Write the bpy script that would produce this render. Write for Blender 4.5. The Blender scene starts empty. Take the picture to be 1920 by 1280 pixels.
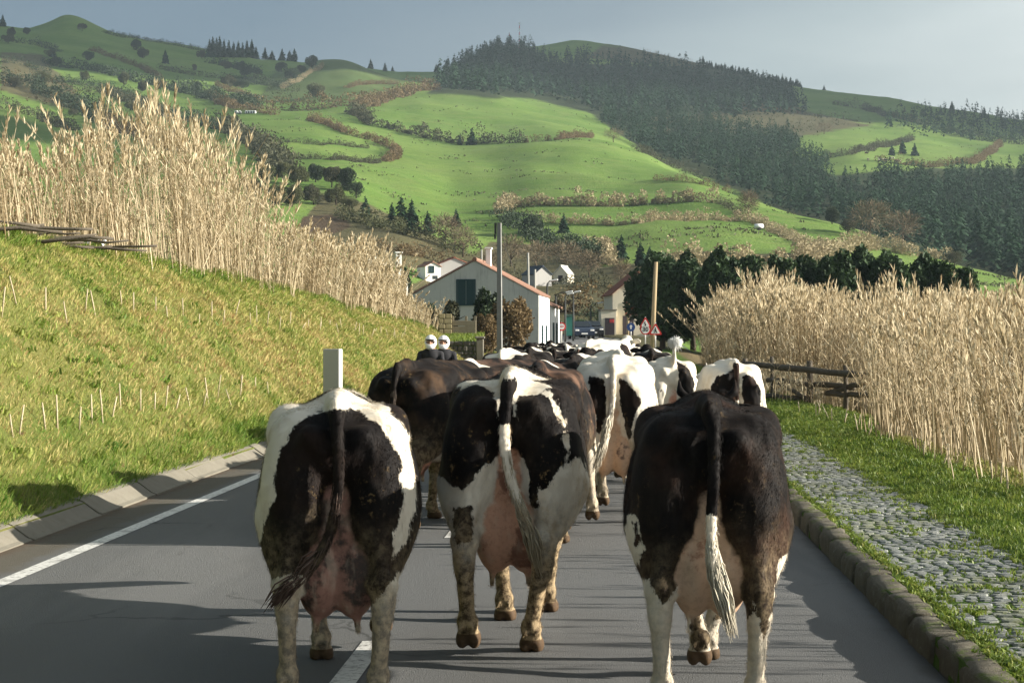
import bpy, math, random
import numpy as np
from mathutils import Vector, Matrix
R = math.radians
rng = np.random.default_rng(7)
random.seed(7)
scn = bpy.context.scene
col = scn.collection

# ------------------------------------------------------------------ camera, sky, sun, exposure
F_PX = 3400.0          # focal length in photograph pixels (1920 wide)
HORIZON = 620.0        # photograph row of the horizon
CAM_H = 1.72
cam_d = bpy.data.cameras.new('camera')
cam_d.sensor_width = 36.0
cam_d.lens = 36.0 * F_PX / 1920.0
cam_d.shift_y = (HORIZON - 640.0) / 1920.0
cam_d.clip_start = 0.1
cam_d.clip_end = 30000
cam_o = bpy.data.objects.new('camera', cam_d)
cam_o.location = (0, 0, CAM_H)
cam_o.rotation_euler = (R(90), 0, 0)
col.objects.link(cam_o)
scn.camera = cam_o

SUN_EL = 17.5          # degrees above the horizon
SUN_AZ = -3.0          # degrees from +X towards +Y
sun_dir = Vector((math.cos(R(SUN_EL)) * math.cos(R(SUN_AZ)), math.cos(R(SUN_EL)) * math.sin(R(SUN_AZ)), math.sin(R(SUN_EL))))
sd = bpy.data.lights.new('sun', 'SUN')
sd.energy = 5.0
sd.angle = R(0.55)
sd.color = (1.0, 0.93, 0.815)
so = bpy.data.objects.new('sun', sd)
so.rotation_euler = sun_dir.to_track_quat('Z', 'Y').to_euler()
so.location = (60, -5, 40)
col.objects.link(so)

world = bpy.data.worlds.new('World')
scn.world = world
world.use_nodes = True
wt = world.node_tree
wt.nodes.clear()
def wn(t, **k):
    n = wt.nodes.new(t)
    for a, b in k.items(): setattr(n, a, b)
    return n
w_out = wn('ShaderNodeOutputWorld')
w_bg = wn('ShaderNodeBackground')
w_bg.inputs['Strength'].default_value = 0.12
w_sky = wn('ShaderNodeTexSky', sky_type='NISHITA', sun_disc=False)
w_sky.sun_elevation = R(SUN_EL)
w_sky.sun_rotation = R(90.0 - SUN_AZ)
w_sky.air_density = 1.0
w_sky.dust_density = 1.6
w_sky.ozone_density = 1.0
# a broad grey cloud deck over the Nishita sky: thick on the side away from the sun, thin towards it
w_tc = wn('ShaderNodeTexCoord')
w_sep = wn('ShaderNodeSeparateXYZ')
wt.links.new(w_tc.outputs['Generated'], w_sep.inputs[0])
w_map = wn('ShaderNodeMapping')
w_map.inputs['Scale'].default_value = (1.2, 1.2, 5.0)
wt.links.new(w_tc.outputs['Generated'], w_map.inputs['Vector'])
w_noise = wn('ShaderNodeTexNoise')
w_noise.inputs['Scale'].default_value = 2.2
w_noise.inputs['Detail'].default_value = 5
w_noise.inputs['Roughness'].default_value = 0.5
wt.links.new(w_map.outputs[0], w_noise.inputs['Vector'])
def wmath(op, a, b=None, clamp=False):
    n = wn('ShaderNodeMath', operation=op, use_clamp=clamp)
    for i, v in enumerate((a, b)):
        if v is None: continue
        if isinstance(v, (int, float)): n.inputs[i].default_value = v
        else: wt.links.new(v, n.inputs[i])
    return n.outputs[0]
side = wmath('ADD', wmath('MULTIPLY', w_sep.outputs['X'], 1.8), 0.48)             # brighter towards the sun
low = wmath('MULTIPLY', wmath('MINIMUM', w_sep.outputs['Z'], 0.22), -1.2)
tone = wmath('ADD', wmath('ADD', side, low), wmath('MULTIPLY', wmath('SUBTRACT', w_noise.outputs['Fac'], 0.5), 0.62), clamp=True)
w_ramp = wn('ShaderNodeValToRGB')
els = w_ramp.color_ramp.elements
els[0].position = 0.0;  els[0].color = (.52, .72, .92, 1)
els[1].position = 1.0;  els[1].color = (2.9, 3.0, 2.9, 1)
e = els.new(0.35); e.color = (.80, .98, 1.12, 1)
e = els.new(0.62); e.color = (1.4, 1.6, 1.64, 1)
wt.links.new(tone, w_ramp.inputs[0])
w_mix = wn('ShaderNodeMix', data_type='RGBA')
w_mix.inputs[0].default_value = 0.94
wt.links.new(w_sky.outputs[0], w_mix.inputs[6])
wt.links.new(w_ramp.outputs[0], w_mix.inputs[7])
wt.links.new(w_mix.outputs[2], w_bg.inputs['Color'])
wt.links.new(w_bg.outputs[0], w_out.inputs['Surface'])

vs = scn.view_settings
vs.view_transform = 'Standard'
vs.look = 'None'
vs.exposure = 1.48
vs.gamma = 1.0
vs.use_curve_mapping = False
scn.cycles.max_bounces = 6
scn.cycles.transparent_max_bounces = 12
scn.cycles.volume_bounces = 0

# ------------------------------------------------------------------ object helpers
def tag(o, label=None, cat=None, group=None, kind=None):
    if label: o['label'] = label
    if cat: o['category'] = cat
    if group: o['group'] = group
    if kind: o['kind'] = kind
    return o
def empty(name, loc=(0, 0, 0), rz=0.0, label=None, cat=None, group=None):
    o = bpy.data.objects.new(name, None)
    o.empty_display_size = 0.2
    o.location = loc
    o.rotation_euler = (0, 0, rz)
    col.objects.link(o)
    return tag(o, label, cat, group)
def link(name, me, mat=None, parent=None, loc=None, rot=None, scale=None):
    o = bpy.data.objects.new(name, me)
    col.objects.link(o)
    if mat is not None and not me.materials:
        for m in (mat if isinstance(mat, (list, tuple)) else [mat]): me.materials.append(m)
    if parent is not None: o.parent = parent
    if loc is not None: o.location = loc
    if rot is not None: o.rotation_euler = rot
    if scale is not None: o.scale = scale
    return o
def np_mesh(name, verts, faces, smooth=False, mats=None, attrs=None, uv=None):
    """verts (n,3); faces: (m,3) or (m,4) array, or a list of such arrays; mats: per-face index; attrs: {name: (n,) or (n,3)}"""
    verts = np.asarray(verts, dtype=np.float32)
    fl = [np.asarray(f, dtype=np.int32) for f in (faces if isinstance(faces, list) else [faces])]
    fl = [f for f in fl if len(f)]
    me = bpy.data.meshes.new(name)
    me.vertices.add(len(verts))
    me.vertices.foreach_set('co', verts.ravel())
    loops = np.concatenate([f.ravel() for f in fl])
    tot = np.concatenate([np.full(len(f), f.shape[1], np.int32) for f in fl])
    start = np.concatenate([[0], np.cumsum(tot)[:-1]]).astype(np.int32)
    me.loops.add(len(loops))
    me.loops.foreach_set('vertex_index', loops)
    me.polygons.add(len(tot))
    me.polygons.foreach_set('loop_start', start)
    me.polygons.foreach_set('loop_total', tot)
    if mats is not None: me.polygons.foreach_set('material_index', np.asarray(mats, np.int32))
    me.polygons.foreach_set('use_smooth', np.full(len(tot), bool(smooth)))
    me.update(calc_edges=True)
    if attrs:
        for k, a in attrs.items():
            a = np.asarray(a, np.float32)
            if a.ndim == 1:
                at = me.attributes.new(k, 'FLOAT', 'POINT'); at.data.foreach_set('value', a)
            else:
                at = me.attributes.new(k, 'FLOAT_VECTOR', 'POINT'); at.data.foreach_set('vector', a.ravel())
    me.validate()
    return me

class MB:
    """collects boxes, tubes, lathes and prisms; build() links them as ONE mesh object"""
    def __init__(self): self.v = []; self.f = []; self.m = []; self.n = 0; self.cur = 0
    def add(self, verts, faces):
        b = self.n
        self.v.extend([tuple(p) for p in verts]); self.n += len(verts)
        for f in faces: self.f.append(tuple(i + b for i in f)); self.m.append(self.cur)
        return self
    def box(self, c, s, rot=None, bev=0.0):
        hx, hy, hz = s[0] / 2, s[1] / 2, s[2] / 2
        if bev <= 0:
            vv = [(x, y, z) for x in (-hx, hx) for y in (-hy, hy) for z in (-hz, hz)]
            ff = [(0, 1, 3, 2), (4, 6, 7, 5), (0, 4, 5, 1), (2, 3, 7, 6), (0, 2, 6, 4), (1, 5, 7, 3)]
        else:
            b = min(bev, hx * .9, hy * .9, hz * .9)
            vv = []; idx = {}
            for ix, sx in enumerate((-1, 1)):
                for iy, sy in enumerate((-1, 1)):
                    for iz, sz in enumerate((-1, 1)):
                        for ax in range(3):
                            p = [sx * (hx - b), sy * (hy - b), sz * (hz - b)]
                            p[ax] = (sx * hx, sy * hy, sz * hz)[ax]
                            idx[(ix, iy, iz, ax)] = len(vv); vv.append(tuple(p))
            g = lambda a, b_, c_, ax: idx[(a, b_, c_, ax)]
            ff = []
            for s_ in (0, 1):
                q = [g(s_, 0, 0, 0), g(s_, 1, 0, 0), g(s_, 1, 1, 0), g(s_, 0, 1, 0)]; ff.append(tuple(q if s_ else q[::-1]))
                q = [g(0, s_, 0, 1), g(0, s_, 1, 1), g(1, s_, 1, 1), g(1, s_, 0, 1)]; ff.append(tuple(q if s_ else q[::-1]))
                q = [g(0, 0, s_, 2), g(1, 0, s_, 2), g(1, 1, s_, 2), g(0, 1, s_, 2)]; ff.append(tuple(q if s_ else q[::-1]))
            for a in (0, 1):
                for b_ in (0, 1):
                    ff.append((g(a, b_, 0, 0), g(a, b_, 1, 0), g(a, b_, 1, 1), g(a, b_, 0, 1)))
                    ff.append((g(a, 0, b_, 0), g(a, 1, b_, 0), g(a, 1, b_, 2), g(a, 0, b_, 2)))
                    ff.append((g(0, a, b_, 1), g(1, a, b_, 1), g(1, a, b_, 2), g(0, a, b_, 2)))
                    for c_ in (0, 1): ff.append((g(a, b_, c_, 0), g(a, b_, c_, 1), g(a, b_, c_, 2)))
        M = rot if isinstance(rot, Matrix) else (Matrix.Rotation(rot, 3, 'Z') if rot else None)
        out = []
        for p in vv:
            q = Vector(p)
            if M is not None: q = M @ q
            out.append((q.x + c[0], q.y + c[1], q.z + c[2]))
        return self.add(out, ff)
    def tube(self, pts, radii, n=8, caps=True):
        pts = [Vector(p) for p in pts]
        if isinstance(radii, (int, float)): radii = [radii] * len(pts)
        rings = []
        up = None
        for i, p in enumerate(pts):
            d = (pts[min(i + 1, len(pts) - 1)] - pts[max(i - 1, 0)])
            d = d.normalized() if d.length > 1e-9 else Vector((0, 0, 1))
            if up is None: up = Vector((0, 0, 1)) if abs(d.z) < .9 else Vector((1, 0, 0))
            a = d.cross(up).normalized(); b = a.cross(d).normalized(); up = b
            rings.append([p + (a * math.cos(t) + b * math.sin(t)) * radii[i] for t in [2 * math.pi * k / n for k in range(n)]])
        vv = [q for r in rings for q in r]; ff = []
        for i in range(len(pts) - 1):
            for k in range(n):
                k2 = (k + 1) % n
                ff.append((i * n + k, i * n + k2, (i + 1) * n + k2, (i + 1) * n + k))
        if caps:
            ff.append(tuple(range(n))[::-1]); ff.append(tuple((len(pts) - 1) * n + k for k in range(n)))
        return self.add(vv, ff)
    def lathe(self, prof, n=16, c=(0, 0, 0), axis='Z'):
        vv = []; ff = []
        for r, h in prof:
            for k in range(n):
                t = 2 * math.pi * k / n
                p = (r * math.cos(t), r * math.sin(t), h)
                if axis == 'X': p = (p[2], p[0], p[1])
                if axis == 'Y': p = (p[0], p[2], p[1])
                vv.append((p[0] + c[0], p[1] + c[1], p[2] + c[2]))
        for i in range(len(prof) - 1):
            for k in range(n):
                k2 = (k + 1) % n
                ff.append((i * n + k, i * n + k2, (i + 1) * n + k2, (i + 1) * n + k))
        ff.append(tuple(range(n))[::-1]); ff.append(tuple((len(prof) - 1) * n + k for k in range(n)))
        return self.add(vv, ff)
    def prism(self, poly, y0, y1, axis='Y'):
        """poly in (x,z) extruded along y (axis Y), or (x,y) along z (axis Z), or (y,z) along x (axis X)"""
        n = len(poly)
        mk = {'Y': lambda p, h: (p[0], h, p[1]), 'Z': lambda p, h: (p[0], p[1], h), 'X': lambda p, h: (h, p[0], p[1])}[axis]
        vv = [mk(p, y0) for p in poly] + [mk(p, y1) for p in poly]
        ff = [tuple(range(n)), tuple(range(n, 2 * n))[::-1]]
        for k in range(n):
            k2 = (k + 1) % n
            ff.append((k2, k, n + k, n + k2))
        return self.add(vv, ff)
    def mesh(self, name, smooth=False):
        me = bpy.data.meshes.new(name)
        me.from_pydata(self.v, [], self.f)
        me.polygons.foreach_set('material_index', self.m)
        me.polygons.foreach_set('use_smooth', [bool(smooth)] * len(self.f))
        import bmesh
        bm = bmesh.new(); bm.from_mesh(me)
        bmesh.ops.recalc_face_normals(bm, faces=bm.faces)
        bm.to_mesh(me); bm.free()
        return me
    def build(self, name, mat, parent=None, smooth=False, loc=None, rot=None):
        return link(name, self.mesh(name, smooth), mat, parent, loc, rot)

# ------------------------------------------------------------------ materials
class Mat:
    """tiny node-tree builder"""
    def __init__(self, name, rough=0.8, spec=0.3):
        self.m = bpy.data.materials.new(name); self.m.use_nodes = True
        self.t = self.m.node_tree; self.b = self.t.nodes['Principled BSDF']
        self.b.inputs['Roughness'].default_value = rough
        self.b.inputs['Specular IOR Level'].default_value = spec
        self._tc = None
    def n(self, t, **k):
        x = self.t.nodes.new(t)
        for a, b in k.items(): setattr(x, a, b)
        return x
    def l(self, a, b): self.t.links.new(a, b)
    def put(self, sock, v):
        if isinstance(v, (int, float)): sock.default_value = v
        elif isinstance(v, (tuple, list)): sock.default_value = (*v, 1.0) if len(v) == 3 and sock.type == 'RGBA' else v
        else: self.l(v, sock)
    @property
    def obj(self):
        if self._tc is None: self._tc = self.n('ShaderNodeTexCoord')
        return self._tc.outputs['Object']
    @property
    def pos(self):
        return self.n('ShaderNodeNewGeometry').outputs['Position']
    def mapping(self, vec, scale=(1, 1, 1), rot=(0, 0, 0)):
        x = self.n('ShaderNodeMapping'); x.inputs['Scale'].default_value = scale; x.inputs['Rotation'].default_value = rot
        self.l(vec, x.inputs['Vector']); return x.outputs[0]
    def noise(self, vec, scale, detail=4, rough=0.55, dist=0.0):
        x = self.n('ShaderNodeTexNoise'); x.inputs['Scale'].default_value = scale; x.inputs['Detail'].default_value = detail
        x.inputs['Roughness'].default_value = rough; x.inputs['Distortion'].default_value = dist
        self.l(vec, x.inputs['Vector']); return x.outputs['Fac']
    def voro(self, vec, scale, feature='F1', out='Distance'):
        x = self.n('ShaderNodeTexVoronoi', feature=feature); x.inputs['Scale'].default_value = scale
        self.l(vec, x.inputs['Vector']); return x.outputs[out]
    def math(self, op, a, b=0.0, clamp=False):
        x = self.n('ShaderNodeMath', operation=op, use_clamp=clamp)
        self.put(x.inputs[0], a); self.put(x.inputs[1], b); return x.outputs[0]
    def ramp(self, fac, stops, interp='LINEAR'):
        x = self.n('ShaderNodeValToRGB'); cr = x.color_ramp; cr.interpolation = interp
        while len(cr.elements) < len(stops): cr.elements.new(0.5)
        for e, (p, c) in zip(cr.elements, stops):
            e.position = p; e.color = (*c, 1) if isinstance(c, (tuple, list)) else (c, c, c, 1)
        self.put(x.inputs[0], fac); return x.outputs[0]
    def smooth(self, v, a, b):
        x = self.n('ShaderNodeMapRange', interpolation_type='SMOOTHSTEP')
        x.inputs['From Min'].default_value = a; x.inputs['From Max'].default_value = b
        self.put(x.inputs['Value'], v); return x.outputs[0]
    def mix(self, f, a, b, blend='MIX'):
        x = self.n('ShaderNodeMix', data_type='RGBA', blend_type=blend)
        self.put(x.inputs[0], f)
        for s, v in ((x.inputs[6], a), (x.inputs[7], b)):
            if isinstance(v, (tuple, list)): s.default_value = (*v[:3], 1)
            else: self.put(s, v)
        return x.outputs[2]
    def attr(self, name, vec=False):
        x = self.n('ShaderNodeAttribute', attribute_name=name); return x.outputs['Vector' if vec else 'Fac']
    def bump(self, h, strength=0.3, dist=0.02):
        x = self.n('ShaderNodeBump'); x.inputs['Strength'].default_value = strength; x.inputs['Distance'].default_value = dist
        self.put(x.inputs['Height'], h); self.l(x.outputs[0], self.b.inputs['Normal']); return x
    def color(self, c): self.put(self.b.inputs['Base Color'], c); return self
    def rough(self, r): self.put(self.b.inputs['Roughness'], r); return self
    def translucent(self, c, f):
        """thin leaves: part of the light goes through"""
        tr = self.n('ShaderNodeBsdfTranslucent'); self.put(tr.inputs['Color'], c)
        mx = self.n('ShaderNodeMixShader'); mx.inputs[0].default_value = f
        self.l(self.b.outputs[0], mx.inputs[1]); self.l(tr.outputs[0], mx.inputs[2])
        out = [x for x in self.t.nodes if x.type == 'OUTPUT_MATERIAL'][0]
        self.l(mx.outputs[0], out.inputs['Surface']); return self
def plain(name, c, rough=0.7, var=0.15, scale=6.0, bump=0.0, spec=0.3, metal=0.0):
    m = Mat(name, rough, spec)
    v = m.noise(m.obj, scale, 5, 0.6)
    m.color(m.mix(v, tuple(x * (1 - var) for x in c), tuple(min(1, x * (1 + var)) for x in c)))
    if bump: m.bump(m.noise(m.obj, scale * 8, 4), bump, 0.01)
    m.b.inputs['Metallic'].default_value = metal
    return m.m

# pixel of the photograph (1920 wide) at depth Y -> a point of the place; used to read measurements off the photograph
def at(px, py, Y): return Vector(((px - 960.0) / F_PX * Y, Y, CAM_H - (py - HORIZON) / F_PX * Y))
# ------------------------------------------------------------------ one continuous body from blended volumes (distance field -> surface)
class Field:
    def __init__(self, lo, hi, h):
        self.lo = np.array(lo, np.float32); self.h = h
        self.n = np.ceil((np.array(hi) - lo) / h).astype(int) + 1
        self.F = np.full(self.n, 0.5, np.float32)
    def _box(self, lo, hi, m):
        i0 = np.maximum(np.floor((np.array(lo) - m - self.lo) / self.h).astype(int), 0)
        i1 = np.minimum(np.ceil((np.array(hi) + m - self.lo) / self.h).astype(int) + 1, self.n)
        if np.any(i1 <= i0): return None
        ax = [self.lo[k] + self.h * np.arange(i0[k], i1[k], dtype=np.float32) for k in range(3)]
        return (slice(i0[0], i1[0]), slice(i0[1], i1[1]), slice(i0[2], i1[2])), ax[0][:, None, None], ax[1][None, :, None], ax[2][None, None, :]
    def _put(self, s, d, k, sub=False):
        a = self.F[s]
        if sub:
            d = -d
            hh = np.maximum(k - np.abs(a - d), 0) / k
            self.F[s] = np.maximum(a, d) + hh * hh * k * 0.25
        else:
            hh = np.maximum(k - np.abs(a - d), 0) / k
            self.F[s] = np.minimum(a, d) - hh * hh * k * 0.25
    def ell(self, c, r, k=0.05, sub=False, rx=0.0, rz=0.0):
        c = np.array(c, np.float32); r = np.array(r, np.float32)
        e = r if (rx == 0 and rz == 0) else np.full(3, r.max())
        b = self._box(c - e, c + e, k + 3 * self.h)
        if b is None: return
        s, x, y, z = b
        x, y, z = x - c[0], y - c[1], z - c[2]
        if rz:
            cz, sz = math.cos(rz), math.sin(rz); x, y = x * cz + y * sz, -x * sz + y * cz
        if rx:
            cx, sx = math.cos(rx), math.sin(rx); y, z = y * cx + z * sx, -y * sx + z * cx
        k0 = np.sqrt((x / r[0]) ** 2 + (y / r[1]) ** 2 + (z / r[2]) ** 2)
        k1 = np.sqrt((x / r[0] ** 2) ** 2 + (y / r[1] ** 2) ** 2 + (z / r[2] ** 2) ** 2)
        d = np.where(k1 > 1e-6, k0 * (k0 - 1) / np.maximum(k1, 1e-6), -r.min())
        self._put(s, d, k, sub)
    def cap(self, a, b_, ra, rb, k=0.04, sub=False, sx=1.0):
        a = np.array(a, np.float32); b_ = np.array(b_, np.float32); m = max(ra, rb) * max(1, sx)
        b = self._box(np.minimum(a, b_) - m, np.maximum(a, b_) + m, k + 3 * self.h)
        if b is None: return
        s, x, y, z = b
        ba = b_ - a; L2 = float(ba @ ba) + 1e-9
        x, y, z = x - a[0], y - a[1], z - a[2]
        t = np.clip((x * ba[0] + y * ba[1] + z * ba[2]) / L2, 0, 1)
        dx, dy, dz = (x - t * ba[0]) / sx, y - t * ba[1], z - t * ba[2]
        self._put(s, np.sqrt(dx * dx + dy * dy + dz * dz) - (ra + (rb - ra) * t), k, sub)
    def chain(self, pts, rad, k=0.03, sx=1.0):
        for i in range(len(pts) - 1): self.cap(pts[i], pts[i + 1], rad[i], rad[i + 1], k, False, sx)
    def floor(self, z0):
        z = (self.lo[2] + self.h * np.arange(self.n[2], dtype=np.float32))[None, None, :]
        self.F = np.maximum(self.F, z0 - z)
    def surface(self):
        """surface nets: one vertex per crossed cell, one quad per crossed edge"""
        F = self.F; ins = F < 0
        nx, ny, nz = F.shape
        cnt = np.zeros((nx - 1, ny - 1, nz - 1), np.int8)
        for i in (0, 1):
            for j in (0, 1):
                for k in (0, 1): cnt += ins[i:nx - 1 + i, j:ny - 1 + j, k:nz - 1 + k]
        act = (cnt > 0) & (cnt < 8)
        I = np.argwhere(act)
        idx = np.full(act.shape, -1, np.int32); idx[act] = np.arange(len(I))
        acc = np.zeros((len(I), 3), np.float32); w = np.zeros(len(I), np.float32)
        co = [(i, j, k) for i in (0, 1) for j in (0, 1) for k in (0, 1)]
        for a in co:
            for ax in range(3):
                if a[ax]: continue
                b = list(a); b[ax] = 1
                fa = F[I[:, 0] + a[0], I[:, 1] + a[1], I[:, 2] + a[2]]; fb = F[I[:, 0] + b[0], I[:, 1] + b[1], I[:, 2] + b[2]]
                c = (fa < 0) != (fb < 0)
                t = fa[c] / (fa[c] - fb[c])
                p = np.tile(np.array(a, np.float32), (c.sum(), 1)); p[:, ax] = t
                acc[c] += p; w[c] += 1
        V = (I + acc / w[:, None]) * self.h + self.lo
        Q = []
        for ax in range(3):
            sl0 = [slice(None)] * 3; sl1 = [slice(None)] * 3
            sl0[ax] = slice(0, -1); sl1[ax] = slice(1, None)
            a = ins[tuple(sl0)]; b = ins[tuple(sl1)]
            e = np.argwhere(a != b)
            o1, o2 = [(1, 2), (2, 0), (0, 1)][ax]
            ok = (e[:, o1] > 0) & (e[:, o2] > 0) & (e[:, o1] < F.shape[o1] - 1) & (e[:, o2] < F.shape[o2] - 1)
            e = e[ok]
            flip = ~ins[e[:, 0], e[:, 1], e[:, 2]]
            q = []
            for d1, d2 in ((-1, -1), (0, -1), (0, 0), (-1, 0)):
                g = e.copy(); g[:, o1] += d1; g[:, o2] += d2
                q.append(idx[g[:, 0], g[:, 1], g[:, 2]])
            q = np.stack(q, 1); q[flip] = q[flip][:, ::-1]
            Q.append(q)
        return V, np.concatenate(Q)

def poly_sd(P, poly):
    """signed distance (positive inside) of 2-D points to a polygon"""
    P = np.asarray(P, np.float32); poly = np.asarray(poly, np.float32)
    d = np.full(len(P), 1e9, np.float32); ins = np.zeros(len(P), bool)
    for i in range(len(poly)):
        a, b = poly[i], poly[(i + 1) % len(poly)]
        ba = b - a; pa = P - a
        t = np.clip((pa @ ba) / max(float(ba @ ba), 1e-9), 0, 1)
        d = np.minimum(d, np.linalg.norm(pa - t[:, None] * ba, axis=1))
        c = ((a[1] > P[:, 1]) != (b[1] > P[:, 1]))
        with np.errstate(divide='ignore', invalid='ignore'):
            xi = a[0] + (P[:, 1] - a[1]) * (b[0] - a[0]) / (b[1] - a[1] if b[1] != a[1] else 1e-9)
        ins ^= c & (P[:, 0] < xi)
    return np.where(ins, d, -d)
def cap_sd(P, a, b, r):
    a = np.array(a, np.float32); b = np.array(b, np.float32); ba = b - a
    t = np.clip(((P - a) @ ba) / max(float(ba @ ba), 1e-9), 0, 1)
    return r - np.linalg.norm(P - a - t[:, None] * ba, axis=1)

# ------------------------------------------------------------------ shape of the land
def sstep(a, b, x):
    t = np.clip((np.asarray(x, float) - a) / (b - a), 0, 1); return t * t * (3 - 2 * t)
def road_z(Y):
    Y = np.asarray(Y, float)
    return -0.12 * sstep(22, 50, Y) + 0.12 * sstep(52, 85, Y) + 1.0 * sstep(85, 150, Y) + 1.2 * sstep(140, 230, Y)
def road_x(Y):
    Y = np.asarray(Y, float); return 0.0529 * Y - 0.0022 * np.maximum(Y - 130, 0) ** 2
ROAD_L, ROAD_R = -4.74, 1.67
def vnoise(x, y, s, seed=0):
    """cheap smooth noise, about -1..1"""
    r = np.random.default_rng(seed); out = 0
    for k in range(5):
        a = r.uniform(0, 2 * math.pi); f = r.uniform(.6, 1.7) / s; p = r.uniform(0, 9)
        out = out + np.sin((x * math.cos(a) + y * math.sin(a)) * f * 2 * math.pi + p + 1.3 * np.sin((x * math.sin(a) - y * math.cos(a)) * f * 4.1 + p))
    return out / 3.2
def crest_t(Y): return np.interp(Y, [0, 20, 45, 75, 95], [-8.3, -8.25, -8.0, -7.7, -7.4])
def crest_z(Y): return np.interp(Y, [-20, 0, 24, 45, 60, 75, 88, 105, 125], [3.3, 3.2, 3.02, 2.80, 2.38, 1.92, 1.1, .6, .4])
def near_z(X, Y):
    X = np.asarray(X, float); Y = np.asarray(Y, float)
    t = X - road_x(Y); zr = road_z(Y)
    ct, cz = crest_t(Y), crest_z(Y)
    u = np.clip((t + 5.0) / (ct + 5.0), 0, 1)
    prof = 0.62 * u + 0.38 * np.sin(u * math.pi / 2)
    left = 0.12 + (cz - .12) * prof + np.where(t < ct, (ct - t) * 0.03, 0)
    bumps = 0.10 * vnoise(X, Y, 2.3, 1) + 0.05 * vnoise(X, Y, .9, 2)
    left = left + bumps * sstep(0.03, .25, u) * .8
    right = np.where(t < 2.87, 0.135, 0.15 + 0.03 * vnoise(X, Y, .8, 3) * sstep(2.9, 3.2, t)) - 0.35 * sstep(4.2, 6.5, t)
    z = np.where(t < -4.85, left, np.where(t > ROAD_R + .02, right, -0.06))
    return z + zr

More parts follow.
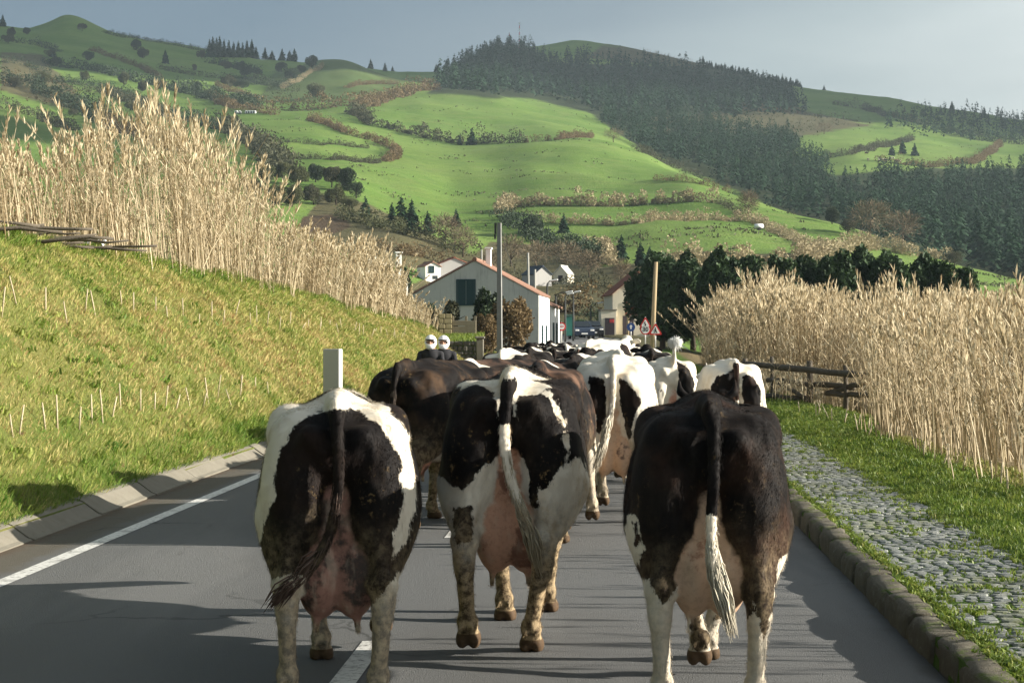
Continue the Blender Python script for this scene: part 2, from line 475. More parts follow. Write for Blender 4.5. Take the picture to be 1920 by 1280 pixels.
# columns of the hillside: for a picture column, the row at which the ground stands at each distance
COLS = {
 -500: [(120, 600), (200, 520), (400, 380), (600, 280), (800, 210), (1000, 140), (1250, 70), (1450, 60), (1700, 110), (2600, 420)],
 0:   [(120, 600), (200, 520), (400, 345), (600, 245), (800, 180), (1000, 112), (1300, 52), (1450, 46), (1700, 110), (2600, 420)],
 50:  [(120, 600), (200, 520), (400, 345), (600, 250), (800, 190), (1000, 122), (1250, 72), (1400, 54), (1700, 110), (2600, 420)],
 95:  [(120, 600), (200, 520), (400, 345), (600, 258), (800, 200), (1000, 135), (1250, 76), (1400, 36), (1550, 55), (2600, 420)],
 130: [(120, 600), (200, 520), (400, 345), (600, 262), (800, 205), (1000, 140), (1250, 78), (1370, 22), (1430, 20), (1550, 45), (2600, 420)],
 170: [(120, 600), (200, 520), (400, 341), (600, 262), (800, 205), (1000, 142), (1250, 82), (1400, 36), (1550, 55), (2600, 420)],
 210: [(120, 600), (200, 520), (400, 338), (600, 262), (800, 205), (1000, 145), (1250, 88), (1420, 60), (1700, 110), (2600, 420)],
 300: [(120, 600), (200, 520), (400, 332), (520, 282), (700, 230), (900, 180), (1200, 118), (1430, 73), (1700, 120), (2600, 420)],
 450: [(120, 600), (200, 510), (300, 420), (400, 338), (520, 290), (640, 242), (750, 208), (900, 188), (1100, 150), (1400, 102), (1700, 140), (2600, 420)],
 520: [(120, 602), (200, 510), (300, 420), (400, 335), (520, 290), (640, 236), (750, 213), (900, 190), (1020, 165), (1130, 138), (1250, 140), (1420, 112), (1700, 150), (2600, 420)],
 600: [(120, 605), (200, 520), (260, 465), (330, 400), (400, 345), (520, 290), (640, 240), (800, 205), (950, 178), (1150, 107), (1270, 135), (1430, 118), (1700, 160), (2600, 420)],
 660: [(120, 607), (200, 530), (250, 470), (300, 430), (400, 350), (520, 305), (640, 255), (800, 205), (950, 172), (1150, 112), (1270, 140), (1430, 122), (1700, 160), (2600, 420)],
 740: [(120, 610), (200, 530), (240, 480), (300, 430), (400, 385), (520, 318), (640, 272), (720, 240), (850, 200), (960, 172), (1130, 148), (1270, 155), (1430, 132), (1700, 170), (2600, 420)],
 850: [(120, 614), (200, 560), (260, 500), (330, 448), (400, 408), (520, 343), (640, 281), (720, 260), (830, 215), (950, 168), (1030, 175), (1150, 165), (1430, 131), (1700, 170), (2600, 420)],
 930: [(120, 615), (200, 560), (260, 515), (330, 462), (400, 405), (520, 345), (640, 276), (700, 268), (740, 262), (830, 225), (960, 174), (1040, 182), (1200, 150), (1500, 100), (1600, 95), (1800, 150), (2600, 420)],
 1000: [(120, 615), (200, 560), (260, 520), (330, 468), (400, 398), (520, 335), (640, 262), (700, 268), (760, 256), (850, 225), (960, 190), (1040, 196), (1200, 160), (1500, 100), (1620, 82), (1800, 130), (2600, 420)],
 1080: [(120, 615), (200, 568), (260, 520), (330, 462), (400, 398), (520, 335), (655, 257), (720, 262), (850, 235), (960, 206), (1050, 210), (1200, 170), (1450, 108), (1620, 67), (1800, 130), (2600, 420)],
 1150: [(120, 616), (200, 572), (260, 510), (330, 465), (400, 398), (520, 345), (640, 275), (690, 268), (760, 275), (900, 240), (1050, 215), (1200, 180), (1450, 115), (1620, 76), (1800, 130), (2600, 420)],
 1220: [(120, 616), (200, 572), (250, 505), (300, 485), (360, 425), (400, 402), (430, 384), (520, 345), (660, 292), (740, 305), (850, 285), (1000, 232), (1200, 182), (1450, 120), (1610, 94), (1800, 140), (2600, 420)],
 1300: [(120, 616), (200, 575), (250, 505), (290, 484), (350, 430), (385, 406), (425, 380), (500, 345), (580, 330), (650, 350), (800, 295), (1000, 240), (1200, 185), (1480, 121), (1560, 112), (1800, 150), (2600, 420)],
 1350: [(120, 616), (200, 575), (250, 505), (290, 482), (350, 430), (385, 406), (425, 384), (480, 362), (530, 352), (600, 375), (760, 315), (950, 255), (1200, 195), (1480, 134), (1560, 130), (1800, 165), (2600, 420)],
 1400: [(120, 616), (200, 575), (250, 510), (300, 480), (350, 430), (400, 402), (450, 376), (485, 368), (560, 395), (700, 345), (900, 275), (1100, 220), (1480, 146), (1540, 143), (1800, 180), (2600, 420)],
 1500: [(120, 616), (200, 578), (250, 505), (300, 476), (350, 452), (420, 412), (450, 402), (510, 420), (620, 390), (750, 335), (900, 272), (1000, 248), (1200, 207), (1480, 164), (1540, 162), (1800, 200), (2600, 430)],
 1600: [(120, 616), (200, 580), (250, 520), (330, 472), (410, 436), (440, 440), (550, 425), (700, 352), (800, 302), (850, 280), (950, 262), (1000, 252), (1200, 218), (1450, 172), (1800, 215), (2600, 440)],
 1700: [(120, 616), (200, 585), (250, 528), (330, 496), (385, 473), (430, 480), (550, 440), (700, 360), (800, 312), (880, 290), (1000, 262), (1200, 222), (1450, 187), (1800, 235), (2600, 450)],
 1800: [(120, 616), (200, 590), (250, 538), (300, 522), (350, 510), (450, 500), (600, 430), (750, 346), (850, 306), (1000, 280), (1200, 242), (1450, 204), (1800, 260), (2600, 460)],
 1920: [(120, 617), (200, 592), (250, 560), (350, 532), (450, 510), (600, 440), (750, 355), (850, 320), (1000, 282), (1150, 265), (1450, 222), (1800, 280), (2600, 470)],
 2500: [(120, 617), (200, 596), (250, 575), (350, 550), (450, 520), (600, 460), (750, 390), (850, 350), (1000, 320), (1150, 300), (1450, 270), (1800, 320), (2600, 480)],
}
PX = np.arange(-900, 2901, 8.0)
LY = np.linspace(math.log(112), math.log(2600), 330)
def gblur(A, s, axis):
    if s <= 0: return A
    r = int(3 * s) + 1; k = np.exp(-0.5 * (np.arange(-r, r + 1) / s) ** 2); k /= k.sum()
    B = np.pad(A, [(r, r) if i == axis else (0, 0) for i in range(A.ndim)], mode='edge')
    return np.apply_along_axis(lambda v: np.convolve(v, k, 'valid'), axis, B)
_ck = sorted(COLS)
_cp = np.stack([np.interp(LY, [math.log(a) for a, _ in COLS[k]], [b for _, b in COLS[k]]) for k in _ck])
_cp = gblur(_cp, 2.2, 1)
PY = np.stack([np.interp(PX, _ck, _cp[:, j]) for j in range(len(LY))], 1)
PY = gblur(PY, 1.8, 0)
YY = np.exp(LY)
_XX = (PX[:, None] - 960) / F_PX * YY[None, :]
_Z = CAM_H - (PY - HORIZON) / F_PX * YY[None, :]
_Z = _Z + (0.9 * vnoise(_XX, YY[None, :] + 0 * _XX, 60, 11) + 0.35 * vnoise(_XX, YY[None, :] + 0 * _XX, 19, 12)) * sstep(150, 420, YY)[None, :]
_w = sstep(114, 175, YY)[None, :]
_Z = near_z(_XX, YY[None, :] + 0 * _XX) * (1 - _w) + _Z * _w
_t = _XX - road_x(YY)[None, :]
_w = (1 - sstep(5.5, 11, np.abs(_t))) * (1 - sstep(168, 205, YY))[None, :]          # the road keeps its own level
_Z = np.minimum(_Z, _Z * (1 - _w) + near_z(_XX, YY[None, :] + 0 * _XX) * _w)
PYG = HORIZON - (_Z - CAM_H) / YY[None, :] * F_PX
def terr_z(X, Y):
    X = np.asarray(X, float); Y = np.asarray(Y, float)
    px = 960 + F_PX * X / np.maximum(Y, 1); a = np.clip((px - PX[0]) / 8.0, 0, len(PX) - 1.001); b = np.clip((np.log(np.maximum(Y, 113)) - LY[0]) / (LY[1] - LY[0]), 0, len(LY) - 1.001)
    i, j = a.astype(int), b.astype(int); u, v = a - i, b - j
    z = (_Z[i, j] * (1 - u) * (1 - v) + _Z[i + 1, j] * u * (1 - v) + _Z[i, j + 1] * (1 - u) * v + _Z[i + 1, j + 1] * u * v)
    return np.where(Y < 116, near_z(X, Y), z)
def hit(px, py, y0=130, y1=1700):
    """the point of the hillside seen in column px at row py, looked for between two distances"""
    a = min(max((px - PX[0]) / 8.0, 0), len(PX) - 1.001); i = int(a); u = a - i
    colp = PYG[i] * (1 - u) + PYG[i + 1] * u
    ok = [j for j in range(len(YY) - 1) if y0 <= YY[j] <= y1]
    best = None
    for j in ok:
        if (colp[j] - py) * (colp[j + 1] - py) <= 0:
            t = (colp[j] - py) / (colp[j] - colp[j + 1] + 1e-9); Y = YY[j] + (YY[j + 1] - YY[j]) * t
            best = Y; break
    if best is None: best = YY[min(ok, key=lambda j: abs(colp[j] - py))]
    X = (px - 960) / F_PX * best
    return Vector((X, best, float(terr_z(X, best))))

# land cover on the hillside, given as outlines: pasture everywhere, then wood floor, scrub, rough grass, bare soil
COVER = [  # (class, outline in picture columns and rows, nearest, farthest)
 ('wood', [(800, 175), (860, 125), (930, 88), (1000, 88), (1010, 116), (1250, 126), (1330, 120), (1480, 150), (1510, 235), (1490, 290), (1560, 330), (1660, 322), (1740, 316), (2400, 310), (2400, 570), (1920, 548), (1850, 524), (1720, 486), (1620, 448), (1560, 432), (1480, 402), (1390, 362), (1300, 325), (1200, 280), (1110, 215), (1000, 186)], 480, 1700),
 ('wood', [(1640, 322), (1750, 318), (2400, 310), (2400, 580), (1920, 550), (1850, 526), (1720, 490), (1640, 460)], 370, 850),
 ('scrub', [(1130, 84), (1250, 92), (1320, 108), (1330, 126), (1250, 124), (1100, 108)], 1200, 1800),
 ('scrub', [(1190, 222), (1500, 205), (1640, 235), (1500, 255), (1200, 250)], 900, 1400),
 ('scrub', [(0, 95), (80, 105), (150, 180), (160, 215), (0, 170)], 600, 1400),
 ('scrub', [(700, 660), (760, 540), (900, 470), (960, 420), (1000, 420), (1130, 500), (1240, 490), (1260, 660)], 112, 340),
 ('scrub', [(600, 360), (690, 380), (870, 470), (980, 500), (980, 530), (740, 500), (560, 440)], 210, 420),
 ('scrub', [(1200, 470), (1640, 470), (1760, 478), (1640, 500), (1250, 505)], 235, 300),
 ('rough', [(480, 200), (520, 120), (640, 100), (770, 150), (690, 200), (560, 240)], 850, 1300),
 ('soil', [(566, 405), (640, 400), (660, 425), (600, 450), (560, 430)], 240, 340),
]
CLS = {'wood': 1.0, 'scrub': 2.0, 'rough': 3.0, 'soil': 4.0}
gx, gj = np.meshgrid(np.arange(len(PX)), np.arange(len(LY)), indexing='ij')
cov = {k: np.zeros(gx.size, np.float32) - 60 for k in CLS}
_pp = np.stack([PX[gx.ravel()], PYG.ravel()], 1)
_yy = YY[gj.ravel()]
for k, poly, y0, y1 in COVER:
    d = poly_sd(_pp, poly) / 6.0
    d = np.where((_yy >= y0) & (_yy <= y1), d, -60)
    cov[k] = np.maximum(cov[k], np.clip(d, -60, 3))
n1, n2 = len(PX), len(LY)
V = np.stack([_XX.ravel(), YY[gj].ravel(), _Z.ravel()], 1)
a = (gx[:-1, :-1] * n2 + gj[:-1, :-1]).ravel()
Q = np.stack([a, a + n2, a + n2 + 1, a + 1], 1)
m = Mat('pasture_hillside', .9, .1)
P = m.pos
base = m.mix(m.smooth(m.noise(m.mapping(P, (.35, 1, 1)), .018, 4, .55), .36, .66), (.095, .168, .030), (.145, .218, .048))
base = m.mix(m.math('MULTIPLY', m.smooth(m.noise(m.mapping(P, (1, .5, 1)), .055, 5, .65), .50, .72), .6), base, (.135, .185, .052))
base = m.mix(m.math('MULTIPLY', m.smooth(m.noise(P, .3, 3, .6), .45, .75), .45), base, (.050, .110, .020))
w1 = m.smooth(m.math('ADD', m.attr('wood'), m.math('MULTIPLY', m.math('SUBTRACT', m.noise(P, .04, 4), .5), 3)), -.5, .5)
base = m.mix(m.math('MULTIPLY', m.smooth(m.noise(m.mapping(P, (1, 1, 3)), 1.1, 5, .8), .46, .68), .50), base, (.065, .112, .024))
base = m.mix(m.math('MULTIPLY', m.smooth(m.noise(m.mapping(P, (.25, 1, 2.5)), .22, 4, .7), .50, .64), .42), base, (.155, .190, .060))
c = m.mix(w1, base, m.mix(m.noise(P, .1, 4), (.016, .028, .012), (.04, .05, .02)))
w2 = m.smooth(m.math('ADD', m.attr('scrub'), m.math('MULTIPLY', m.math('SUBTRACT', m.noise(P, .05, 5, .7), .5), 5)), -.5, .6)
c = m.mix(w2, c, m.mix(m.noise(P, .25, 5, .7), (.045, .050, .020), (.125, .105, .055)))
w3 = m.smooth(m.math('ADD', m.attr('rough_land'), m.math('MULTIPLY', m.math('SUBTRACT', m.noise(P, .02, 4), .5), 4)), -1, 1)
c = m.mix(m.math('MULTIPLY', w3, .75), c, m.mix(m.noise(P, .06, 4), (.045, .085, .022), (.085, .095, .040)))
w4 = m.smooth(m.attr('soil'), -.3, .5)
c = m.mix(w4, c, m.mix(m.noise(P, .5, 4), (.045, .030, .018), (.09, .065, .04)))
m.color(c)
m.bump(m.math('ADD', m.noise(P, .35, 6, .7), m.noise(P, 2.0, 3)), .6, .5)
HILL_MAT = m.m
o = link('hillside', np_mesh('hillside', V, Q, True, attrs={'wood': cov['wood'], 'scrub': cov['scrub'], 'rough_land': cov['rough'], 'soil': cov['soil']}), HILL_MAT)
tag(o, 'green pasture hills rising behind the village', kind='structure')

# near ground: road corridor with the grass bank on one side and the reed land on the other
tt = np.unique(np.concatenate([np.arange(-90, -9, 3.0), np.arange(-9, -4.9, .16), [-4.88, -4.8, -4.0, 0, 1.6, 1.68, 1.70, 1.9, 2.4, 2.86], np.arange(2.9, 7, .16), np.arange(7, 120, 3.0)]))
ys = np.unique(np.concatenate([np.arange(-16, 60, .25), np.arange(60, 119, .8)]))
G, H = np.meshgrid(tt, ys, indexing='ij')
X = G + road_x(H)
Z = near_z(X, H)
V = np.stack([X.ravel(), H.ravel(), Z.ravel()], 1)
ii = np.arange(G.size).reshape(G.shape)
a = ii[:-1, :-1].ravel(); b = ii[1:, :-1].ravel(); c_ = ii[1:, 1:].ravel(); d = ii[:-1, 1:].ravel()
m = Mat('bank_soil_and_turf', .95, .1)
P = m.pos
g1 = m.mix(m.smooth(m.noise(P, .9, 5, .65), .35, .65), (.075, .125, .020), (.19, .185, .058))
g1 = m.mix(m.smooth(m.noise(P, 5, 4, .7), .35, .75), g1, (.145, .155, .045))
soil = m.mix(m.noise(P, 9, 4, .7), (.055, .032, .016), (.13, .075, .038))
g1 = m.mix(m.smooth(m.noise(m.mapping(P, (1, .6, 2.2)), 1.7, 5, .7), .60, .68), g1, soil)
t_at = m.attr('lateral')
strip = m.mix(m.noise(P, 3, 5, .7), (.045, .105, .014), (.10, .145, .03))
cc = m.mix(m.smooth(t_at, 1.0, 1.5), g1, strip)
cc = m.mix(m.smooth(m.math('ADD', t_at, m.math('MULTIPLY', m.noise(P, 2), .6)), 4.2, 4.7), cc, m.mix(m.noise(P, 6, 4), (.10, .075, .042), (.21, .165, .09)))
m.color(cc)
m.bump(m.math('ADD', m.noise(P, 14, 6, .75), m.noise(P, 50, 3)), .9, .05)
o = link('grass_bank', np_mesh('grass_bank', V, np.stack([a, b, c_, d], 1), True, attrs={'lateral': G.ravel()}), m.m)
tag(o, 'grassy roadside bank and verge ground', kind='structure')

# far ground so that the land reaches the horizon all round
mb = MB(); mb.box((0, 0, -6.0), (12000, 12000, .5)); o = mb.build('ground', HILL_MAT); tag(o, kind='structure')

# ------------------------------------------------------------------ road
ys = np.unique(np.concatenate([np.arange(-16, 120, 1.0), np.arange(120, 235, 3.0)]))
ts = np.array([ROAD_L, -4.14, -2, 0, ROAD_R - .0])
G, H = np.meshgrid(ts, ys, indexing='ij')
V = np.stack([(G + road_x(H)).ravel(), H.ravel(), (road_z(H) + 0 * G + .0).ravel()], 1)
ii = np.arange(G.size).reshape(G.shape)
m = Mat('asphalt', .78, .35)
P = m.pos
agg = m.voro(P, 130, 'F1', 'Distance')
c = m.mix(m.smooth(m.noise(P, 180, 3, .7), .3, .7), (.078, .081, .083), (.150, .152, .150))
c = m.mix(m.math('MULTIPLY', m.smooth(m.noise(m.mapping(P, (1, .25, 1)), .8, 5, .6), .4, .7), .35), c, (.085, .082, .075))
edge = m.smooth(m.math('ADD', m.attr('lateral'), m.math('MULTIPLY', m.noise(P, 2.2, 5), .35)), -4.02, -4.22)
c = m.mix(m.math('MULTIPLY', edge, .75), c, m.mix(m.noise(P, 20, 4), (.060, .052, .036), (.115, .095, .062)))
litter = m.smooth(m.math('ADD', m.attr('lateral'), m.math('MULTIPLY', m.noise(P, 5, 5, .7), .5)), -4.30, -4.50)
c = m.mix(m.math('MULTIPLY', litter, .7), c, m.mix(m.noise(P, 60, 3), (.035, .022, .012), (.14, .08, .04)))
edge2 = m.smooth(m.math('ADD', m.attr('lateral'), m.math('MULTIPLY', m.noise(P, 3, 5), .3)), 1.70, 1.85)
c = m.mix(m.math('MULTIPLY', edge2, .7), c, (.05, .045, .032))
wob = m.n('ShaderNodeTexNoise'); wob.inputs['Scale'].default_value = 2.5; wob.inputs['Detail'].default_value = 4; m.l(P, wob.inputs['Vector'])
wv = m.n('ShaderNodeVectorMath', operation='MULTIPLY_ADD'); m.l(wob.outputs['Color'], wv.inputs[0]); wv.inputs[1].default_value = (.5, .5, .5); m.l(P, wv.inputs[2])
cr = m.voro(wv.outputs[0], .42, 'DISTANCE_TO_EDGE')
crack = m.math('MULTIPLY', m.smooth(cr, .010, .003), m.smooth(m.noise(P, .35, 3), .50, .60))
c = m.mix(m.math('MULTIPLY', crack, .7), c, (.028, .028, .028))
c = m.mix(m.math('MULTIPLY', m.smooth(m.noise(m.mapping(P, (.9, .12, 1)), 1.1, 4, .6), .52, .62), .28), c, (.19, .19, .185))
dung = m.smooth(m.noise(m.mapping(P, (1, .7, 1)), 1.9, 5, .75), .70, .74)
c = m.mix(m.math('MULTIPLY', dung, .6), c, (.055, .048, .030))
m.color(c)
m.bump(m.math('ADD', m.math('MULTIPLY', agg, .8), m.noise(P, 160, 3, .8)), .75, .012)
ASPH = m.m
ROAD = link('road', np_mesh('road', V, np.stack([ii[:-1, :-1].ravel(), ii[1:, :-1].ravel(), ii[1:, 1:].ravel(), ii[:-1, 1:].ravel()], 1), True, attrs={'lateral': G.ravel()}), m.m)
tag(ROAD, 'grey two lane asphalt road', kind='structure')
m = Mat('road_paint', .7, .3)
pw = m.math('MULTIPLY', m.smooth(m.noise(m.pos, 26, 5, .75), .34, .50), m.smooth(m.noise(m.pos, 3.5, 4, .7), .22, .50))
m.color(m.mix(pw, (.13, .128, .12), m.mix(m.noise(m.pos, 4), (.52, .52, .49), (.68, .67, .64))))
m.bump(m.noise(m.pos, 120, 3), .3, .006)
PAINT = m.m
def road_strip(name, t0, t1, y0, y1, dz, mat, parent, step=1.0):
    ys = np.linspace(y0, y1, max(2, int((y1 - y0) / step) + 1))
    L = np.stack([road_x(ys) + t0, ys, road_z(ys) + dz], 1); Rr = np.stack([road_x(ys) + t1, ys, road_z(ys) + dz], 1)
    n = len(ys); k = np.arange(n - 1)
    return link(name, np_mesh(name, np.concatenate([L, Rr]), np.stack([k, n + k, n + k + 1, k + 1], 1)), mat, parent)
fc = road_strip('forecourt', 1.69, 5.2, 112, 172, .03, ASPH, None); tag(fc, 'paved ground beside the far end of the road', kind='structure')
road_strip('edge_line', -4.205, -4.075, -14, 112, .004, PAINT, ROAD)
for k, y in enumerate(np.arange(-5.95, 110, 7.0)):
    road_strip('centre_dash', -1.36, -1.23, y, y + 2.0, .004, PAINT, ROAD)

# concrete gutter edge on the left: long cast segments with a sloping face
m = Mat('concrete', .9, .2)
P = m.pos
c = m.mix(m.noise(P, 3.5, 5, .65), (.115, .105, .082), (.225, .208, .168))
c = m.mix(m.math('MULTIPLY', m.smooth(m.noise(P, 11, 5, .7), .5, .75), .6), c, (.14, .125, .09))
m.color(c); m.bump(m.noise(P, 60, 5, .7), .5, .012)
CONC = m.m
gut = empty('kerb', (0, 0, 0)); tag(gut, 'sloping concrete kerb along the foot of the grass bank', kind='structure')
y = -13.4; k = 0
while y < 92:
    L = 2.02; r = random.uniform
    y0, y1 = y + .018, y + L - .018
    prof = [(-4.72, -.05), (-4.715, .012), (-4.76, .028), (-4.90, .130), (-4.95, .148), (-5.10, .14), (-5.2, -.05)]
    mb = MB(); n = len(prof); vv = []
    j1, j2, dz = r(-.012, .012), r(-.012, .012), r(-.008, .008)
    for yy, jj in ((y0, j1), ((y0 + y1) / 2, 0), (y1, j2)):
        x0 = float(road_x(yy)); z0 = float(road_z(yy))
        for a, b in prof: vv.append((x0 + a + jj, yy, z0 + b + dz))
    ff = [tuple(range(n))[::-1], tuple(range(2 * n, 3 * n))]
    for q in range(2):
        for i in range(n): i2 = (i + 1) % n; ff.append((q * n + i, q * n + i2, (q + 1) * n + i2, (q + 1) * n + i))
    mb.add(vv, ff); mb.build('kerb_segment', CONC, gut)
    y += L

# dark basalt kerb stones on the right
m = Mat('basalt_kerb', .92, .2)
P = m.pos
c = m.mix(m.noise(P, 6, 5, .7), (.070, .062, .046), (.19, .172, .132))
nz = m.n('ShaderNodeNewGeometry'); sp = m.n('ShaderNodeSeparateXYZ'); m.l(nz.outputs['Normal'], sp.inputs[0])
c = m.mix(m.math('MULTIPLY', m.smooth(m.noise(P, 4, 5, .7), .52, .66), m.smooth(sp.outputs[2], .3, .8)), c, (.085, .115, .022))
c = m.mix(m.math('MULTIPLY', m.smooth(m.noise(P, 15, 4, .7), .55, .7), .5), c, (.25, .235, .195))
m.color(c); m.bump(m.noise(P, 28, 6, .75), .9, .03)
BASALT = m.m
kerb = empty('kerb', (0, 0, 0)); tag(kerb, 'dark rough stone kerb along the cobbled footpath', kind='structure')
y = -12.0
while y < 95:
    L = random.uniform(.55, .95) if y < 45 else 2.4
    n = 5; vv = []; ff = []
    prof = [(0, -.1), (.002, .08), (.012, .130), (.035, .150), (.15, .155), (.18, .14), (.18, -.1)]
    w = len(prof)
    off = random.uniform(-.012, .012); dz = random.uniform(-.010, .010)
    for i in range(n + 1):
        u = i / n; yy = y + .008 + (L - .016) * u; x0 = float(road_x(yy)); z0 = float(road_z(yy))
        e_ = .008 * (abs(2 * u - 1) ** 8)
        for a, b in prof:
            vv.append((x0 + ROAD_R + a + off + (random.uniform(-.011, .011) + (e_ if a < .1 else -e_)), yy + random.uniform(-.004, .004), z0 + b + dz - (e_ if b > .1 else 0) + random.uniform(-.010, .010)))
    for i in range(n):
        for q in range(w - 1): ff.append((i * w + q, (i + 1) * w + q, (i + 1) * w + q + 1, i * w + q + 1))
    ff.append(tuple(range(w))); ff.append(tuple(n * w + q for q in range(w))[::-1])
    mb = MB(); mb.add(vv, ff); mb.build('kerb_stone', BASALT, kerb, smooth=True)
    y += L

# cobbled footpath
m = Mat('footpath_joints', .95, .1)
P = m.pos
m.color(m.mix(m.smooth(m.noise(P, 3.5, 5, .7), .40, .62), (.105, .10, .075), (.110, .140, .036)))
m.bump(m.noise(P, 50, 5, .8), 1, .02)
path = road_strip('footpath', 1.88, 2.90, -12, 96, .128, m.m, None)
tag(path, 'narrow footpath paved with mossy cobbles', kind='structure')
m = Mat('cobble_stone', .75, .35)
P = m.pos
c = m.mix(m.noise(P, 2.2, 4, .7), (.165, .180, .172), (.31, .32, .295))
c = m.mix(m.smooth(m.noise(P, 17, 4, .7), .35, .75), c, (.13, .145, .14))
c = m.mix(m.math('MULTIPLY', m.smooth(m.noise(P, 1.6, 5, .72), .48, .62), .75), c, (.150, .165, .055))
oi = m.n('ShaderNodeObjectInfo')
c = m.mix(m.math('MULTIPLY', oi.outputs['Random'], .35), c, (.27, .27, .245))
m.color(c); m.bump(m.noise(P, 70, 5, .75), .7, .01)
COB = m.m
def cobble_shape(seed):
    r = np.random.default_rng(seed); n = 7
    a = np.sort(np.linspace(0, 2 * math.pi, n, endpoint=False) + r.uniform(-.25, .25, n))
    ex = lambda q, rad: (np.sign(np.cos(q)) * abs(np.cos(q)) ** .6 * rad, np.sign(np.sin(q)) * abs(np.sin(q)) ** .6 * rad)
    rad = r.uniform(.43, .52, n)
    V = []
    for s, h in ((1.0, -.02), (1.0, .006), (.88, .015)):
        for q, rr in zip(a, rad):
            x, y = ex(q, rr * s); V.append((x, y, h + r.uniform(-.002, .002)))
    V.append((r.uniform(-.1, .1), r.uniform(-.1, .1), .018))
    F = []
    for k in range(2):
        for i in range(n): i2 = (i + 1) % n; F.append((k * n + i, k * n + i2, (k + 1) * n + i2, (k + 1) * n + i))
    for i in range(n): F.append((2 * n + i, 2 * n + (i + 1) % n, 3 * n))
    return V, F
SH = [cobble_shape(s) for s in range(7)]
CM = []
for V_, F_ in SH:
    me = bpy.data.meshes.new('cobble'); me.from_pydata(V_, [], F_); me.materials.append(COB); CM.append(me)
cob = []
y = -11.8
while y < 90:
    d = random.uniform(.070, .105); t = 1.895 + random.uniform(0, .02)
    while t < 2.86:
        w = random.uniform(.075, .135)
        if t + w > 2.89: w = 2.89 - t
        if w > .05 and random.random() > .035: cob.append((t + w / 2, y + d / 2 + random.uniform(-.01, .01), w - .007, d - .007, random.uniform(-.004, .005)))
        t += w
    y += d
def in_frame(c):
    X = c[0] + float(road_x(c[1])); return c[1] > 7.9 and abs(X / c[1]) < .2824
vis = sorted([c for c in cob if in_frame(c)], key=lambda c: c[1])
near = set(id(c) for c in vis[:300])
mb = MB()
for i, c in enumerate(cob):
    x = float(road_x(c[1])) + c[0]; z = float(road_z(c[1])) + .128 + c[4]
    if id(c) in near:
        o = bpy.data.objects.new('cobble', CM[i % 7]); col.objects.link(o)
        o.location = (x, c[1], z); o.scale = (c[2], c[3], 1); o.rotation_euler = (random.uniform(-.03, .03), random.uniform(-.03, .03), random.uniform(-.08, .08)); o.parent = path
    elif c[1] < 60:
        V_, F_ = SH[i % 7]; mb.add([(x + v[0] * c[2], c[1] + v[1] * c[3], z + v[2]) for v in V_], F_)
o = mb.build('cobbles', COB, path); tag(o, kind='stuff')
# ------------------------------------------------------------------ plants
def leafy(name, c_lo, c_hi, transl=.25, rough=.6, scale=1.0, spec=.25):
    """leaf material: the colour differs from leaf to leaf ('tone' per face corner) and in broad patches"""
    m = Mat(name, rough, spec)
    f = m.math('ADD', m.math('MULTIPLY', m.attr('tone'), .75), m.math('MULTIPLY', m.noise(m.pos, scale, 3), .35), True)
    c = m.mix(f, c_lo, c_hi)
    m.color(c); m.translucent(m.mix(.5, c, c_hi), transl)
    return m.m
def quads(C, U, Wd, tone):
    """leaf quads with centre C, half-length vector U and half-width vector W"""
    n = len(C)
    V = np.stack([C - U - Wd * .6, C - U + Wd * .6, C + U + Wd, C + U - Wd], 1).reshape(-1, 3)
    F = np.arange(4 * n).reshape(n, 4)
    return V, F, np.repeat(tone, 4)
def rand_dirs(n, r, up=0.0):
    v = r.normal(0, 1, (n, 3)); v[:, 2] += up; return v / np.linalg.norm(v, axis=1, keepdims=True)
def leaf_cloud(centres, radii, n_per, size, seed, up=.3, shell=.55, tone_shift=None):
    """leaf clumps through ellipsoids, denser towards their surface"""
    r = np.random.default_rng(seed)
    centres = np.asarray(centres, float); radii = np.asarray(radii, float)
    if radii.ndim == 1: radii = np.repeat(radii[:, None], 3, 1)
    k = np.repeat(np.arange(len(centres)), n_per)
    d = rand_dirs(len(k), r)
    rad = shell + (1 - shell) * r.random(len(k)) ** .7
    C = centres[k] + d * radii[k] * rad[:, None]
    U = rand_dirs(len(k), r, up); U += d * .5; U /= np.linalg.norm(U, axis=1, keepdims=True)
    Wd = np.cross(U, rand_dirs(len(k), r)); Wd /= np.maximum(np.linalg.norm(Wd, axis=1, keepdims=True), 1e-6)
    s = size * r.uniform(.6, 1.35, len(k))[:, None]
    tone = np.clip(r.normal(.45, .25, len(k)) + (tone_shift[k] if tone_shift is not None else 0), 0, 1)
    return quads(C, U * s, Wd * s * .55, tone)
def join(parts):
    V = []; F = []; T = []; n = 0
    for v, f, t in parts:
        V.append(v); F.append(f + n); T.append(t); n += len(v)
    return np.concatenate(V), np.concatenate(F), np.concatenate(T)

# ---- grass blades: bent two-piece ribbons, all of a patch in one mesh
def blades(P, h, w, lean, seed, tone, nrm=None):
    r = np.random.default_rng(seed); n = len(P)
    a = r.uniform(0, 2 * math.pi, n)
    side = np.stack([np.cos(a), np.sin(a), np.zeros(n)], 1)
    b = r.uniform(0, 2 * math.pi, n)
    out = np.stack([np.cos(b), np.sin(b), np.zeros(n)], 1) * (lean * r.uniform(.2, 1.2, n) * h)[:, None]
    up = np.stack([np.zeros(n), np.zeros(n), h], 1)
    if nrm is not None: up = up * .6 + nrm * h[:, None] * .4
    A, B, T = P, P + up * .55 + out * .3, P + up + out
    T[:, 2] -= .25 * lean * h
    s = side * w[:, None]
    V = np.stack([A - s, A + s, B + s * .8, B - s * .8, T], 1).reshape(-1, 3)
    k = np.arange(n)[:, None] * 5
    return V, k + np.array([[0, 1, 2, 3]]), k + np.array([[3, 2, 4]]), np.repeat(tone, 5)
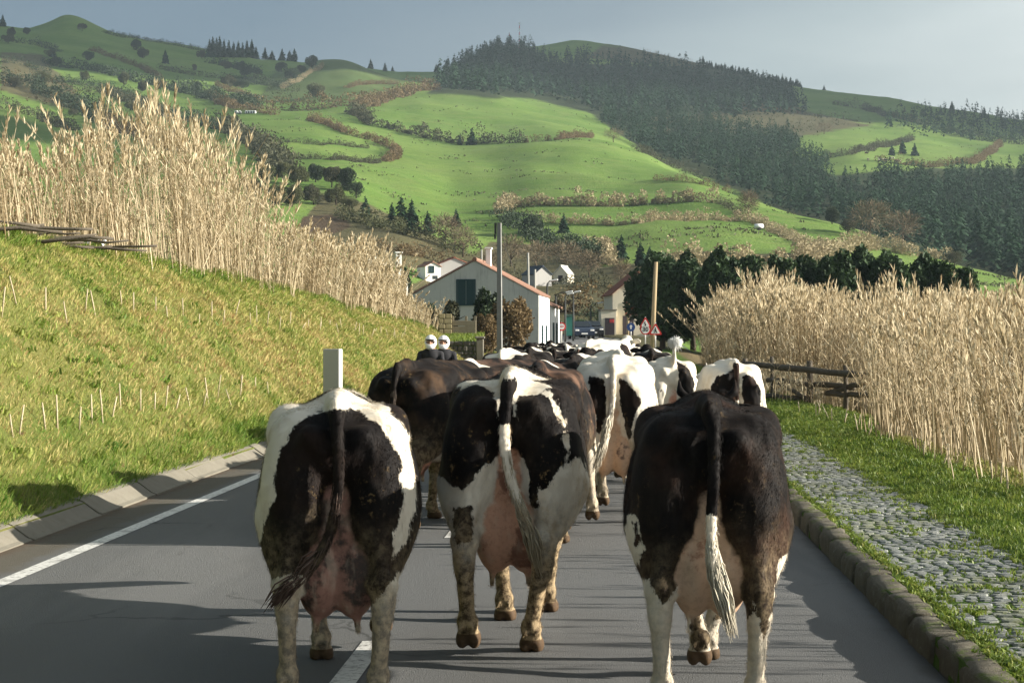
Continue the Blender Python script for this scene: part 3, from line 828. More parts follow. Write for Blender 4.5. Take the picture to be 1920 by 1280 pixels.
def grass_obj(name, P, h, w, lean, seed, tone, mat, label, nrm=None):
    V, q, t, tn = blades(P, h, w, lean, seed, tone, nrm)
    o = link(name, np_mesh(name, V, [q, t], False, attrs={'tone': tn}), mat); tag(o, label, kind='stuff'); return o
GREEN = leafy('grass_blade_green', (.035, .095, .010), (.16, .245, .045), .3, .55, 1.2)
m = Mat('grass_blade_bank', .6, .2)
f = m.math('ADD', m.math('MULTIPLY', m.attr('tone'), .8), m.math('MULTIPLY', m.smooth(m.noise(m.pos, .55, 4, .6), .35, .7), .3), True)
c = m.ramp(f, [(0.0, (.070, .150, .018)), (.28, (.185, .250, .042)), (.55, (.37, .345, .110)), (.80, (.52, .43, .19)), (1.0, (.30, .17, .07))])
m.color(c); m.translucent(c, .3); BANKG = m.m
r = np.random.default_rng(21)
def scatter_bank(n, y0, y1, u0, u1, power=1.0):
    Y = y0 + (y1 - y0) * r.random(n) ** power
    u = r.uniform(u0, u1, n); t = -4.93 + (crest_t(Y) + 4.93) * u
    X = t + road_x(Y); return np.stack([X, Y, near_z(X, Y) - .01], 1), u
# density follows 1/distance so that every stretch of the bank looks equally fine
P, u = scatter_bank(190000, 13, 95, 0, 1.12, 1.75)
dist = P[:, 1] / 20
tone = np.clip(.56 + .22 * r.normal(0, 1, len(P)) + .20 * vnoise(P[:, 0] * 1.0 + P[:, 2], P[:, 1], 1.6, 31) - .35 * (u < .10) - .12 * (u < .2) - .30 * (u > .92) - .12 * (u > .75), 0, 1)
bare = vnoise(P[:, 2] * 1.6, P[:, 1], 1.4, 33) + .5 * vnoise(P[:, 2] * 2, P[:, 1], .6, 34)
keep = (bare < .95) | (r.random(len(P)) < .25) | (u < .18)
P, u, tone, dist = P[keep], u[keep], tone[keep], dist[keep]
h = r.uniform(.05, .15, len(P)) * (1 + .5 * (u < .15) + .5 * (u > .95)) * np.clip(dist, .8, 1.6)
grass_obj('bank_grass', P, h, .0045 * np.clip(dist, .8, 3.2) * r.uniform(.7, 1.4, len(P)), .75, 41, tone, BANKG, 'mixed green and straw coloured grass covering the roadside bank', np.tile(np.array([[.72, 0, .3]]), (len(P), 1)))
# coarse clumps and broad leaved weeds on the bank
P, u = scatter_bank(520, 14, 70, .02, 1.0, 1.5)
Vs = []
k = 26
C = np.repeat(P, k, 0) + r.normal(0, .07, (len(P) * k, 3)) * np.array([1, 1, .3])
tn = np.repeat(np.clip(r.normal(.22, .15, len(P)), 0, 1), k)
grass_obj('bank_weeds', C, r.uniform(.06, .17, len(C)), .010 * r.uniform(.6, 1.6, len(C)), 1.1, 42, tn, BANKG, 'darker tufts of broad leaved weeds on the bank', np.tile(np.array([[.6, 0, .4]]), (len(C), 1)))
# right-hand grass strip
n = 120000
Y = 8.5 + 70 * r.random(n) ** 1.7
t = 2.80 + r.random(n) * np.where(Y > 27, np.minimum(500 * Y / F_PX - 2.8, 3.4), 1.75) + .10 * vnoise(Y, Y * 0, 1.1, 5)
X = t + road_x(Y)
P = np.stack([X, Y, near_z(X, Y) - .01], 1)
tone = np.clip(.30 + .18 * r.normal(0, 1, n) + .16 * vnoise(X, Y, .9, 37) + .45 * (t > np.where(Y > 27, 5.6, 4.1)), 0, 1)
clump = .6 + .7 * np.clip(vnoise(X, Y, .5, 39) + .4, 0, 1.4)
m = Mat('grass_blade_strip', .5, .25)
c = m.ramp(m.attr('tone'), [(0, (.070, .130, .018)), (.4, (.165, .225, .034)), (.7, (.26, .29, .065)), (1.0, (.36, .30, .13))])
m.color(c); m.translucent(c, .35); STRIPG = m.m
grass_obj('verge_grass', P, r.uniform(.03, .10, n) * clump, .0036 * np.clip(Y / 13, .8, 3.0) * r.uniform(.7, 1.4, n), .9, 43, tone, STRIPG, 'short bright grass strip between the cobbles and the reeds')
# weeds in the joints of the cobbles and along the kerb
n = 1000
Y = 8.0 + 40 * r.random(n) ** 1.6
t = np.where(r.random(n) < .38, 1.89 + r.normal(0, .025, n), np.where(r.random(n) < .4, 2.85 + r.normal(0, .06, n), r.uniform(1.9, 2.85, n)))
k = 24; sp = np.repeat(r.uniform(.012, .05, n), k)
Yc = np.repeat(Y, k) + r.normal(0, 1, n * k) * sp * 1.4; tc = np.repeat(t, k) + r.normal(0, 1, n * k) * sp; Xc = tc + road_x(Yc)
P = np.stack([Xc, Yc, road_z(Yc) + .135], 1)
grass_obj('joint_weeds', P, r.uniform(.02, .055, n * k), .005 * r.uniform(.6, 1.5, n * k), 1.1, 44, np.clip(r.normal(.38, .2, n * k), 0, 1), STRIPG, 'small weeds growing between the cobbles and along the kerb')

# ---- reeds (giant cane): stalk, drooping leaves and a plume
def reed_mesh(P, H, seed, lean_dir=(0, 0), leaves=6, plume=True, thick=.010, ulo=.22, wid=1.0):
    r = np.random.default_rng(seed); n = len(P)
    a = r.uniform(0, 2 * math.pi, n); lean = np.abs(r.normal(0, .085, n)) + .02 + .35 * (r.random(n) < .05)
    D = np.stack([np.cos(a) * lean + lean_dir[0], np.sin(a) * lean + lean_dir[1], np.ones(n)], 1)
    parts = []
    def at_h(u): # stalk curve
        q = P + D * (H * u)[:, None]
        q[:, :2] += (D[:, :2] * (H * u * u * .7)[:, None]); return q
    base_t = np.clip(r.normal(.55, .17, n), 0, 1)
    us = [0, .35, .7, 1.0]
    ring = []
    for i, u in enumerate(us):
        c = at_h(np.full(n, u)); w = thick * (1 - .72 * u) * r.uniform(.8, 1.2, n)
        ring.append(np.stack([c + np.stack([np.cos(2.094 * k + a) * w, np.sin(2.094 * k + a) * w, np.zeros(n)], 1) for k in range(3)], 1))
    V = np.stack(ring, 1).reshape(n, -1, 3); nv = V.shape[1]
    f = []
    for i in range(3):
        for k in range(3): f.append((i * 3 + k, i * 3 + (k + 1) % 3, (i + 1) * 3 + (k + 1) % 3, (i + 1) * 3 + k))
    F = (np.arange(n)[:, None, None] * nv + np.array(f)[None]).reshape(-1, 4)
    parts.append((V.reshape(-1, 3), F, np.repeat(base_t, nv)))
    # leaves: two-piece ribbons that rise and fall over
    for k in range(leaves):
        u = r.uniform(ulo, .97, n); c = at_h(u); b = r.uniform(0, 2 * math.pi, n)
        o = np.stack([np.cos(b), np.sin(b), np.zeros(n)], 1); L = H * r.uniform(.10, .24, n) * wid; rise = r.uniform(.1, 1.0, n)
        m1 = c + o * (L * .45)[:, None]; m1[:, 2] += L * rise * .55
        e = c + o * (L * .85)[:, None]; e[:, 2] += L * (rise * .55 - r.uniform(.1, .8, n))
        s = np.stack([-np.sin(b), np.cos(b), np.zeros(n)], 1) * (.0085 * r.uniform(.6, 1.5, n) * (thick / .010))[:, None]
        V = np.stack([c - s, c + s, m1 + s * .9, m1 - s * .9, e + s * .15, e - s * .15], 1)
        F = (np.arange(n)[:, None, None] * 6 + np.array([(0, 1, 2, 3), (3, 2, 4, 5)])[None]).reshape(-1, 4)
        parts.append((V.reshape(-1, 3), F, np.repeat(np.clip(base_t + r.normal(0, .2, n), 0, 1), 6)))
    if plume:
        hasp = r.random(n) < .72
        Pp = np.where(hasp)[0]; mth = len(Pp)
        top = at_h(np.ones(n))[Pp]; Dn = D[Pp].copy(); Dn[:, :2] *= 2.2; Dn /= np.linalg.norm(Dn, axis=1, keepdims=True)
        ln = (H[Pp] * r.uniform(.13, .23, mth))
        for k in range(15):
            s0 = r.uniform(-.25, .75, mth); c = top + Dn * (ln * s0)[:, None]
            o = r.normal(0, 1, (mth, 3)); o[:, 2] = np.abs(o[:, 2]) * .8 + 1.7; o /= np.linalg.norm(o, axis=1, keepdims=True)
            L = ln * r.uniform(.25, .5, mth) * (1.1 - s0 * .7)
            e = c + (o * .75 + Dn * .4) * L[:, None]
            s = np.cross(o, r.normal(0, 1, (mth, 3))); s /= np.maximum(np.linalg.norm(s, axis=1, keepdims=True), 1e-6); s *= (.012 * thick / .010)
            V = np.stack([c - s * .5, c + s * .5, (c + e) / 2 + s, e, (c + e) / 2 - s], 1)
            F = (np.arange(mth)[:, None, None] * 5 + np.array([(0, 1, 2, 4), (4, 2, 3, 3)])[None]).reshape(-1, 4)
            parts.append((V.reshape(-1, 3), F, np.repeat(np.clip(.62 + r.normal(0, .2, mth), 0, 1), 5)))
    return parts
def reeds(name, P, H, seed, label, mat, **kw):
    V, F, T = join(reed_mesh(P, H, seed, **kw))
    tri = F[:, 2] == F[:, 3]
    o = link(name, np_mesh(name, V, [F[~tri], F[tri][:, :3]], False, attrs={'tone': T}), mat); tag(o, label, kind='stuff'); return o
m = Mat('dry_cane', .6, .25)
f = m.math('ADD', m.math('MULTIPLY', m.attr('tone'), .85), m.math('MULTIPLY', m.noise(m.pos, .8, 3), .2), True)
c = m.ramp(f, [(0.0, (.12, .078, .040)), (.32, (.29, .215, .115)), (.60, (.49, .405, .26)), (.85, (.64, .55, .37)), (1.0, (.72, .65, .48))])
m.color(c); m.translucent(c, .28); CANE = m.m
r = np.random.default_rng(55)
def reed_pts(n, y0, y1, t0, t1, power=1.0, tp=1.0):
    Y = y0 + (y1 - y0) * r.random(n) ** power; t = t0 + (t1 - t0) * r.random(n) ** tp
    X = t + road_x(Y); return X, Y, t
edge_n = lambda Y: .22 * vnoise(Y, Y * 0 + 3, 2.3, 61)
def top_h(X, Y, P, knots, rnd, seed, lo=.45):
    """stalk length so that the stand rises to its outline; the stalks themselves differ"""
    px = 960 + F_PX * X / np.maximum(Y, 1); top = np.interp(px, [k for k, _ in knots], [v for _, v in knots]) + 14 * vnoise(px, Y * 0, 46, seed)
    zt = CAM_H + (HORIZON - top) / F_PX * Y
    return np.clip((zt - P[:, 2]) * .90, lo, 4.5) * (1 - rnd * np.abs(r.normal(0, 1, len(Y)))).clip(.35, 1.05)
# right of the road, near stand: a narrow belt, open at the foot
RT = [(1200, 545), (1640, 560), (1665, 530), (1700, 500), (1735, 535), (1770, 560), (1800, 540), (1840, 530), (1880, 545), (1930, 525), (2100, 500), (2600, 430), (4000, 250)]
Y = 6.5 + 37.5 * r.random(1150) ** 1.15; tmin = np.where(Y < 27, 4.02, 500 * Y / F_PX); t = tmin + 2.0 * r.random(len(Y)) ** 1.2
X = t + road_x(Y) + edge_n(Y); k = (Y > 16.5) | (r.random(len(Y)) < .45); X, Y, t, tmin = X[k], Y[k], t[k], tmin[k]
P = np.stack([X, Y, near_z(X, Y) - .03], 1)
H = top_h(X, Y, P, RT, .27, 62) * np.clip(.80 + .25 * (t - tmin), 0, 1) * np.where(Y < 16, .78, 1)
reeds('reeds', P, np.minimum(H, 2.9), 71, 'tall dry straw coloured reeds in front on the right beyond the grass strip', CANE, lean_dir=(-.06, -.01), leaves=5, ulo=.42)
# the belt goes on along the road beside the camera
Y = r.uniform(-9, 6.5, 55); t = 4.3 + 1.9 * r.random(len(Y)); X = t + road_x(Y)
P = np.stack([X, Y, near_z(X, Y) - .03], 1)
H = np.clip(1.35 + .25 * r.normal(0, 1, len(Y)) + .40 * vnoise(X, Y, 2.2, 63), .6, 2.1)
reeds('reeds', P, H, 72, 'dry reed stand that continues along the road beside the camera', CANE, lean_dir=(-.04, 0), leaves=6, ulo=.4)
# further stand behind the log fence
FT = [(1290, 600), (1320, 565), (1360, 528), (1400, 545), (1450, 515), (1482, 530), (1530, 535), (1580, 556), (1620, 590), (1660, 560), (2000, 540)]
X, Y, t = reed_pts(4300, 44, 86, 4.4, 14, 1.3, 1.6)
gap = (Y < 52) & (t < 8.2)
X, Y, t = X[~gap], Y[~gap], t[~gap]
P = np.stack([X, Y, near_z(X, Y) - .03], 1)
H = top_h(X, Y, P, FT, .17, 64) * (.78 + .22 * sstep(4.4, 6.0, t))
reeds('reeds', P, H, 73, 'tall dry reeds standing behind the log fence', CANE, lean_dir=(-.02, 0), leaves=7, thick=.016)
# low brown scrub in the gap behind the fence
X, Y, t = reed_pts(1500, 42, 56, 3.9, 10.5)
P = np.stack([X, Y, near_z(X, Y) - .03], 1); H = r.uniform(.35, 1.05, len(Y))
reeds('dry_brush', P, H, 75, 'low tangled dry brush behind the log fence', CANE, leaves=5, plume=False, thick=.012, wid=2.2)
# left, on top of the bank
LT = [(-400, 200), (-60, 200), (0, 225), (30, 250), (70, 285), (130, 270), (165, 240), (188, 185), (205, 190), (235, 240), (255, 250), (272, 160), (300, 150), (325, 185), (350, 210), (378, 225), (400, 215), (430, 315), (455, 290), (480, 330), (505, 420), (560, 425), (620, 452), (690, 455), (725, 500), (770, 560)]
def bank_reeds(n, y0, y1, d0, d1, seed, label, **kw):
    Y = y0 + (y1 - y0) * r.random(n); t = crest_t(Y) - d0 - (d1 - d0) * r.random(n) ** 1.3
    t = t + .25 * vnoise(Y, Y * 0, 3.1, seed)
    X = t + road_x(Y); P = np.stack([X, Y, near_z(X, Y) - .03], 1)
    H = top_h(X, Y, P, LT, kw.pop('rnd', .24), seed)
    g = kw.pop('gaps', None)
    if g is not None:
        k = (vnoise(960 + F_PX * X / Y, Y * 0, 62, seed + 1) + .35 * r.normal(0, 1, n)) > g
        P, H = P[k], H[k]
    return reeds('reeds', P, H, seed, label, CANE, **kw)
bank_reeds(720, 21, 29.3, .2, 2.6, 81, 'lower pale dry reeds on the bank at the left edge', lean_dir=(-.06, 0), leaves=5, thick=.010, rnd=.3)
bank_reeds(520, 29.3, 43.2, -.1, 1.9, 82, 'tallest dry reeds with feathery plumes on the bank top', lean_dir=(-.05, 0), leaves=4, thick=.011, ulo=.3, rnd=.26, gaps=-.25)
bank_reeds(430, 29.3, 43.2, -.1, 1.8, 85, 'shorter bushy dry reeds round the foot of the tallest ones', lean_dir=(-.02, 0), leaves=5, thick=.010, rnd=.62)
bank_reeds(460, 43.2, 56, -.1, 2.2, 83, 'mid height dry reeds along the bank crest', lean_dir=(.07, 0), leaves=7, thick=.014)
bank_reeds(700, 56, 80, -.2, 2.4, 84, 'far end of the dry reeds where the bank runs down towards the house', lean_dir=(.09, 0), leaves=7, thick=.018)

# cut cane stakes left in two rows on the bank, and along the reed edge on the right
def stake_mesh(seed):
    rr = random.Random(seed); mb = MB()
    x, y = rr.uniform(-.03, .03), rr.uniform(-.03, .03)
    mb.tube([(0, 0, -.05), (x * .5, y * .5, .14), (x, y, .28)], [.010, .0095, .008], 6)
    mb.tube([(x * .5, y * .5, .135), (x * .5, y * .5, .15)], [.0118, .0118], 6)
    return mb.mesh('cane_stake', True)
m = Mat('cut_cane', .6, .25); m.color(m.mix(m.noise(m.obj, 30, 3), (.34, .27, .16), (.54, .47, .33))); SM = m.m
stakes = [stake_mesh(s) for s in range(5)]
for me in stakes: me.materials.append(SM)
def put_stakes(n, y0, y1, uf, lab, grp, hs, power=1.25, right=False):
    for i in range(n):
        q = (i + random.uniform(-.3, .3)) / n; Y = y0 + (y1 - y0) * max(q, 0) ** power
        t = uf(Y)
        if not right: t = -5.02 + (float(crest_t(Y)) + 5.02) * (t + random.uniform(-.02, .02))
        X = t + float(road_x(Y))
        o = bpy.data.objects.new('cane_stake', stakes[i % 5]); col.objects.link(o)
        o.location = (X, Y, float(near_z(X, Y))); o.rotation_euler = (random.gauss(0, .14), random.gauss(0, .14), random.uniform(0, 6))
        o.scale = (1.0, 1.0, hs * random.uniform(.7, 1.25)); tag(o, lab, 'stake', grp)
put_stakes(44, 16.5, 60, lambda Y: .54, 'pale cut cane stub sticking out halfway up the grass bank', 'cut cane stubs in the upper row on the bank', 1.05)
put_stakes(26, 15.5, 30, lambda Y: .17, 'pale cut cane stub low on the grass bank above the kerb', 'cut cane stubs in the lower row on the bank', 1.05)
put_stakes(34, 13, 37, lambda Y: 3.95 + random.uniform(-.12, .25), 'short cut cane stub at the foot of the reeds by the grass strip', 'cut cane stubs along the reed edge', .9, 1.2, True)

# ---- trees, bushes and hedges
BARK = plain('bark', (.055, .042, .030), .95, .35, 3, .6)
TW = Mat('bare_twigs', .85, .15); c = TW.mix(TW.attr('tone'), (.085, .066, .042), (.235, .185, .120)); TW.color(c); TWIG = TW.m
LEAF = {
 'dark': leafy('leaf_dark_green', (.011, .024, .011), (.042, .066, .026), .15, .6, .4),
 'conifer': leafy('leaf_conifer', (.008, .029, .014), (.029, .072, .030), .10, .7, .12),
 'olive': leafy('leaf_olive', (.034, .044, .017), (.105, .108, .042), .2, .65, .25),
 'brown': leafy('leaf_brown', (.060, .042, .020), (.20, .140, .065), .2, .7, .3),
 'hedge': leafy('leaf_hedge', (.026, .034, .016), (.085, .080, .038), .15, .7, .15),
 'cane': leafy('leaf_cane_hedge', (.17, .14, .080), (.42, .35, .21), .2, .7, .12),
 'bush': leafy('leaf_glossy', (.010, .027, .012), (.055, .092, .036), .12, .6, .8, .15),
}
def linkleaf(name, vft, mat, parent=None):
    V, F, T = vft; return link(name, np_mesh(name, V, F, False, attrs={'tone': T}), mat, parent)
def cone_tree(h, w, seed, layers=11, per=26, size=None):
    """a conifer crown: whorls of drooping sprays that shrink upwards, with ragged gaps"""
    r = np.random.default_rng(seed); C = []; U = []; Wd = []; T = []
    for i in range(layers):
        u = (i + .4) / layers; z = h * (.10 + .90 * u); rad = w * (1 - u) ** .8 * r.uniform(.75, 1.15) + .04 * w
        n = max(6, int(per * (1 - u * .65)))
        a = r.uniform(0, 2 * math.pi, n); q = r.uniform(.35, 1.0, n) * rad
        d = np.stack([np.cos(a), np.sin(a), np.zeros(n)], 1)
        c = d * q[:, None]; c[:, 2] = z - q * .28 + r.normal(0, h * .022, n)
        C.append(c); uu = d.copy(); uu[:, 2] = -.35 + r.normal(0, .35, n); U.append(uu * (rad * .34 + h * .018)); s = np.stack([-np.sin(a), np.cos(a), r.normal(0, .5, n)], 1); Wd.append(s * (rad * .22 + h * .016)); T.append(np.clip(r.normal(.42, .25, n), 0, 1))
    C.append(np.array([[0, 0, h * .985]])); U.append(np.array([[0, 0, h * .04]])); Wd.append(np.array([[h * .010, 0, 0]])); T.append(np.array([.5]))
    return quads(np.concatenate(C), np.concatenate(U), np.concatenate(Wd), np.concatenate(T))
def trunk_mesh(h, r0, seed, limbs=4):
    rr = random.Random(seed); mb = MB()
    mb.tube([(0, 0, -.3), (rr.uniform(-.02, .02) * h, 0, h * .35), (rr.uniform(-.03, .03) * h, rr.uniform(-.03, .03) * h, h * .8)], [r0 * 1.2, r0 * .8, r0 * .25], 7)
    for k in range(limbs):
        a = rr.uniform(0, 6.28); z = h * rr.uniform(.28, .6); L = h * rr.uniform(.2, .38)
        mb.tube([(0, 0, z), (math.cos(a) * L * .5, math.sin(a) * L * .5, z + L * .35), (math.cos(a) * L, math.sin(a) * L, z + L * .6)], [r0 * .5, r0 * .3, r0 * .1], 5)
    return mb.mesh('trunk', True)
def tree(name, kind, loc, h, w, seed, label, cat='tree', group=None, sx=1.0):
    rt = empty(name, loc, 0, label, cat, group)
    if kind in ('conifer',):
        link('trunk', trunk_mesh(h * .9, h * .018 + .05, seed, 0), BARK, rt)
        linkleaf('crown', cone_tree(h, w, seed, 12, 30), LEAF['conifer'], rt)
    elif kind == 'norfolk':
        link('trunk', trunk_mesh(h * 1.2, .10, seed, 0), BARK, rt)
        r = np.random.default_rng(seed); C = []; U = []; Wd = []
        for i in range(13):
            u = i / 13; z = h * (.12 + .86 * u); L = w * (1 - u) ** .75 + .12
            for k in range(6):
                a = k * 1.047 + i * .5
                d = np.array([math.cos(a), math.sin(a), .18]); s = np.array([-math.sin(a), math.cos(a), 0])
                for q in (.35, .75): C.append(d * L * q + (0, 0, z)); U.append(d * L * .26); Wd.append(s * L * .09 + np.array((0, 0, .06)))
        linkleaf('crown', quads(np.array(C), np.array(U), np.array(Wd), r.uniform(.2, .8, len(C))), LEAF['conifer'], rt)
    elif kind == 'bare':
        link('trunk', trunk_mesh(h * .75, h * .022 + .04, seed, 8), TWIG, rt)
        r = np.random.default_rng(seed); n = 900
        d = rand_dirs(n, r, .25); rad = r.uniform(.15, 1.0, n) ** .6
        C = d * rad[:, None] * np.array([w, w, h * .40]) + np.array([0, 0, h * .60])
        U = d * .8 + rand_dirs(n, r, .5) * .6; U /= np.linalg.norm(U, axis=1, keepdims=True)
        s = np.cross(U, rand_dirs(n, r)); s /= np.linalg.norm(s, axis=1, keepdims=True)
        L = h * r.uniform(.05, .11, n)[:, None]
        linkleaf('crown', quads(C, U * L, s * h * .0048, r.uniform(0, 1, n)), TWIG, rt)
    else:
        link('trunk', trunk_mesh(h * .8, h * .02 + .05, seed, 5), BARK, rt)
        r = np.random.default_rng(seed); k = 13 if kind != 'bush' else 22
        if kind == 'bush': w *= 1.25
        d = rand_dirs(k, r, .15); C = d * np.array([w * .62 * sx, w * .62, h * .27]) + np.array([0, 0, h * (.50 if kind != 'bush' else .52)]); C = np.concatenate([C, [[0, 0, h * .60]]])
        rad = np.stack([r.uniform(.30, .48, k + 1) * w, r.uniform(.30, .48, k + 1) * w, r.uniform(.18, .26, k + 1) * h], 1)
        linkleaf('crown', leaf_cloud(C, rad, 520 if h > 4 else 300, max(.022 * h, .045), seed + 1, .3, .6, r.normal(0, .12, k + 1)), LEAF[kind], rt)
    return rt
def hedge(name, pts, h, w, mat, seed, label, cat='hedge', dens=1.0, size=None, hv=.35, group=None):
    """bushy band along a line of ground points"""
    r = np.random.default_rng(seed); C = []; Rd = []
    pts = [np.array(p, float) for p in pts]
    for a, b in zip(pts[:-1], pts[1:]):
        L = np.linalg.norm(b - a); n = max(1, int(L / (w * .55)))
        for i in range(n):
            q = a + (b - a) * (i + r.uniform(0, 1)) / n
            q[2] = float(terr_z(q[0], q[1]))
            hh = h * (1 + hv * r.normal(0, 1)) ; hh = max(hh, h * .35)
            q[:2] += r.normal(0, w * .18, 2)
            C.append(q + (0, 0, hh * .42)); Rd.append((w * r.uniform(.45, .75), w * r.uniform(.45, .75), hh * .58))
    ts = r.normal(0, .15, len(C))
    o = linkleaf(name, leaf_cloud(C, Rd, max(10, int(100 * dens)), size or h * .07, seed + 3, .35, .55, ts), LEAF[mat]); tag(o, label, cat, group); return o
def hline(pairs, y0, y1): return [hit(a, b, y0, y1) for a, b in pairs]
# ------------------------------------------------------------------ vegetation of the hills and around the village
def forest(name, poly, y0, y1, spacing, hr, seed, label, mat='conifer', k=24, round_=False, fine=1.0):
    r = np.random.default_rng(seed)
    xs = [p[0] for p in poly]; x0, x1 = min(xs), max(xs)
    Xmin, Xmax = (x0 - 960) / F_PX * (y1 if x0 < 960 else y0), (x1 - 960) / F_PX * (y1 if x1 > 960 else y0)
    n = int((Xmax - Xmin) * (y1 - y0) / spacing ** 2)
    X = r.uniform(Xmin, Xmax, n); Y = r.uniform(y0, y1, n); Z = terr_z(X, Y)
    px = 960 + F_PX * X / Y; py = HORIZON - (Z - CAM_H) / Y * F_PX
    d = poly_sd(np.stack([px, py], 1), poly)
    keep = d > r.normal(0, 3, n)
    holes = vnoise(X, Y, 90, seed) > 1.0
    keep &= ~holes | (r.random(n) < .35)
    X, Y, Z = X[keep], Y[keep], Z[keep]; n = len(X)
    h = r.uniform(hr[0], hr[1], n) * (1 + .18 * vnoise(X, Y, 70, seed + 1)); w = h * r.uniform(.16, .26, n) * (1.7 if round_ else 1)
    u = r.random((n, k)) ** .8
    a = r.uniform(0, 2 * math.pi, (n, k))
    prof = np.sqrt(np.clip(1 - (2 * u - 1) ** 2, 0, 1)) if round_ else (1 - u) ** .75
    rad = w[:, None] * prof * r.uniform(.45, 1.05, (n, k)) + .08
    dx, dy = np.cos(a), np.sin(a)
    C = np.stack([X[:, None] + dx * rad, Y[:, None] + dy * rad, Z[:, None] + h[:, None] * (.12 + .88 * u)], -1)
    dn = r.normal(-.55, .25, (n, k))
    U = np.stack([dx, dy, dn], -1) * (fine * h[:, None] * (.035 + .06 * (1 - u)))[..., None]
    Wd = np.stack([-dy, dx, r.normal(0, .25, (n, k))], -1) * (fine * h[:, None] * (.028 + .045 * (1 - u)))[..., None]
    tone = np.clip(r.normal(.40, .20, (n, 1)) + r.normal(0, .09, (n, k)) + (.22 * vnoise(X, Y, 55, seed + 2))[:, None], 0, 1)
    o = linkleaf(name, quads(C.reshape(-1, 3), U.reshape(-1, 3), Wd.reshape(-1, 3), tone.ravel()), LEAF[mat]); tag(o, label, kind='stuff'); return o
forest('forest', [(815, 172), (860, 132), (905, 104), (985, 100), (1010, 120), (1100, 122), (1240, 132), (1330, 150), (1470, 172), (1510, 215), (1310, 226), (1160, 226), (1100, 206), (1000, 182)], 980, 1520, 8.5, (11, 16), 301, 'dark plantation of conifers below the mast hill', k=46, fine=.78)
forest('forest', [(1120, 228), (1160, 226), (1310, 236), (1480, 262), (1500, 290), (1560, 318), (1545, 345), (1570, 400), (1610, 440), (1560, 430), (1480, 402), (1395, 366), (1300, 322), (1205, 282)], 500, 1060, 6.0, (8, 12), 302, 'dark wooded valley beside the bright pasture', k=56, fine=.62)
forest('forest', [(1650, 350), (1745, 345), (1830, 340), (1930, 338), (2300, 330), (2420, 420), (2380, 570), (1930, 545), (1850, 522), (1780, 500), (1700, 470), (1625, 440)], 395, 790, 5.4, (8, 13), 303, 'tall dark conifer wood at the right edge of the fields', k=64, fine=.62)
forest('forest', [(1560, 352), (1650, 350), (1640, 440), (1600, 436), (1565, 400)], 430, 700, 5.5, (6, 9), 304, 'darker mixed trees in the valley bottom', k=60, fine=.65)
forest('forest', [(1640, 232), (1720, 212), (1850, 215), (1925, 228), (2400, 262), (2380, 305), (1900, 272), (1760, 262)], 950, 1420, 9.5, (6, 11), 305, 'sparse trees on the far right slope', k=20)
forest('forest', [(1200, 226), (1500, 212), (1640, 235), (1500, 256), (1320, 250)], 900, 1300, 10, (3, 6), 306, 'low scrub between the two woods', 'olive', 16, True)
forest('forest', [(1130, 92), (1250, 98), (1320, 112), (1325, 126), (1250, 122), (1120, 112)], 1250, 1680, 8, (2, 3.6), 307, 'brownish scrub around the top of the mast hill', 'brown', 14, True)
forest('forest', [(900, 104), (925, 96), (1000, 92), (1010, 108), (985, 116), (900, 122)], 1400, 1640, 6, (6, 10), 308, 'dark trees crowning the hill by the mast', k=18)
forest('forest', [(0, 135), (90, 150), (160, 190), (150, 215), (60, 190), (0, 170)], 700, 1100, 7.5, (3, 6), 309, 'brown leafless scrub on the left hill', 'brown', 14, True)
forest('forest', [(480, 190), (530, 150), (570, 130), (560, 190), (600, 200), (560, 215), (500, 212)], 840, 1120, 8, (3, 5.5), 310, 'dark scrub at the foot of the round hill', 'olive', 14, True)
HB = 'hedges between the hillside fields'
def H_(pts, y0, y1, h, w, mat, seed, label, **k): return hedge('hedge', hline(pts, y0, y1), h, w, mat, seed, label, 'hedge', group=HB, **k)
H_([(935, 402), (955, 391), (1000, 385), (1100, 387), (1200, 383), (1300, 378), (1345, 381)], 360, 480, 2.9, 2.2, 'cane', 401, 'long pale cane hedge above the upper small field', dens=1.7)
H_([(1345, 381), (1390, 404)], 360, 480, 1.4, 1.8, 'hedge', 402, 'short dark hedge running down from the pale cane hedge', dens=1.2)
H_([(1015, 417), (1100, 421), (1200, 419), (1300, 414), (1400, 413), (1440, 428)], 330, 425, 1.9, 1.8, 'cane', 403, 'pale cane hedge between the two small fields', dens=1.6)
H_([(1440, 428), (1500, 456), (1560, 474)], 260, 405, 1.8, 2.0, 'cane', 404, 'cane hedge slanting down beside the lower small field', dens=1.5)
H_([(1250, 503), (1330, 500), (1400, 497), (1500, 489), (1570, 478), (1640, 466), (1700, 478), (1770, 488)], 235, 420, 2.6, 2.6, 'cane', 405, 'tall pale cane hedge behind the dark bushes', dens=1.7)
H_([(945, 408), (1000, 446), (1060, 468), (1130, 496)], 235, 405, 2.8, 4.2, 'dark', 406, 'broad dark hedge in the hollow behind the grey house', dens=1.6)
H_([(1095, 448), (1130, 470), (1145, 498)], 235, 330, 2.2, 1.7, 'cane', 407, 'pale cane edge on the sunny side of the dark hollow', dens=1.5)
H_([(660, 212), (690, 234), (760, 250), (830, 266), (900, 269), (985, 268)], 640, 800, 4.2, 3.6, 'hedge', 408, 'dark hedge under the high rounded pasture', dens=1.3)
H_([(985, 268), (1050, 262), (1110, 258)], 640, 800, 2.4, 2.2, 'brown', 409, 'thin brown end of the hedge under the high pasture', dens=1.0)
H_([(580, 222), (650, 252), (700, 265), (738, 282), (746, 296), (720, 304)], 450, 700, 2.6, 2.6, 'brown', 410, 'brown hedge curving round the terraced fields', dens=1.5)
H_([(525, 267), (600, 273), (690, 279)], 500, 680, 1.6, 1.8, 'hedge', 411, 'upper thin hedge across the terraced fields', dens=1.2)
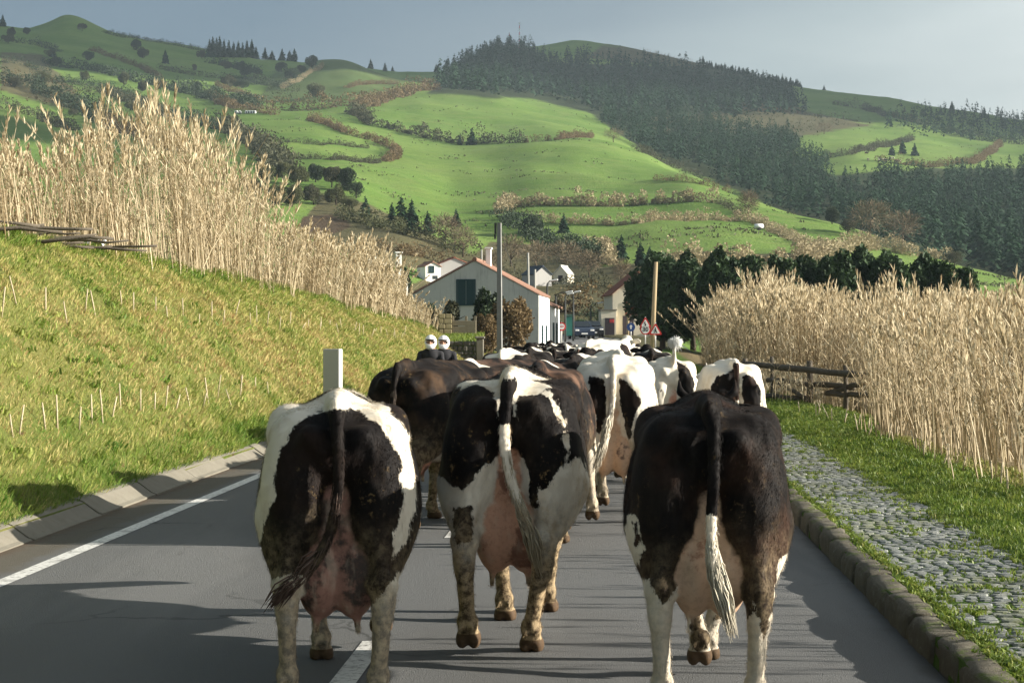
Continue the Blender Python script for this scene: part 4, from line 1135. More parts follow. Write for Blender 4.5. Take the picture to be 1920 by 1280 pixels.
H_([(530, 296), (620, 301), (712, 305)], 450, 600, 1.6, 1.8, 'hedge', 412, 'lower thin hedge across the terraced fields', dens=1.2)
H_([(480, 207), (540, 214), (610, 216), (670, 200), (720, 192), (770, 174), (818, 160)], 800, 1000, 5.2, 5.0, 'brown', 413, 'brown hedgerow at the foot of the round hill', dens=1.2)
H_([(80, 118), (170, 132), (250, 152), (330, 170), (400, 188), (480, 207)], 760, 1080, 5.2, 5.5, 'dark', 414, 'long dark hedge across the shaded left hill', dens=1.3)
H_([(0, 152), (60, 168), (110, 190), (165, 212), (200, 238)], 620, 900, 6.0, 6.5, 'dark', 415, 'dark line of bushes low on the left hill', dens=1.3)
H_([(385, 176), (440, 205), (520, 216)], 700, 980, 3.0, 3.0, 'brown', 416, 'brownish hedge above the field with the white shelters', dens=1.1)
H_([(415, 240), (470, 268), (510, 300), (530, 318)], 380, 700, 5.0, 5.5, 'hedge', 417, 'thick dark hedge left of the terraced fields', dens=1.5)
H_([(195, 62), (260, 74), (330, 86), (400, 100)], 1150, 1480, 3.2, 3.6, 'dark', 418, 'low dark hedge along the left skyline', dens=1.0)
H_([(530, 168), (570, 146), (606, 126)], 900, 1160, 2.4, 2.4, 'cane', 419, 'pale hedge climbing the round hill', dens=1.1)
H_([(650, 166), (700, 158), (745, 158)], 950, 1180, 2.4, 2.6, 'brown', 420, 'short brown hedge low on the right of the round hill', dens=1.1)
H_([(1198, 286), (1250, 308), (1320, 336)], 560, 760, 2.6, 4.0, 'hedge', 421, 'dark scrub along the edge of the rounded pasture and the wood', dens=1.0)
H_([(1225, 338), (1300, 344), (1370, 362)], 470, 620, 1.6, 1.8, 'brown', 422, 'low brown hedge stub at the end of the pasture', dens=1.1)
H_([(640, 408), (700, 424), (760, 442), (830, 458), (865, 478)], 240, 400, 2.4, 2.8, 'olive', 423, 'olive hedge along the upper side of the narrow green strip', dens=1.5)
H_([(1640, 330), (1700, 316), (1820, 308), (1850, 292), (1875, 274)], 800, 1050, 3.0, 3.0, 'brown', 424, 'brown hedge between the far right fields', dens=1.1)
H_([(1540, 300), (1600, 290), (1660, 276), (1710, 262)], 790, 1010, 3.0, 3.2, 'hedge', 425, 'dark hedge round the field with grazing cattle', dens=1.1)
H_([(700, 470), (750, 478), (800, 484), (850, 500)], 200, 300, 1.5, 2.2, 'brown', 426, 'brown bramble bank behind the white chimney', dens=1.6)
H_([(880, 520), (960, 530), (1050, 536), (1140, 540)], 180, 260, 1.6, 2.4, 'hedge', 427, 'dark garden hedge behind the village street', dens=1.5)
H_([(1005, 588), (1080, 586), (1165, 582)], 155, 240, 2.2, 2.2, 'brown', 428, 'tan brush screen at the end of the village street', dens=1.8)

H_([(60, 148), (120, 152), (200, 168), (280, 196)], 800, 1050, 3.6, 4.0, 'dark', 431, 'broken dark hedge under the brown scrub of the left hill', dens=.9)
H_([(170, 96), (215, 110), (262, 128), (300, 148)], 950, 1250, 3.0, 3.0, 'brown', 432, 'thin brown hedge running down from the cone shaped hill', dens=.9)
H_([(300, 130), (360, 142), (430, 148), (500, 152)], 950, 1250, 3.4, 3.6, 'hedge', 433, 'dark hedge below the conifers of the left skyline', dens=.9)
H_([(390, 118), (440, 128), (490, 140)], 1100, 1380, 4.5, 4.5, 'dark', 434, 'dense dark thicket right under the row of skyline conifers', dens=1.1)
H_([(405, 160), (450, 176), (490, 190)], 850, 1100, 2.6, 2.8, 'brown', 435, 'brownish hedge on the slope left of the round hill', dens=.9)
H_([(0, 205), (70, 222), (140, 246)], 560, 800, 4.0, 4.5, 'hedge', 436, 'dark hedge glimpsed above the reeds at the left edge', dens=1.0)
H_([(200, 238), (270, 262), (340, 290)], 450, 700, 5.0, 5.0, 'brown', 437, 'brown leafless hedge behind the tallest reeds', dens=1.0)
H_([(0, 78), (60, 84), (110, 98)], 1050, 1320, 4.0, 5.0, 'dark', 438, 'dark scrub at the left foot of the cone shaped hill', dens=1.0)
H_([(1340, 205), (1420, 210), (1500, 214)], 1000, 1300, 3.5, 4.0, 'brown', 439, 'brown scrub belt below the upper conifer plantation', dens=1.0)
H_([(1560, 196), (1620, 206), (1680, 222), (1730, 236)], 1050, 1400, 4.0, 4.5, 'hedge', 440, 'dark hedge curving down the far right slope', dens=1.0)
H_([(1730, 240), (1800, 256), (1920, 272)], 950, 1250, 5.0, 5.0, 'dark', 441, 'dark tree belt across the far right slope', dens=1.1)
H_([(1128, 610), (1100, 606), (1075, 606)], 150, 200, 1.3, 1.5, 'dark', 442, 'dark garden shrubs along the end of the street', dens=1.4)
# trees on and around the fields
r = random.Random(5)
for i, (px, hp) in enumerate([(393, 26), (399, 31), (406, 29), (412, 32), (420, 27), (429, 25), (438, 22), (447, 24), (455, 21), (463, 25), (472, 29), (480, 18), (497, 17), (510, 12), (529, 17), (543, 14), (552, 19)]):
    p = hit(px, 108, 1330, 1480); tree('conifer_tree', 'conifer', p, (hp + 6) * 1400 / F_PX, 2.6, 500 + i, 'dark conifer standing in the row on the left skyline', group='conifers on the left skyline')
for i, (px, py, hp, y0, y1, lab) in enumerate([
    (5, 50, 22, 1250, 1500, 'lone dark conifer on the skyline left of the cone shaped hill'),
    (100, 108, 20, 900, 1300, 'dark conifer under the cone shaped hill'),
    (310, 120, 26, 1000, 1250, 'dark conifer clump high on the left hill'),
    (695, 128, 18, 1380, 1520, 'small conifer on the saddle right of the round hill'),
    (722, 134, 16, 1380, 1520, 'small conifer in the middle of the saddle'),
    (736, 138, 14, 1380, 1520, 'smallest conifer on the saddle'),
    (818, 136, 16, 1350, 1520, 'conifer where the wood reaches the saddle'),
    (837, 134, 22, 1350, 1520, 'taller conifer at the left end of the wood on the saddle'),
    (885, 272, 32, 650, 780, 'dark conifer alone in the hedge below the high pasture'),
    (862, 272, 18, 650, 780, 'small dark tree beside the conifer in the hedge below the high pasture'),
    (685, 408, 40, 300, 380, 'dark conifer at the left of the row below the great pasture'),
    (735, 422, 42, 290, 380, 'slim conifer in the row below the great pasture'),
    (752, 428, 60, 290, 380, 'tallest conifer in the row below the great pasture'),
    (772, 432, 58, 290, 380, 'broad conifer in the row below the great pasture'),
    (802, 440, 44, 280, 380, 'conifer at the right of the row below the great pasture'),
    (855, 425, 34, 330, 420, 'thin conifer above the bare trees'),
    (1057, 436, 36, 300, 400, 'single pointed conifer by the cane hedge'),
    (1165, 488, 48, 235, 320, 'left of the three conifers below the lower small field'),
    (1201, 498, 44, 235, 320, 'middle of the three conifers below the lower small field'),
    (1218, 498, 36, 235, 320, 'right of the three conifers below the lower small field'),
    (1262, 505, 26, 225, 300, 'small conifer peeping over the dark bushes by the wooden pole'),
    (1318, 118, 16, 1400, 1600, 'conifer on the right end of the mast hill'),
    (1845, 222, 22, 1300, 1480, 'conifer on the far right skyline'),
    (1785, 212, 22, 1300, 1480, 'rounded dark conifer on the right skyline'),
    (1545, 165, 9, 1380, 1500, 'tiny conifer on the right skyline'),
    (1672, 292, 22, 820, 960, 'conifer left of the grazing field'),
    (1692, 288, 26, 820, 960, 'taller conifer by the grazing field'),
    (1715, 292, 24, 820, 960, 'conifer right of the grazing field')]):
    p = hit(px, py, y0, y1); h = hp * p.y / F_PX
    tree('conifer_tree', 'conifer', p, h, h * .27, 530 + i, lab)
for i in range(46):
    px = 1325 + (1500 - 1325) * i / 45 + r.uniform(-2, 2); p = hit(px, float(np.interp(px, [1325, 1480, 1500], [128, 150, 156])), 1380, 1560)
    tree('conifer_tree', 'conifer', p, r.uniform(4, 7), 1.6, 600 + i % 6, 'small conifer in the line along the right skyline', group='conifers along the right skyline')
for i, (px, py, hp, wp, y0, y1, kind, lab) in enumerate([
    (498, 345, 40, 44, 300, 420, 'olive', 'rounded olive coloured tree at the left of the orchard slope'),
    (530, 338, 36, 40, 320, 440, 'olive', 'rounded olive coloured tree high on the orchard slope'),
    (560, 350, 42, 46, 300, 420, 'olive', 'broad olive coloured tree in the middle of the orchard slope'),
    (592, 342, 38, 40, 300, 440, 'dark', 'dark rounded tree near the top of the orchard slope'),
    (622, 352, 44, 44, 300, 420, 'hedge', 'brownish dark tree on the right of the orchard slope'),
    (652, 358, 46, 40, 300, 420, 'dark', 'dark tree at the upper right of the orchard slope'),
    (668, 372, 34, 34, 300, 420, 'dark', 'dark tree at the right edge of the orchard slope'),
    (515, 385, 42, 46, 270, 360, 'olive', 'olive coloured tree low at the left of the orchard slope'),
    (548, 388, 44, 48, 270, 360, 'olive', 'large olive coloured tree low on the orchard slope'),
    (588, 384, 40, 48, 270, 360, 'hedge', 'brownish tree low in the middle of the orchard slope'),
    (630, 384, 40, 48, 270, 360, 'olive', 'pale olive tree low on the right of the orchard slope'),
    (655, 398, 30, 44, 270, 360, 'olive', 'lowest olive bush at the right of the orchard slope'),
    (475, 372, 40, 40, 290, 380, 'hedge', 'dark brown tree behind the reeds left of the orchard slope'),
    (1000, 440, 42, 46, 290, 380, 'dark', 'dark rounded tree at the left end of the cane hedge'),
    (1590, 440, 30, 34, 380, 470, 'hedge', 'small dark tree left of the big bare trees'),
    (1560, 420, 36, 30, 400, 480, 'dark', 'dark tree on the wood edge above the bare trees'),
    (1790, 500, 30, 50, 300, 420, 'hedge', 'bushy brown tree right of the pale cane hedge')]):
    p = hit(px, py, y0, y1); h = hp * p.y / F_PX
    tree('round_tree', kind, p, h, wp * .5 * p.y / F_PX, 700 + i, lab)
for i, (px, py, hp, wp, y0, y1, lab) in enumerate([
    (1403, 412, 56, 44, 340, 440, 'leafless tree beside the white trailer between the small fields'),
    (1632, 452, 78, 92, 370, 440, 'left of the two big leafless trees at the wood edge'),
    (1692, 462, 72, 84, 370, 440, 'right of the two big leafless trees at the wood edge'),
    (835, 462, 62, 66, 230, 330, 'grey leafless tree below the green strip'),
    (868, 482, 58, 56, 220, 310, 'grey leafless tree right behind the ridge of the grey house'),
    (958, 500, 60, 62, 200, 290, 'leafless tree right of the concrete pole'),
    (1005, 508, 56, 74, 190, 280, 'wide leafless tree above the small cream house'),
    (1060, 512, 62, 70, 190, 280, 'leafless tree in the middle of the hollow'),
    (1105, 520, 52, 60, 190, 270, 'leafless tree at the right of the hollow'),
    (920, 520, 50, 50, 190, 270, 'low leafless tree left of the concrete pole'),
    (1165, 540, 56, 40, 170, 250, 'thin leafless tree behind the red roofed house'),
    (1545, 252, 22, 40, 850, 1050, 'bare tree clump on the ridge of the far right field'),
    (1150, 265, 26, 40, 600, 760, 'brown bare clump at the right end of the high pasture')]):
    p = hit(px, py, y0, y1); h = hp * p.y / F_PX
    tree('bare_tree', 'bare', p, h, wp * .5 * p.y / F_PX, 760 + i, lab)
for px, top, Y, lab in ((1371, 456, 175, 'taller of the two whorled pines above the dark bushes'), (1499, 474, 175, 'shorter whorled pine above the dark bushes')):
    X = (px - 960) / F_PX * Y; zb = float(terr_z(X, Y)); h = CAM_H - (top - HORIZON) / F_PX * Y - zb
    tree('whorled_pine', 'norfolk', (X, Y, zb), h, .14 * h + .35, int(px), lab)

rr_ = random.Random(41); k = 0
while k < 34:
    px, Y = rr_.uniform(0, 640), rr_.uniform(640, 1320); X = (px - 960) / F_PX * Y; z = float(terr_z(X, Y)); py = HORIZON - (z - CAM_H) / Y * F_PX
    if py > 230 or (px > 420 and py > 190 and Y < 900): continue
    h = rr_.uniform(3.5, 8); tree('round_tree', rr_.choice(['dark', 'hedge', 'dark', 'olive']), (X, Y, z), h, h * rr_.uniform(.45, .8), 900 + k, 'small dark tree scattered over the shaded left hill', group='trees scattered over the left hill'); k += 1
H_([(420, 150), (480, 158), (540, 165)], 900, 1150, 3.5, 4.5, 'dark', 443, 'dark thicket in the dip left of the round hill', dens=1.1)
H_([(0, 118), (50, 124), (90, 140)], 850, 1150, 4.0, 5.0, 'dark', 444, 'dark hedge above the brown scrub at the left edge', dens=1.0)
H_([(120, 150), (190, 170), (260, 196), (330, 222)], 640, 900, 4.0, 4.5, 'hedge', 445, 'long mixed hedge across the middle of the left hill', dens=1.0)
H_([(330, 225), (400, 240), (430, 250)], 560, 780, 4.0, 4.5, 'dark', 446, 'dark bushes where the left hill meets the terraced fields', dens=1.1)
# village trees and bushes, at their own distances
def bush_at(name, kind, px, Y, top, wpx, seed, lab, cat='bush', base=None):
    X = (px - 960) / F_PX * Y; zb = float(terr_z(X, Y)) if base is None else base
    h = CAM_H - (top - HORIZON) / F_PX * Y - zb
    return tree(name, kind, (X, Y, zb), h * (1.2 if kind == 'bush' else 1.06), wpx * .5 * Y / F_PX, seed, lab, cat)
for i, (px, Y, top, w, lab) in enumerate([
    (1242, 114, 497, 112, 'large round dark evergreen behind the road signs'), (1300, 118, 503, 90, 'dark evergreen bush right of the wooden pole'),
    (1352, 112, 496, 80, 'dark glossy bush under the taller whorled pine'), (1408, 116, 508, 84, 'dark glossy bush right of the taller whorled pine'),
    (1462, 110, 512, 80, 'low dark bush left of the shorter whorled pine'), (1515, 114, 508, 78, 'dark bush under the shorter whorled pine'),
    (1566, 110, 500, 78, 'dark bush with a rounded top in the middle of the evergreen row'), (1616, 112, 496, 76, 'tallest dark bush in the right half of the evergreen row'),
    (1670, 110, 506, 80, 'dark bush between the two reed stands'), (1726, 113, 508, 80, 'dark bush near the right end of the evergreen row'),
    (1785, 112, 512, 84, 'last dark bush at the right end of the evergreen row')]):
    bush_at('evergreen_bush', 'bush', px, Y, top, w, 800 + i, lab)
bush_at('bush', 'dark', 918, 92, 540, 66, 830, 'dark green bush against the shaded house wall')
bush_at('bush', 'brown', 958, 90, 552, 84, 831, 'large russet brown bush in front of the white wall')
bush_at('bush', 'brown', 908, 86, 588, 60, 832, 'low russet bush beside the board fence')
bush_at('bush', 'dark', 800, 93, 566, 60, 833, 'dark green bush below the house gable on its left')
bush_at('bush', 'hedge', 846, 92, 566, 60, 834, 'bushy growth below the green shutters')
bush_at('bush', 'dark', 760, 96, 556, 44, 835, 'dark bush between the reeds and the grey house')
bush_at('bush', 'bush', 1088, 160, 604, 40, 836, 'dark green bush behind the parked cars')
bush_at('bush', 'dark', 752, 150, 500, 40, 837, 'dark leaning shrub behind the white chimney')

# rushes and coarse tufts that the cattle leave standing on the pastures
r = np.random.default_rng(97); n = 26000
Y = np.exp(r.uniform(math.log(230), math.log(1250), n)); px = r.uniform(300, 1950, n); X = (px - 960) / F_PX * Y; Z = terr_z(X, Y)
pyv = HORIZON - (Z - CAM_H) / Y * F_PX
k = vnoise(X, Y, 46, 98) + .6 * vnoise(X, Y, 17, 99) > .62
for kk, poly, y0, y1 in COVER: k &= ~((poly_sd(np.stack([px, pyv], 1), poly) > 0) & (Y > y0) & (Y < y1))
X, Y, Z = X[k], Y[k], Z[k]; n = len(X); k3 = 3
C = np.repeat(np.stack([X, Y, Z], 1), k3, 0) + r.normal(0, .35, (n * k3, 3)) * np.array([1, 1, .1]); C[:, 2] += .12
U = rand_dirs(n * k3, r, 1.6) * r.uniform(.15, .38, (n * k3, 1)); Wd = np.cross(U, rand_dirs(n * k3, r)); Wd *= .5
o = linkleaf('rushes', quads(C, U, Wd, np.clip(r.normal(.4, .2, n * k3), 0, 1)), LEAF['olive']); tag(o, 'scattered darker tufts on the hillside pastures', kind='stuff')
# ------------------------------------------------------------------ village, poles, signs, fences
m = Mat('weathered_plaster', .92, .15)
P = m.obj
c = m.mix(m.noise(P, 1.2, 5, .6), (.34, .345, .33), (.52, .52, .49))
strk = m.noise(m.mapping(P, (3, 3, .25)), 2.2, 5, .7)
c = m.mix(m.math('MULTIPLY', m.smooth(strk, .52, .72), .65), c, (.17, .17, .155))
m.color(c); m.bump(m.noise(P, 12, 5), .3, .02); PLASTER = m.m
def wall_paint(name, cc, dirt=.3):
    m = Mat(name, .85, .2); P = m.obj
    c = m.mix(m.math('MULTIPLY', m.smooth(m.noise(m.mapping(P, (2, 2, .3)), 2, 5, .7), .5, .75), dirt), cc, tuple(x * .55 for x in cc)); m.color(c); m.bump(m.noise(P, 20, 4), .15, .01); return m.m
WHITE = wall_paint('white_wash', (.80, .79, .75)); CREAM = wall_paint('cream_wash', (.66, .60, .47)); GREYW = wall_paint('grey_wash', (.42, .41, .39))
TILE = plain('clay_tile', (.24, .135, .095), .9, .5, 5, .4); TILE_D = plain('old_clay_tile', (.20, .075, .045), .9, .4, 4, .4)
SHUT = plain('green_shutter', (.012, .040, .045), .5, .2, 4); GLASS = plain('window_glass', (.02, .025, .03), .12, .1, 2, spec=.6)
WOODG = plain('grey_wood', (.19, .165, .115), .9, .35, 6, .5); LOGW = plain('weathered_log', (.105, .088, .066), .92, .4, 5, .7)
RUST = plain('red_shutter', (.30, .075, .045), .7, .2, 4); DARKD = plain('dark_door', (.045, .035, .04), .6, .2, 4)
METAL = plain('grey_metal', (.30, .31, .31), .45, .15, 6, metal=.6); DMETAL = plain('dark_post', (.035, .037, .035), .6, .2, 6)
def house(label, loc, rz, w, d, eave, ridge, wallm, roofm, over=.25, name='house', cat='house', seed=0):
    """gable towards -y, w wide, d deep, floor at 0"""
    rt = empty(name, loc, rz, label, cat)
    mb = MB(); hw = w / 2
    mb.prism([(-hw, -.8), (hw, -.8), (hw, eave), (0, ridge), (-hw, eave)], 0, d); mb.build('wall', wallm, rt)
    sl = math.atan2(ridge - eave, hw); L = math.hypot(ridge - eave, hw) + over
    roof = MB()
    for s in (-1, 1):
        ux, uz = s * math.cos(sl), -math.sin(sl); nx, nz = s * math.sin(sl), math.cos(sl)
        b0 = (nx * .005, ridge + nz * .005 + .02)
        n = max(5, int(d / .45))
        # deck with rows of curved tiles as ridges and valleys running down the slope
        for i in range(n):
            ya, yb = -over + (d + 2 * over) * i / n, -over + (d + 2 * over) * (i + 1) / n
            ym = (ya + yb) / 2; h = .11
            pr = [(ya, .02), (ya + (yb - ya) * .2, h * .8), (ym, h), (yb - (yb - ya) * .2, h * .8), (yb, .02), (yb, 0), (ya, 0)]
            V = []
            for q in (0, L):
                for yy, hh in pr: V.append((b0[0] + ux * q + nx * hh, yy, b0[1] + uz * q + nz * hh))
            k = len(pr); F = [tuple(range(k)), tuple(range(k, 2 * k))[::-1]] + [(j, (j + 1) % k, k + (j + 1) % k, k + j) for j in range(k)]
            roof.add(V, F)
    roof.tube([(0, -over, ridge + .08), (0, d + over, ridge + .08)], .13, 8)
    ro = roof.build('roof', roofm, rt)
    return rt, ro
def window(parent, c, w, h, mat_sh, n_leaf=2, slats=8, facing='y'):
    """shuttered window set in the wall plane; facing y: on a wall at y = c[1] looking towards -y; facing x: looking towards +x"""
    def B(mb, dx, dz, sx, sy, sz, dy):
        if facing == 'y': mb.box((c[0] + dx, c[1] + dy, c[2] + dz), (sx, sy, sz))
        else: mb.box((c[0] - dy, c[1] + dx, c[2] + dz), (sy, sx, sz))
    fr = MB()
    for s in (-1, 1): B(fr, s * (w / 2 + .04), 0, .08, .06, h + .16, -.02)
    B(fr, 0, h / 2 + .04, w, .06, .08, -.02); B(fr, 0, -h / 2 - .04, w + .2, .10, .08, -.03)
    win = fr.build('window', mat_sh, parent)
    lw = w / n_leaf
    for i in range(n_leaf):
        lf = MB(); cx = -w / 2 + lw * (i + .5)
        B(lf, cx, 0, lw - .02, .03, h, .012)
        for k in range(slats): B(lf, cx, -h / 2 + h * (k + .5) / slats, lw - .14, .02, h / slats * .55, -.012)
        for s in (-1, 1): B(lf, cx + s * (lw / 2 - .045), 0, .06, .025, h, -.014)
        lf.build('shutter', mat_sh, win)
    return win
# grey gabled house
YH = 100.0; XH = at(890, 600, YH).x
hz = float(near_z(XH, YH))
gable = lambda py: CAM_H - (py - HORIZON) / F_PX * YH
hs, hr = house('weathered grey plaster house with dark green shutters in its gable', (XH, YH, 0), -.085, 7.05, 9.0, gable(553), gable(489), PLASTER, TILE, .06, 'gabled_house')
window(hs, (-.48, 0, gable(548)), .92, 1.30, SHUT)
mb = MB(); mb.box((.42, 3.6, gable(480)), (.30, .42, 1.1), bev=.03); mb.box((.42, 3.6, gable(480) + .58), (.42, .54, .10), bev=.02); mb.build('chimney', WHITE, hr)
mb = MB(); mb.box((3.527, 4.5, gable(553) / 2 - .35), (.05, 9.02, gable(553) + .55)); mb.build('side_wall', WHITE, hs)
for k in range(2): window(hs, (3.555, 2.4 + 3.6 * k, 1.1), .75, 1.7, SHUT, 1, 8, 'x')
mb = MB(); mb.box((-2.2, -.06, gable(520)), (.3, .1, .2), bev=.02); mb.build('wall_light', METAL, hs)
# second white house down the street
h2, _ = house('low white street house beyond the grey gabled house', (at(1006, 600, 112).x - .9, 112, 0), -.08, 3.6, 9.5, 3.25, 4.0, WHITE, TILE, .2)
for k in range(2): window(h2, (1.82, 2.2 + 3.6 * k, 1.35), .75, 1.6, SHUT, 1, 8, 'x')
window(h2, (.9, -.02, 1.35), .7, 1.6, SHUT, 2, 8)
# houses higher up on the left
def hs_at(label, px, Y, top, wpx, wallm, roofm, eave_f=.68, rz=0, d=5, name='house', base=None, cat='house'):
    p = hit(px, base, 140, 340); X, Y, z = p.x, p.y, p.z; w = wpx * Y / F_PX; ridge = CAM_H - (top - HORIZON) / F_PX * Y - z
    return house(label, (X, Y, z), rz, w, d, ridge * eave_f, ridge, wallm, roofm, .15, name, cat)
t, _ = hs_at('small white house with a dark roof just above the reeds', 708, 150, 478, 40, WHITE, plain('dark_roof', (.05, .045, .05), .8, .2, 4), .72, .5, 4, base=512)
window(t, (0, -.02, 1.1), .5, .7, SHUT)
t, _ = hs_at('little white house with a red tiled roof behind the grey gable', 812, 165, 492, 30, WHITE, TILE, .8, .35, 3.4, base=530)
window(t, (-.2, -.02, 1.6), .5, .7, SHUT)
hs_at('long red tiled roof peeping over the grey gable', 852, 172, 484, 56, GREYW, TILE_D, .78, .2, 5, base=535)
t, _ = hs_at('small cream gabled house in the hollow behind the street', 1051, 185, 499, 27, CREAM, plain('pale_roof', (.42, .42, .38), .8, .2, 4), .55, -.25, 4, base=533)
window(t, (0, -.02, .75), .45, .7, DARKD, 1, 3)
hs_at('dark blue roofed shed left of the small cream house', 1018, 190, 500, 36, GREYW, plain('blue_roof', (.035, .05, .07), .6, .2, 4), .6, .4, 4, 'shed', cat='shed', base=536)
# tall white chimney stack with its wall
Yc = 140; Xc = at(750, 500, Yc).x; zt = at(750, 479, Yc).z; zb = float(terr_z(Xc, Yc)) - .5
rt = empty('chimney_house', (Xc, Yc, zb), .2, 'tall white chimney standing on the end of a low white outhouse', 'chimney')
mb = MB(); H = zt - zb
mb.box((-.12, 0, H * .5), (.42, .42, H), bev=.02); mb.box((-.12, 0, H + .22), (.58, .58, .10), bev=.02)
for sx in (-1, 1):
    for sy in (-1, 1): mb.box((-.12 + sx * .17, sy * .17, H + .085), (.07, .07, .17))
mb.build('chimney_stack', WHITE, rt)
mb = MB(); mb.prism([(-.2, 0), (.65, 0), (.65, H * .62), (-.2, H * .72)], .25, 2.6); mb.build('outhouse_wall', WHITE, rt)
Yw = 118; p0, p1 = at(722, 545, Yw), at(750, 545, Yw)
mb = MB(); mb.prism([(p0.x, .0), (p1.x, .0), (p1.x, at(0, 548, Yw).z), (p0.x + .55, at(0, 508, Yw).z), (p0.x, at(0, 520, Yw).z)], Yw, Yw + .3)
o = mb.build('wall', plain('grey_plaster', (.40, .41, .41), .9, .3, 3, .2)); tag(o, 'narrow grey wall end beside the far reeds', 'wall')  # one even grey plaster colour
# street house on the right
Yr = 165; Xr = at(1196, 600, Yr).x; zr_ = float(road_z(Yr)) - .2
h3, r3 = house('cream corner house with a red brown roof and shutters at the street end', (Xr, Yr, zr_), .05, 4.6, 8, CAM_H - (551 - HORIZON) / F_PX * Yr - zr_, CAM_H - (512 - HORIZON) / F_PX * Yr - zr_, CREAM, TILE_D, .25)
window(h3, (-.6, -.02, CAM_H - (578 - HORIZON) / F_PX * Yr - zr_), .95, 1.05, RUST)
mb = MB(); mb.box((-.9, -.03, 1.0), (1.0, .06, 2.1)); mb.build('door', DARKD, h3)
rt = empty('garage', (at(1139, 600, Yr).x, Yr - 2, zr_), .03, 'low cream garage with a dark door beside the corner house', 'garage')
mb = MB(); mb.box((0, 1.5, 1.05), (1.35, 3, 2.9)); mb.build('wall', CREAM, rt)
mb = MB(); mb.box((.1, -.03, .9), (.85, .06, 1.9)); mb.build('door', DARKD, rt)
mb = MB(); mb.box((0, 1.5, 2.56), (1.5, 3.15, .12)); mb.build('roof', CONC, rt)
rt = empty('shop_sign', (at(1147, 600, Yr - 2.2).x, Yr - 2.2, at(0, 602, Yr).z), 0, 'small red board on a bracket above the garage', 'sign')
mb = MB(); mb.box((0, 0, 0), (.40, .06, .30), bev=.02); mb.build('board', plain('red_board', (.45, .04, .04), .5, .1, 4), rt)
mb = MB(); mb.tube([(0, .03, .1), (0, .2, .1)], .02, 6); mb.build('bracket', DMETAL, rt)
# teal shelter and low white wall
Ys = 142; X0 = at(1067, 600, Ys).x; zg = float(road_z(Ys))
rt = empty('bus_shelter', (X0, Ys, zg - .1), 0, 'teal green roadside shelter panel by the street', 'shelter')
mb = MB(); mb.box((0, .6, 1.25), (.62, .05, 1.55)); mb.box((-.29, .3, 1.25), (.04, .62, 1.55)); mb.build('panel', plain('teal_panel', (.04, .19, .16), .35, .15, 3, spec=.5), rt)
for sx in (-.31, .31):
    mb = MB(); mb.box((sx, 0, 1.0), (.06, .06, 2.1)); mb.build('post', DMETAL, rt)
mb = MB(); mb.box((0, .3, 2.08), (.8, .8, .07), bev=.02); mb.build('roof', plain('teal_roof', (.03, .12, .11), .4, .15, 3), rt)
mb = MB(); mb.box((at(1046, 600, 128).x, 132, float(road_z(132)) + .35), (.25, 16, .95)); mb.box((at(1046, 600, 128).x, 132, float(road_z(132)) + .86), (.33, 16.1, .08)); o = mb.build('garden_wall', WHITE); o.rotation_euler = (0, 0, 0); tag(o, 'low white garden wall along the left of the street', 'wall')

# dark stone wall with two lighter pillars, at the end of the bank
Yw = 70.0; xa, xb = at(838, 0, Yw).x, at(893, 0, Yw).x; z0 = float(road_z(Yw)) - .05; zt = at(0, 640, Yw).z
wl = empty('stone_wall', (0, Yw, z0), 0, 'dark rubble stone wall between two paler gate pillars', 'wall')
m = Mat('rubble_stone', .95, .15); oi = m.noise(m.pos, 7, 4, .7); m.color(m.mix(oi, (.028, .027, .024), (.15, .14, .12))); m.bump(m.noise(m.pos, 18, 5, .7), .7, .03); RUB = m.m
mb = MB(); rr = random.Random(3); z = 0
while z < zt - z0 - .05:
    hh = rr.uniform(.13, .22); x = xa
    while x < xb - .04:
        w = min(rr.uniform(.15, .36), xb - x); mb = MB(); mb.box((x + w / 2, rr.uniform(-.025, .025), z + hh / 2), (w - .02, .45, hh - .02), rot=rr.uniform(-.03, .03), bev=.035); mb.build('stone', RUB, wl); x += w
    z += hh
for px0, px1, dz in ((828, 838, .06), (893, 907, .10)):
    a, b = at(px0, 0, Yw).x, at(px1, 0, Yw).x
    mb = MB(); mb.box(((a + b) / 2, -.02, (zt - z0 + dz) / 2), (b - a, .42, zt - z0 + dz), bev=.03); mb.box(((a + b) / 2, -.02, zt - z0 + dz + .05), (b - a + .1, .52, .10), bev=.03); mb.build('pillar', CONC, wl)
r = np.random.default_rng(9); n = 3500; X = r.uniform(at(826, 0, 72).x, at(945, 0, 72).x, n); Y = r.uniform(70.4, 77, n)
Zg = np.where(X < xb + .2, zt - .06 + .04 * (Y - 70), near_z(X, Y))
mb = MB(); mb.box(((xa + xb) / 2, 73.9, (zt + z0) / 2 - .05), (xb - xa + .3, 7.2, zt - z0 - .1)); o = mb.build('raised_lawn', plain('lawn_soil', (.07, .10, .025), .95, .3, 3)); tag(o, kind='structure')
grass_obj('lawn_grass', np.stack([X, Y, Zg], 1), r.uniform(.10, .26, n), np.full(n, .016), .7, 91, np.clip(r.normal(.35, .2, n), 0, 1), STRIPG, 'bright grass on top of the stone wall and beside the pole')
